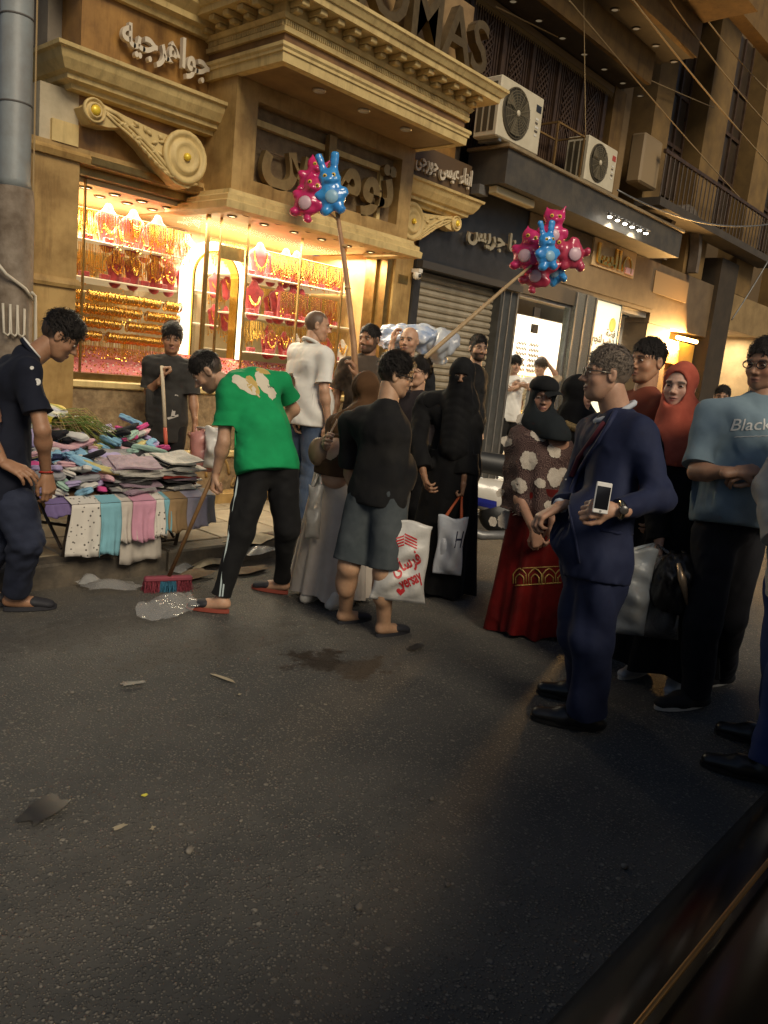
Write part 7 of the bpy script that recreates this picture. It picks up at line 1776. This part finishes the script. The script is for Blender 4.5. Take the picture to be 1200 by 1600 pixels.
D = depth(NIQ_J['wrL'])-.04; e, bo, vv, qq, c, rt = carrier('carrier_bag', 703, 853, 46, 92, D, mat('bag_pale', (.5, .52, .56), .45, (.42, .45, .5), 8, .3, 30), 'pale carrier bag with orange handles held by the niqab wearer', hand=NIQ_J['wrL']-V3(0, 0, .08), handle_m=mat('orange_cord', (.5, .1, .03), .6), seed=7)
print_text('H.', vv, qq, Vector(at(708, 856, D)), CR, CU, -CF, 16*D/FPX, mat('print_navy', (.01, .012, .04), .6), bo, 'letter_print', bold=.0, height=26*D/FPX, shear=.2)
carrier('plastic_bag', 491, 800, 24, 84, SKIRT_D-.05, mat('bag_film', (.6, .58, .54), .3, (.5, .48, .44), 9, .4, 30, trans=.5), 'thin white plastic bag beside the long white skirt', seed=9, hand=at(500, 735, SKIRT_D-.03))
b = thing('handbag', at(497, 705, SKIRT_D-.1), 'small brown handbag at the hip of the white-skirted woman', 'handbag'); bl = Blob(); c0 = np.array(at(498, 706, SKIRT_D-.06)); bl.ell(c0, (.06, .07, .09), None, .01); v, q, _ = bl.mesh(.009); np_obj('bag_body', [(v, q)], mat('tan_leather', (.2, .13, .08), .5, (.14, .09, .055), 12), b)
Mb().tube([Vector(c0)+Vector((0, 0, .08)), Vector(at(515, 680, SKIRT_D)), Vector(at(528, 655, SKIRT_D))], .008, 6).obj('strap', mat('tan_leather', (.2, .13, .08), .5), b, True)
pk = mat('bag_pink', (.62, .3, .27), .35, (.5, .2, .18), 9, .4, 25, trans=.25); Dk = 6.45
carrier('plastic_bag', 318, 706, 46, 62, Dk-.2, pk, 'pink and white plastic bag hanging from the stall boy\'s hand', seed=11, hand=at(306, 668, Dk-.15), thick=.16)
carrier('plastic_bag', 332, 700, 26, 64, Dk-.28, BAGW, 'white plastic bag hanging beside the pink one behind the sweeper', seed=13, hand=at(308, 668, Dk-.18), thick=.12)
# coral-scarfed woman's bags
CLR = mat('clear_film', (.6, .58, .55), .2, (.45, .43, .4), 8, .5, 25, trans=.75)
carrier('plastic_bag', 992, 925, 52, 140, CORAL_D-.22, mat('bag_bluewhite', (.5, .56, .62), .35, (.42, .42, .4), 7, .4, 25, trans=.35), 'bluish white plastic bag hanging behind the suited man\'s legs', seed=15, hand=at(1022, 850, CORAL_D-.14), thick=.16)
carrier('plastic_bag', 1035, 935, 70, 130, CORAL_D-.18, CLR, 'clear plastic bag of dark goods carried by the coral-scarfed woman', seed=17, hand=at(1028, 852, CORAL_D-.14), thick=.18)
hb = thing('handbag', at(1058, 900, CORAL_D-.28), 'black handbag with gilt edge carried by the coral-scarfed woman', 'handbag'); bl = Blob(); c0 = np.array(at(1055, 915, CORAL_D-.26)); bl.ell(c0, (.1, .11, .15), None, .02); bl.disp = folds(66, .01); v, q, _ = bl.mesh(.01); np_obj('bag_body', [(v, q)], BLKSHOE, hb)
for s in (-1, 1): Mb().tube([Vector(c0)+CR*s*.06+Vector((0, 0, .13)), Vector(at(1058+s*9, 862, CORAL_D-.24)), Vector(CORAL_J['wrL'])-Vector((0, 0, .07))], .009, 6).obj('strap', BLKSHOE, hb, True)
Mb().tube([Vector(at(1060, 880, CORAL_D-.38)), Vector(at(1066, 905, CORAL_D-.4)), Vector(at(1074, 945, CORAL_D-.38))], [.008, .02, .006], 6).obj('gilt_edge', mat('gilt_sheet', (.6, .42, .25), .3, metal=.6), hb, True)
# the porter's bundles and the vendors' balloons
e, J, p = PORTER; D0 = depth(J['pelvis'])
for i, (x, y, rx, ry, m, lb) in enumerate(((618, 528, 24, 17, 'blue', 'pale blue plastic-wrapped bundle nearest the shop pier'), (655, 528, 30, 20, 'blue', 'blue and white plastic-wrapped bundle on the older man\'s back'), (686, 540, 17, 24, 'clear', 'whitish plastic-wrapped bundle against the roller shutter'))):
    bl = Blob(); k = D0/FPX; c0 = np.array(at(x, y, D0+.32)); bl.ell(c0, (rx*k, .2, ry*k), np.array([CR, (CF.x, CF.y, 0), (0, 0, 1)]), .02); bl.ell(c0+V3(.06, 0, .02), (rx*k*.7, .15, ry*k*.8), None, .03); bl.disp = folds(80+i, .02, (25, 60), (1, 1, 1)); v, q, _ = bl.mesh(.013)
    tag(np_obj('wrapped_bundle', [(v, q)], mat('wrap_'+m, (.30, .38, .55) if m == 'blue' else (.5, .52, .55), .25, (.55, .58, .62), 7, .4, 30, coat=.4, sharp=(.42, .58))), lb, 'bundle', 'plastic-wrapped bundles')
def toy_mesh(kind, seed):
    """inflated animal: plump body, long ears, stub paws"""
    b = Blob(); b.ell((0, 0, 0), (.085, .05, .085), None, .02); b.ell((0, 0, .11), (.07, .048, .062), None, .03)
    for s in (-1, 1):
        if kind == 'rabbit': b.cone((s*.03, 0, .15), (s*.05, 0, .25), .02, .024, .02, (0, 1, 0), .6)
        else: b.cone((s*.045, 0, .14), (s*.07, 0, .2), .026, .006, .02, (0, 1, 0), .6)
        b.ell((s*.085, -.01, .02), (.026, .022, .03), None, .02); b.ell((s*.05, -.015, -.085), (.032, .03, .026), None, .02)
    b.ell((0, -.045, .1), (.022, .016, .016), None, .012)
    b.disp = folds(seed, .003, (40, 80), (1, 1, 1)); v, q, _ = b.mesh(.0085); return v, q
TV = {k: toy_mesh(k, i+3) for i, k in enumerate(('rabbit', 'fox'))}
FOIL = {'pink': mat('foil_pink', (.62, .03, .16), .25, (.5, .02, .11), 8, coat=.6), 'blue': mat('foil_blue', (.03, .22, .62), .25, (.05, .32, .7), 8, coat=.6), 'red': mat('foil_red', (.5, .05, .10), .25, (.42, .03, .07), 8, coat=.6)}
YEL = mat('toy_yellow', (.75, .5, .05), .4)
def toy(c, kind, colr, s, rot, label, grp):
    c = Vector(c); e = thing('inflatable_toy', c, label, 'balloon', grp); v, q = TV[kind]; Rm = np.array(rot); vv = v @ Rm.T*s+np.array(c)
    np_obj('toy_body', [(vv, q)], FOIL[colr], e)
    for sx in (-1, 1):
        p = Vector(Rm @ np.array((sx*.028, -.046, .125))*s)+c; nn = Vector(Rm @ np.array((0, -1, 0)))
        o = Mb().lathe([(.014*s, 0), (.013*s, .004), (.004*s, .006)], p, 12, nn).obj('eye', YEL, e, True); Mb().lathe([(.007*s, .004), (.006*s, .008), (.001, .009)], p, 10, nn).obj('pupil', BLKSHOE, o, True)
    p = Vector(Rm @ np.array((0, -.05, -.005))*s)+c; Mb().lathe([(.045*s, -.004), (.04*s, .004), (.01*s, .008)], p, 18, Vector(Rm @ np.array((0, -1, 0)))).obj('belly_patch', mat('toy_belly', (.6, .4, .45), .35) if colr != 'blue' else mat('toy_belly_blue', (.25, .45, .6), .35), e, True)
def facing(off, roll=0):
    a = YAW+R(off); f = V3(math.sin(a), math.cos(a), 0); r = V3(math.cos(a), -math.sin(a), 0); u = V3(0, 0, 1); cr_, sr_ = math.cos(R(roll)), math.sin(R(roll))
    return np.stack([r*cr_+u*sr_, f, -r*sr_+u*cr_], 1)
POLE = mat('balloon_pole', (.42, .24, .12), .6, (.32, .17, .08), 16)
e, J, p = SELLER; Dp = depth(J['wrL'])
g1 = 'inflatable toys on the upright pole'; g2 = 'inflatable toys on the slanting pole'
pl = thing('balloon_pole', at(557, 640, Dp), 'upright brown pole topped with pink and blue inflatable toys', 'pole')
Mb().tube([at(558, 640, Dp), at(553, 540, Dp), at(541, 430, Dp), at(529, 345, Dp), at(524, 318, Dp)], [.028, .026, .022, .018, .012], 8).obj('stick', POLE, pl, True)
for k, (x, y) in enumerate(((538, 385), (543, 450))): Mb().lathe([(.026, -.012), (.029, 0), (.026, .012)], at(x, y, Dp), 10, (at(529, 345, Dp)-at(553, 540, Dp))).obj('tape_ring', mat('tape', (.5, .3, .12), .5), pl, True)
for a, b_ in (((529, 345), (505, 325)), ((529, 345), (535, 320))): Mb().tube([at(*a, Dp), at(*b_, Dp-.05)], .008, 5).obj('twig', POLE, pl)
toy(at(480, 318, Dp-.03), 'fox', 'pink', 1.25, facing(10, -22), 'pink inflatable animal lower on the upright pole cluster', g1); toy(at(486, 285, Dp+.12), 'fox', 'pink', 1.1, facing(-15, -18), 'pink inflatable animal with pointed ears behind, upright pole cluster', g1)
toy(at(519, 308, Dp-.06), 'rabbit', 'blue', 1.25, facing(0, 12), 'blue long-eared inflatable rabbit on the upright pole', g1)
e, J, p = YOUTH; Dy = depth(J['wrR'])
pl = thing('balloon_pole', at(600, 605, Dy), 'slanting pale pole topped with a cluster of pink inflatable toys', 'pole')
Mb().tube([at(600, 602, Dy-.1), at(640, 580, Dy), at(720, 510, Dy+.2), at(800, 440, Dy+.4), at(830, 415, Dy+.45)], [.02, .019, .017, .014, .01], 8).obj('stick', mat('pole_pale', (.4, .28, .15), .6, (.33, .22, .11), 14), pl, True)
Dq = Dy+.45
toy(at(863, 368, Dq), 'fox', 'pink', 1.15, facing(0, 0), 'topmost pink inflatable animal of the slanting pole cluster', g2)
toy(at(855, 400, Dq-.1), 'rabbit', 'blue', 1.0, facing(-20, 10), 'blue inflatable rabbit in the middle of the slanting pole cluster', g2)
toy(at(822, 400, Dq+.05), 'fox', 'pink', 1.2, facing(20, -15), 'pink inflatable animal nearest the shutter in the slanting pole cluster', g2)
toy(at(893, 398, Dq+.05), 'fox', 'red', 1.25, facing(-10, 75), 'red inflatable animal lying sideways at the cluster edge', g2)
toy(at(838, 432, Dq+.1), 'fox', 'red', 1.15, facing(15, -40), 'red inflatable animal at the bottom of the slanting pole cluster', g2)
toy(at(868, 428, Dq+.15), 'rabbit', 'blue', .9, facing(30, 100), 'blue inflatable rabbit half hidden low in the slanting cluster', g2)
# ---------------------------------------------------------------- motorbike between the women
Dm = 5.95; C0 = floor_at(775, 872); ang = math.atan2(CR.y, CR.x)+R(8); ax = Vector((math.cos(ang), math.sin(ang), 0)); sd = Vector((-ax.y, ax.x, 0)); UPV = Vector((0, 0, 1))
def mp(a, s, z): return Vector((C0.x, C0.y, 0))+ax*a+sd*s+UPV*z
mo = thing('motorbike', mp(0, 0, 0), 'white motorbike with blue and green stripes parked between the women', 'motorbike')
DKM = mat('engine_dark', (.03, .03, .03), .5, (.05, .05, .05), 14, metal=.6)
for a in (-.62, .62):
    w = Mb().tube([mp(a+.25*math.cos(t), 0, .3+.25*math.sin(t)) for t in np.linspace(0, 2*PI, 29)], .05, 10, cap=False).obj('wheel', RUB, mo, True)
    Mb().tube([mp(a+.2*math.cos(t), 0, .3+.2*math.sin(t)) for t in np.linspace(0, 2*PI, 25)], .016, 6, cap=False).obj('rim', GREYM, w, True)
    Mb().lathe([(.05, -.05), (.05, .05)], mp(a, 0, .3), 12, sd).obj('hub', GREYM, w)
    for k in range(6): Mb().tube([mp(a, 0, .3), mp(a+.2*math.cos(k*PI/3), 0, .3+.2*math.sin(k*PI/3))], .009, 5).obj('spoke', GREYM, w)
def shell(pts, m, nm, k=.04, h=.012, dsp=None):
    b = Blob()
    for a in pts: b.cone(np.array(a[0]), np.array(a[1]), a[2], a[3], k, np.array(sd), a[4])
    v, q, _ = b.mesh(h); return np_obj(nm, [(v, q)], m, mo), v, q
PW = mat('bike_white', (.6, .57, .5), .3, (.54, .5, .44), 6, coat=.4)
_, v, q = shell([(mp(-.75, 0, .66), mp(-.1, 0, .54), .09, .14, .7), (mp(-.1, 0, .54), mp(.2, 0, .56), .14, .09, .7)], PW, 'side_panel')
shell([(mp(-.62, 0, .86), mp(.08, 0, .8), .08, .1, .9)], mat('seat_vinyl', (.02, .02, .02), .5), 'seat'); shell([(mp(.12, 0, .84), mp(.42, 0, .92), .12, .1, .85)], mat('tank_beige', (.42, .32, .2), .35, (.36, .26, .15), 6), 'fuel_tank')
shell([(mp(-.7, 0, .92), mp(-.4, 0, .93), .07, .08, 1.0)], mat('seat_red', (.3, .05, .035), .5), 'seat_pad')
shell([(mp(-.05, 0, .38), mp(.2, 0, .42), .15, .12, .8)], DKM, 'engine'); Mb().tube([mp(.2, -.12, .25), mp(-.2, -.14, .22), mp(-.75, -.15, .36)], .04, 8).obj('exhaust', GREYM, mo, True)
for s in (-.07, .07): Mb().tube([mp(.62, s, .3), mp(.48, s, .8), mp(.42, s, 1.0)], .02, 6).obj('fork', GREYM, mo, True)
Mb().tube([mp(.3, -.34, 1.04), mp(.4, -.15, 1.03), mp(.42, 0, 1.0), mp(.4, .15, 1.03), mp(.3, .34, 1.04)], .014, 6).obj('handlebar', DKM, mo, True)
Mb().lathe([(.09, 0), (.1, .04), (.07, .1), (.02, .12)], mp(.5, 0, .92), 18, ax).obj('headlight', GREYM, mo, True)
Mb().tube([mp(.62+.3*math.cos(t), 0, .3+.31*math.sin(t)) for t in np.linspace(.5, 2.6, 12)], [.05]*12, 8).obj('mudguard', PW, mo, True)
bv = BVHTree.FromPolygons([tuple(x) for x in v], [tuple(int(i) for i in f_) for f_ in q])
for (x0, y0, x1, y1, w, m, nm) in ((728, 800, 768, 818, 8, mat('stripe_green', (.14, .42, .04), .4), 'green_stripe'), (740, 782, 776, 790, 13, mat('stripe_blue', (.02, .03, .28), .4), 'blue_stripe')):
    g = []
    for i in range(9):
        for j in range(3):
            t = i/8; h = bv.ray_cast(CP, ray(x0+(x1-x0)*t, y0+(y1-y0)*t+(j/2-.5)*w).normalized(), 12)[0]; g.append(h)
    vs2 = [(h-CF*.004) if h is not None else None for h in g]; f2 = [(i*3+j, i*3+j+1, (i+1)*3+j+1, (i+1)*3+j) for i in range(8) for j in range(2)]
    f2 = [f_ for f_ in f2 if all(vs2[i] is not None for i in f_)]
    if f2: Mb().add([a if a is not None else (0, 0, 0) for a in vs2], f2).obj(nm, m, mo, fix=False)

# ---------------------------------------------------------------- black car beside the camera
CARP = mat('car_black', (.003, .003, .003), .16, coat=.0, spec=.16); CX0 = -.5
car = thing('parked_car', (2.6, -.4, 0), 'glossy black car parked along the road, its flank cutting the corner', 'car')
def loft(stations, prof, m, nm, parent=car):
    mb = Mb(); n = len(prof(0))
    for s in stations:
        mb.v += [tuple(p) for p in prof(s)]
    k = len(stations); mb.f = [(i*n+j, i*n+j+1, (i+1)*n+j+1, (i+1)*n+j) for i in range(k-1) for j in range(n-1)]; mb.f += [tuple(range(n)), tuple((k-1)*n+j for j in range(n))[::-1]]; mb.mi = [0]*len(mb.f)
    return mb.obj(nm, m, parent, True)
def side(s):
    x = CX0+s*5.0; e = math.sin(PI*min(1, max(0, s*.94+.03)))**.18; W_ = .87*(.8+.2*e); yc = -.43
    zb = .78 + .16*math.exp(-((s-.5)/.3)**4)
    half = [(0, .22), (W_*.93, .22), (W_*.985, .34), (W_, .50), (W_*.985, .62), (W_*.93, .74), (W_*.85, .83), (W_*.755, .895), (W_*.6, .93), (0, .96)]
    return [(x, yc+a, z) for a, z in half]+[(x, yc-a, z) for a, z in half[::-1]]
loft(np.linspace(0, 1, 41), side, CARP, 'body')
def cabin(s):
    x = CX0+1.9+s*2.9; t = math.sin(PI*s)**.35 if 0 < s < 1 else 0; yc = -.43; zt = .9+.76*t; w0 = .6; w1 = .6-.12*t
    return [(x, yc+w0, .86), (x, yc+w1+.02, zt-.06), (x, yc+w1-.06, zt), (x, yc-w1+.06, zt), (x, yc-w1-.02, zt-.06), (x, yc-w0, .86)]
loft(np.linspace(0.02, .98, 25), cabin, mat('car_glass', (.01, .01, .012), .05, coat=1.0), 'cabin')
CHR = mat('chrome_orange_reflection', (.24, .13, .045), .4, metal=1.0)  # orange reflection along the chrome is put into its metal colour
Mb().tube([(x, .232, .902) for x in np.linspace(-.2, 4.2, 30)], .0035, 6).obj('belt_trim', CHR, car, True)
Mb().tube([(x, .442, .50) for x in np.linspace(-.2, 4.2, 20)], .010, 6).obj('door_moulding', BLKSHOE, car, True)
for x in (1.5, 2.6): Mb().bbox((x+.75, .43, .70), (.2, .03, .03), None, .01).obj('door_handle', CHR, car)
for x in (.35, 3.6):
    for y in (.40, -1.26):
        w = Mb().lathe([(.2, -.1), (.31, -.1), (.325, -.06), (.325, .06), (.31, .1), (.2, .1)], (x, y-.06, .32), 28, (0, 1, 0)).obj('wheel', RUB, car, True); Mb().lathe([(.2, .07), (.19, .085), (.05, .06), (.02, .07)], (x, y-.06, .32), 20, (0, 1, 0)).obj('hubcap', GREYM, w, True)
Mb().bbox((CX0+1.2, .52, .92), (.1, .17, .12), None, .03).obj('mirror', CARP, car) if False else None
for y in (.2, -1.06): Mb().bbox((CX0+.02, y, .66), (.06, .34, .12), None, .02).obj('headlight', mat('lens_clear', (.4, .4, .4), .1), car)

# ---------------------------------------------------------------- litter
def film(x, y, w, h, seed, m, label, rough=.03, rot=0.0, z=.0, name='plastic_sheet', cat='litter', lift=.0, cells=22):
    """crumpled sheet lying on the ground; w, h in metres"""
    c = floor_at(x, y, z); r = np.random.RandomState(seed); K, ph = wave(seed, 7, 8, 34); ca, sa = math.cos(rot), math.sin(rot); mb = Mb()
    def fn(u, v):
        a = (u-.5)*w*(1+.16*math.sin(v*7+seed)); b = (v-.5)*h*(1+.16*math.sin(u*6+seed*2)); p = np.array((a, b, 0))
        d = sum(abs(math.sin(.5*(K[i] @ p+ph[i])))**.7 for i in range(7))/7-.45
        return (c.x+a*ca-b*sa, c.y+a*sa+b*ca, c.z+.006+max(0, d+.1)*rough*2.2+lift*math.sin(PI*u)*math.sin(PI*v))
    mb.grid(fn, cells, cells); return tag(mb.obj(name, m, None, True), label, cat)
FILM = mat('clear_plastic', (.75, .75, .75), .12, alpha=.2, spec=.8); PAPER = mat('waste_paper', (.45, .38, .26), .8, (.3, .24, .15), 9, .4, 40); CARD = mat('waste_card', (.2, .14, .08), .85, (.12, .08, .05), 9, .4, 40)
FILM2 = mat('milky_plastic', (.6, .6, .58), .2, (.45, .45, .44), 9, .5, 30, trans=.3, alpha=.6)
film(268, 962, .42, .24, 3, FILM, 'clear crumpled plastic sheet in front of the broom head', .075, R(25), lift=.04, cells=30); film(175, 925, .32, .16, 4, FILM, 'clear plastic sheet under the stall edge', .04, R(-25), lift=.03)
film(137, 918, .14, .10, 5, FILM2, 'milky knotted plastic bag at the stall\'s front leg', .05, .3, lift=.05)
film(395, 850, .5, .16, 6, PAPER, 'long crumpled sheet of pale paper on the kerb behind the sweeper', .04, R(8), z=.12, lift=.03); film(330, 886, .36, .12, 7, PAPER, 'crumpled pale paper in the gutter right of the broom stick', .03, R(5), lift=.03)
film(300, 905, .3, .14, 8, CARD, 'torn brown card in the gutter behind the broom', .03, .3, lift=.03); film(390, 895, .3, .12, 9, CARD, 'flattened brown card behind the sweeper\'s feet', .02, .1, lift=.01); film(285, 892, .2, .1, 10, FILM2, 'milky film scrap by the broom stick foot', .03, .5, lift=.03); film(405, 868, .3, .14, 12, FILM2, 'shiny torn wrapping on the kerb behind the sweeper', .04, .2, z=.06, lift=.03)
DK = mat('black_scrap', (.012, .012, .014), .4)
film(68, 1272, .15, .09, 21, DK, 'large black plastic scrap on the near road', .012, .4, lift=.0, cells=12); film(208, 1073, .10, .035, 22, DK, 'thin black scrap on the road below the broom', .015, -.3, cells=12); film(650, 1016, .11, .05, 23, DK, 'black scrap right of the stout boy\'s slipper', .015, .1, cells=12)
film(348, 1118-55, .14, .02, 24, PAPER, 'narrow pale strip lying on the middle road', .01, R(-80), cells=10); film(187, 1299, .045, .02, 25, PAPER, 'small pale chip near the black scrap', .01, .1, cells=8); film(238, 1300, .02, .012, 26, PAPER, 'tiny pale chip right of the near black scrap', .008, .6, cells=8); film(374, 1089, .02, .012, 27, PAPER, 'tiny pale chip beside the narrow strip', .008, .6, cells=8)
film(226, 1247, .022, .016, 28, mat('yellow_scrap', (.7, .62, .02), .5), 'tiny bright yellow scrap on the road', .008, .2, cells=8); film(349, 1120, .05, .012, 29, DK, 'short dark smear-like scrap on the middle road', .006, .2, cells=8)
PEB = mat('pebble', (.2, .18, .15), .8, (.12, .1, .08), 30)
for i, (x, y, s) in enumerate(((296, 1332, .02), (675, 1250, .017), (975, 1357, .02), (113, 1083, .013), (155, 1110, .011), (376, 1284, .012), (700, 1385, .015), (270, 1094, .012), (805, 1182, .012), (560, 1420, .016))):
    c = floor_at(x, y); b = Blob(); s *= .7; b.ell((c.x, c.y, s*.5), (s, s*.75, s*.6), None, .004); b.disp = folds(300+i, s*.15, (120, 260), (1, 1, 1)); v, q, _ = b.mesh(.004, .01)
    tag(np_obj('pebble', [(v, q)], PEB), ('pebble below the small pale chip', 'lone pebble under the stout boy', 'pebble near the black car', 'pebble left of the thin black scrap', 'small pebble by the thin black scrap', 'pebble in the middle of the near road', 'pebble low in the middle of the road', 'pebble above the near black scrap', 'pebble before the suited man', 'pebble in the nearest stretch of road')[i], 'pebble', 'loose pebbles on the road')
COL.objects.unlink(_fo); bpy.data.objects.remove(_fo)
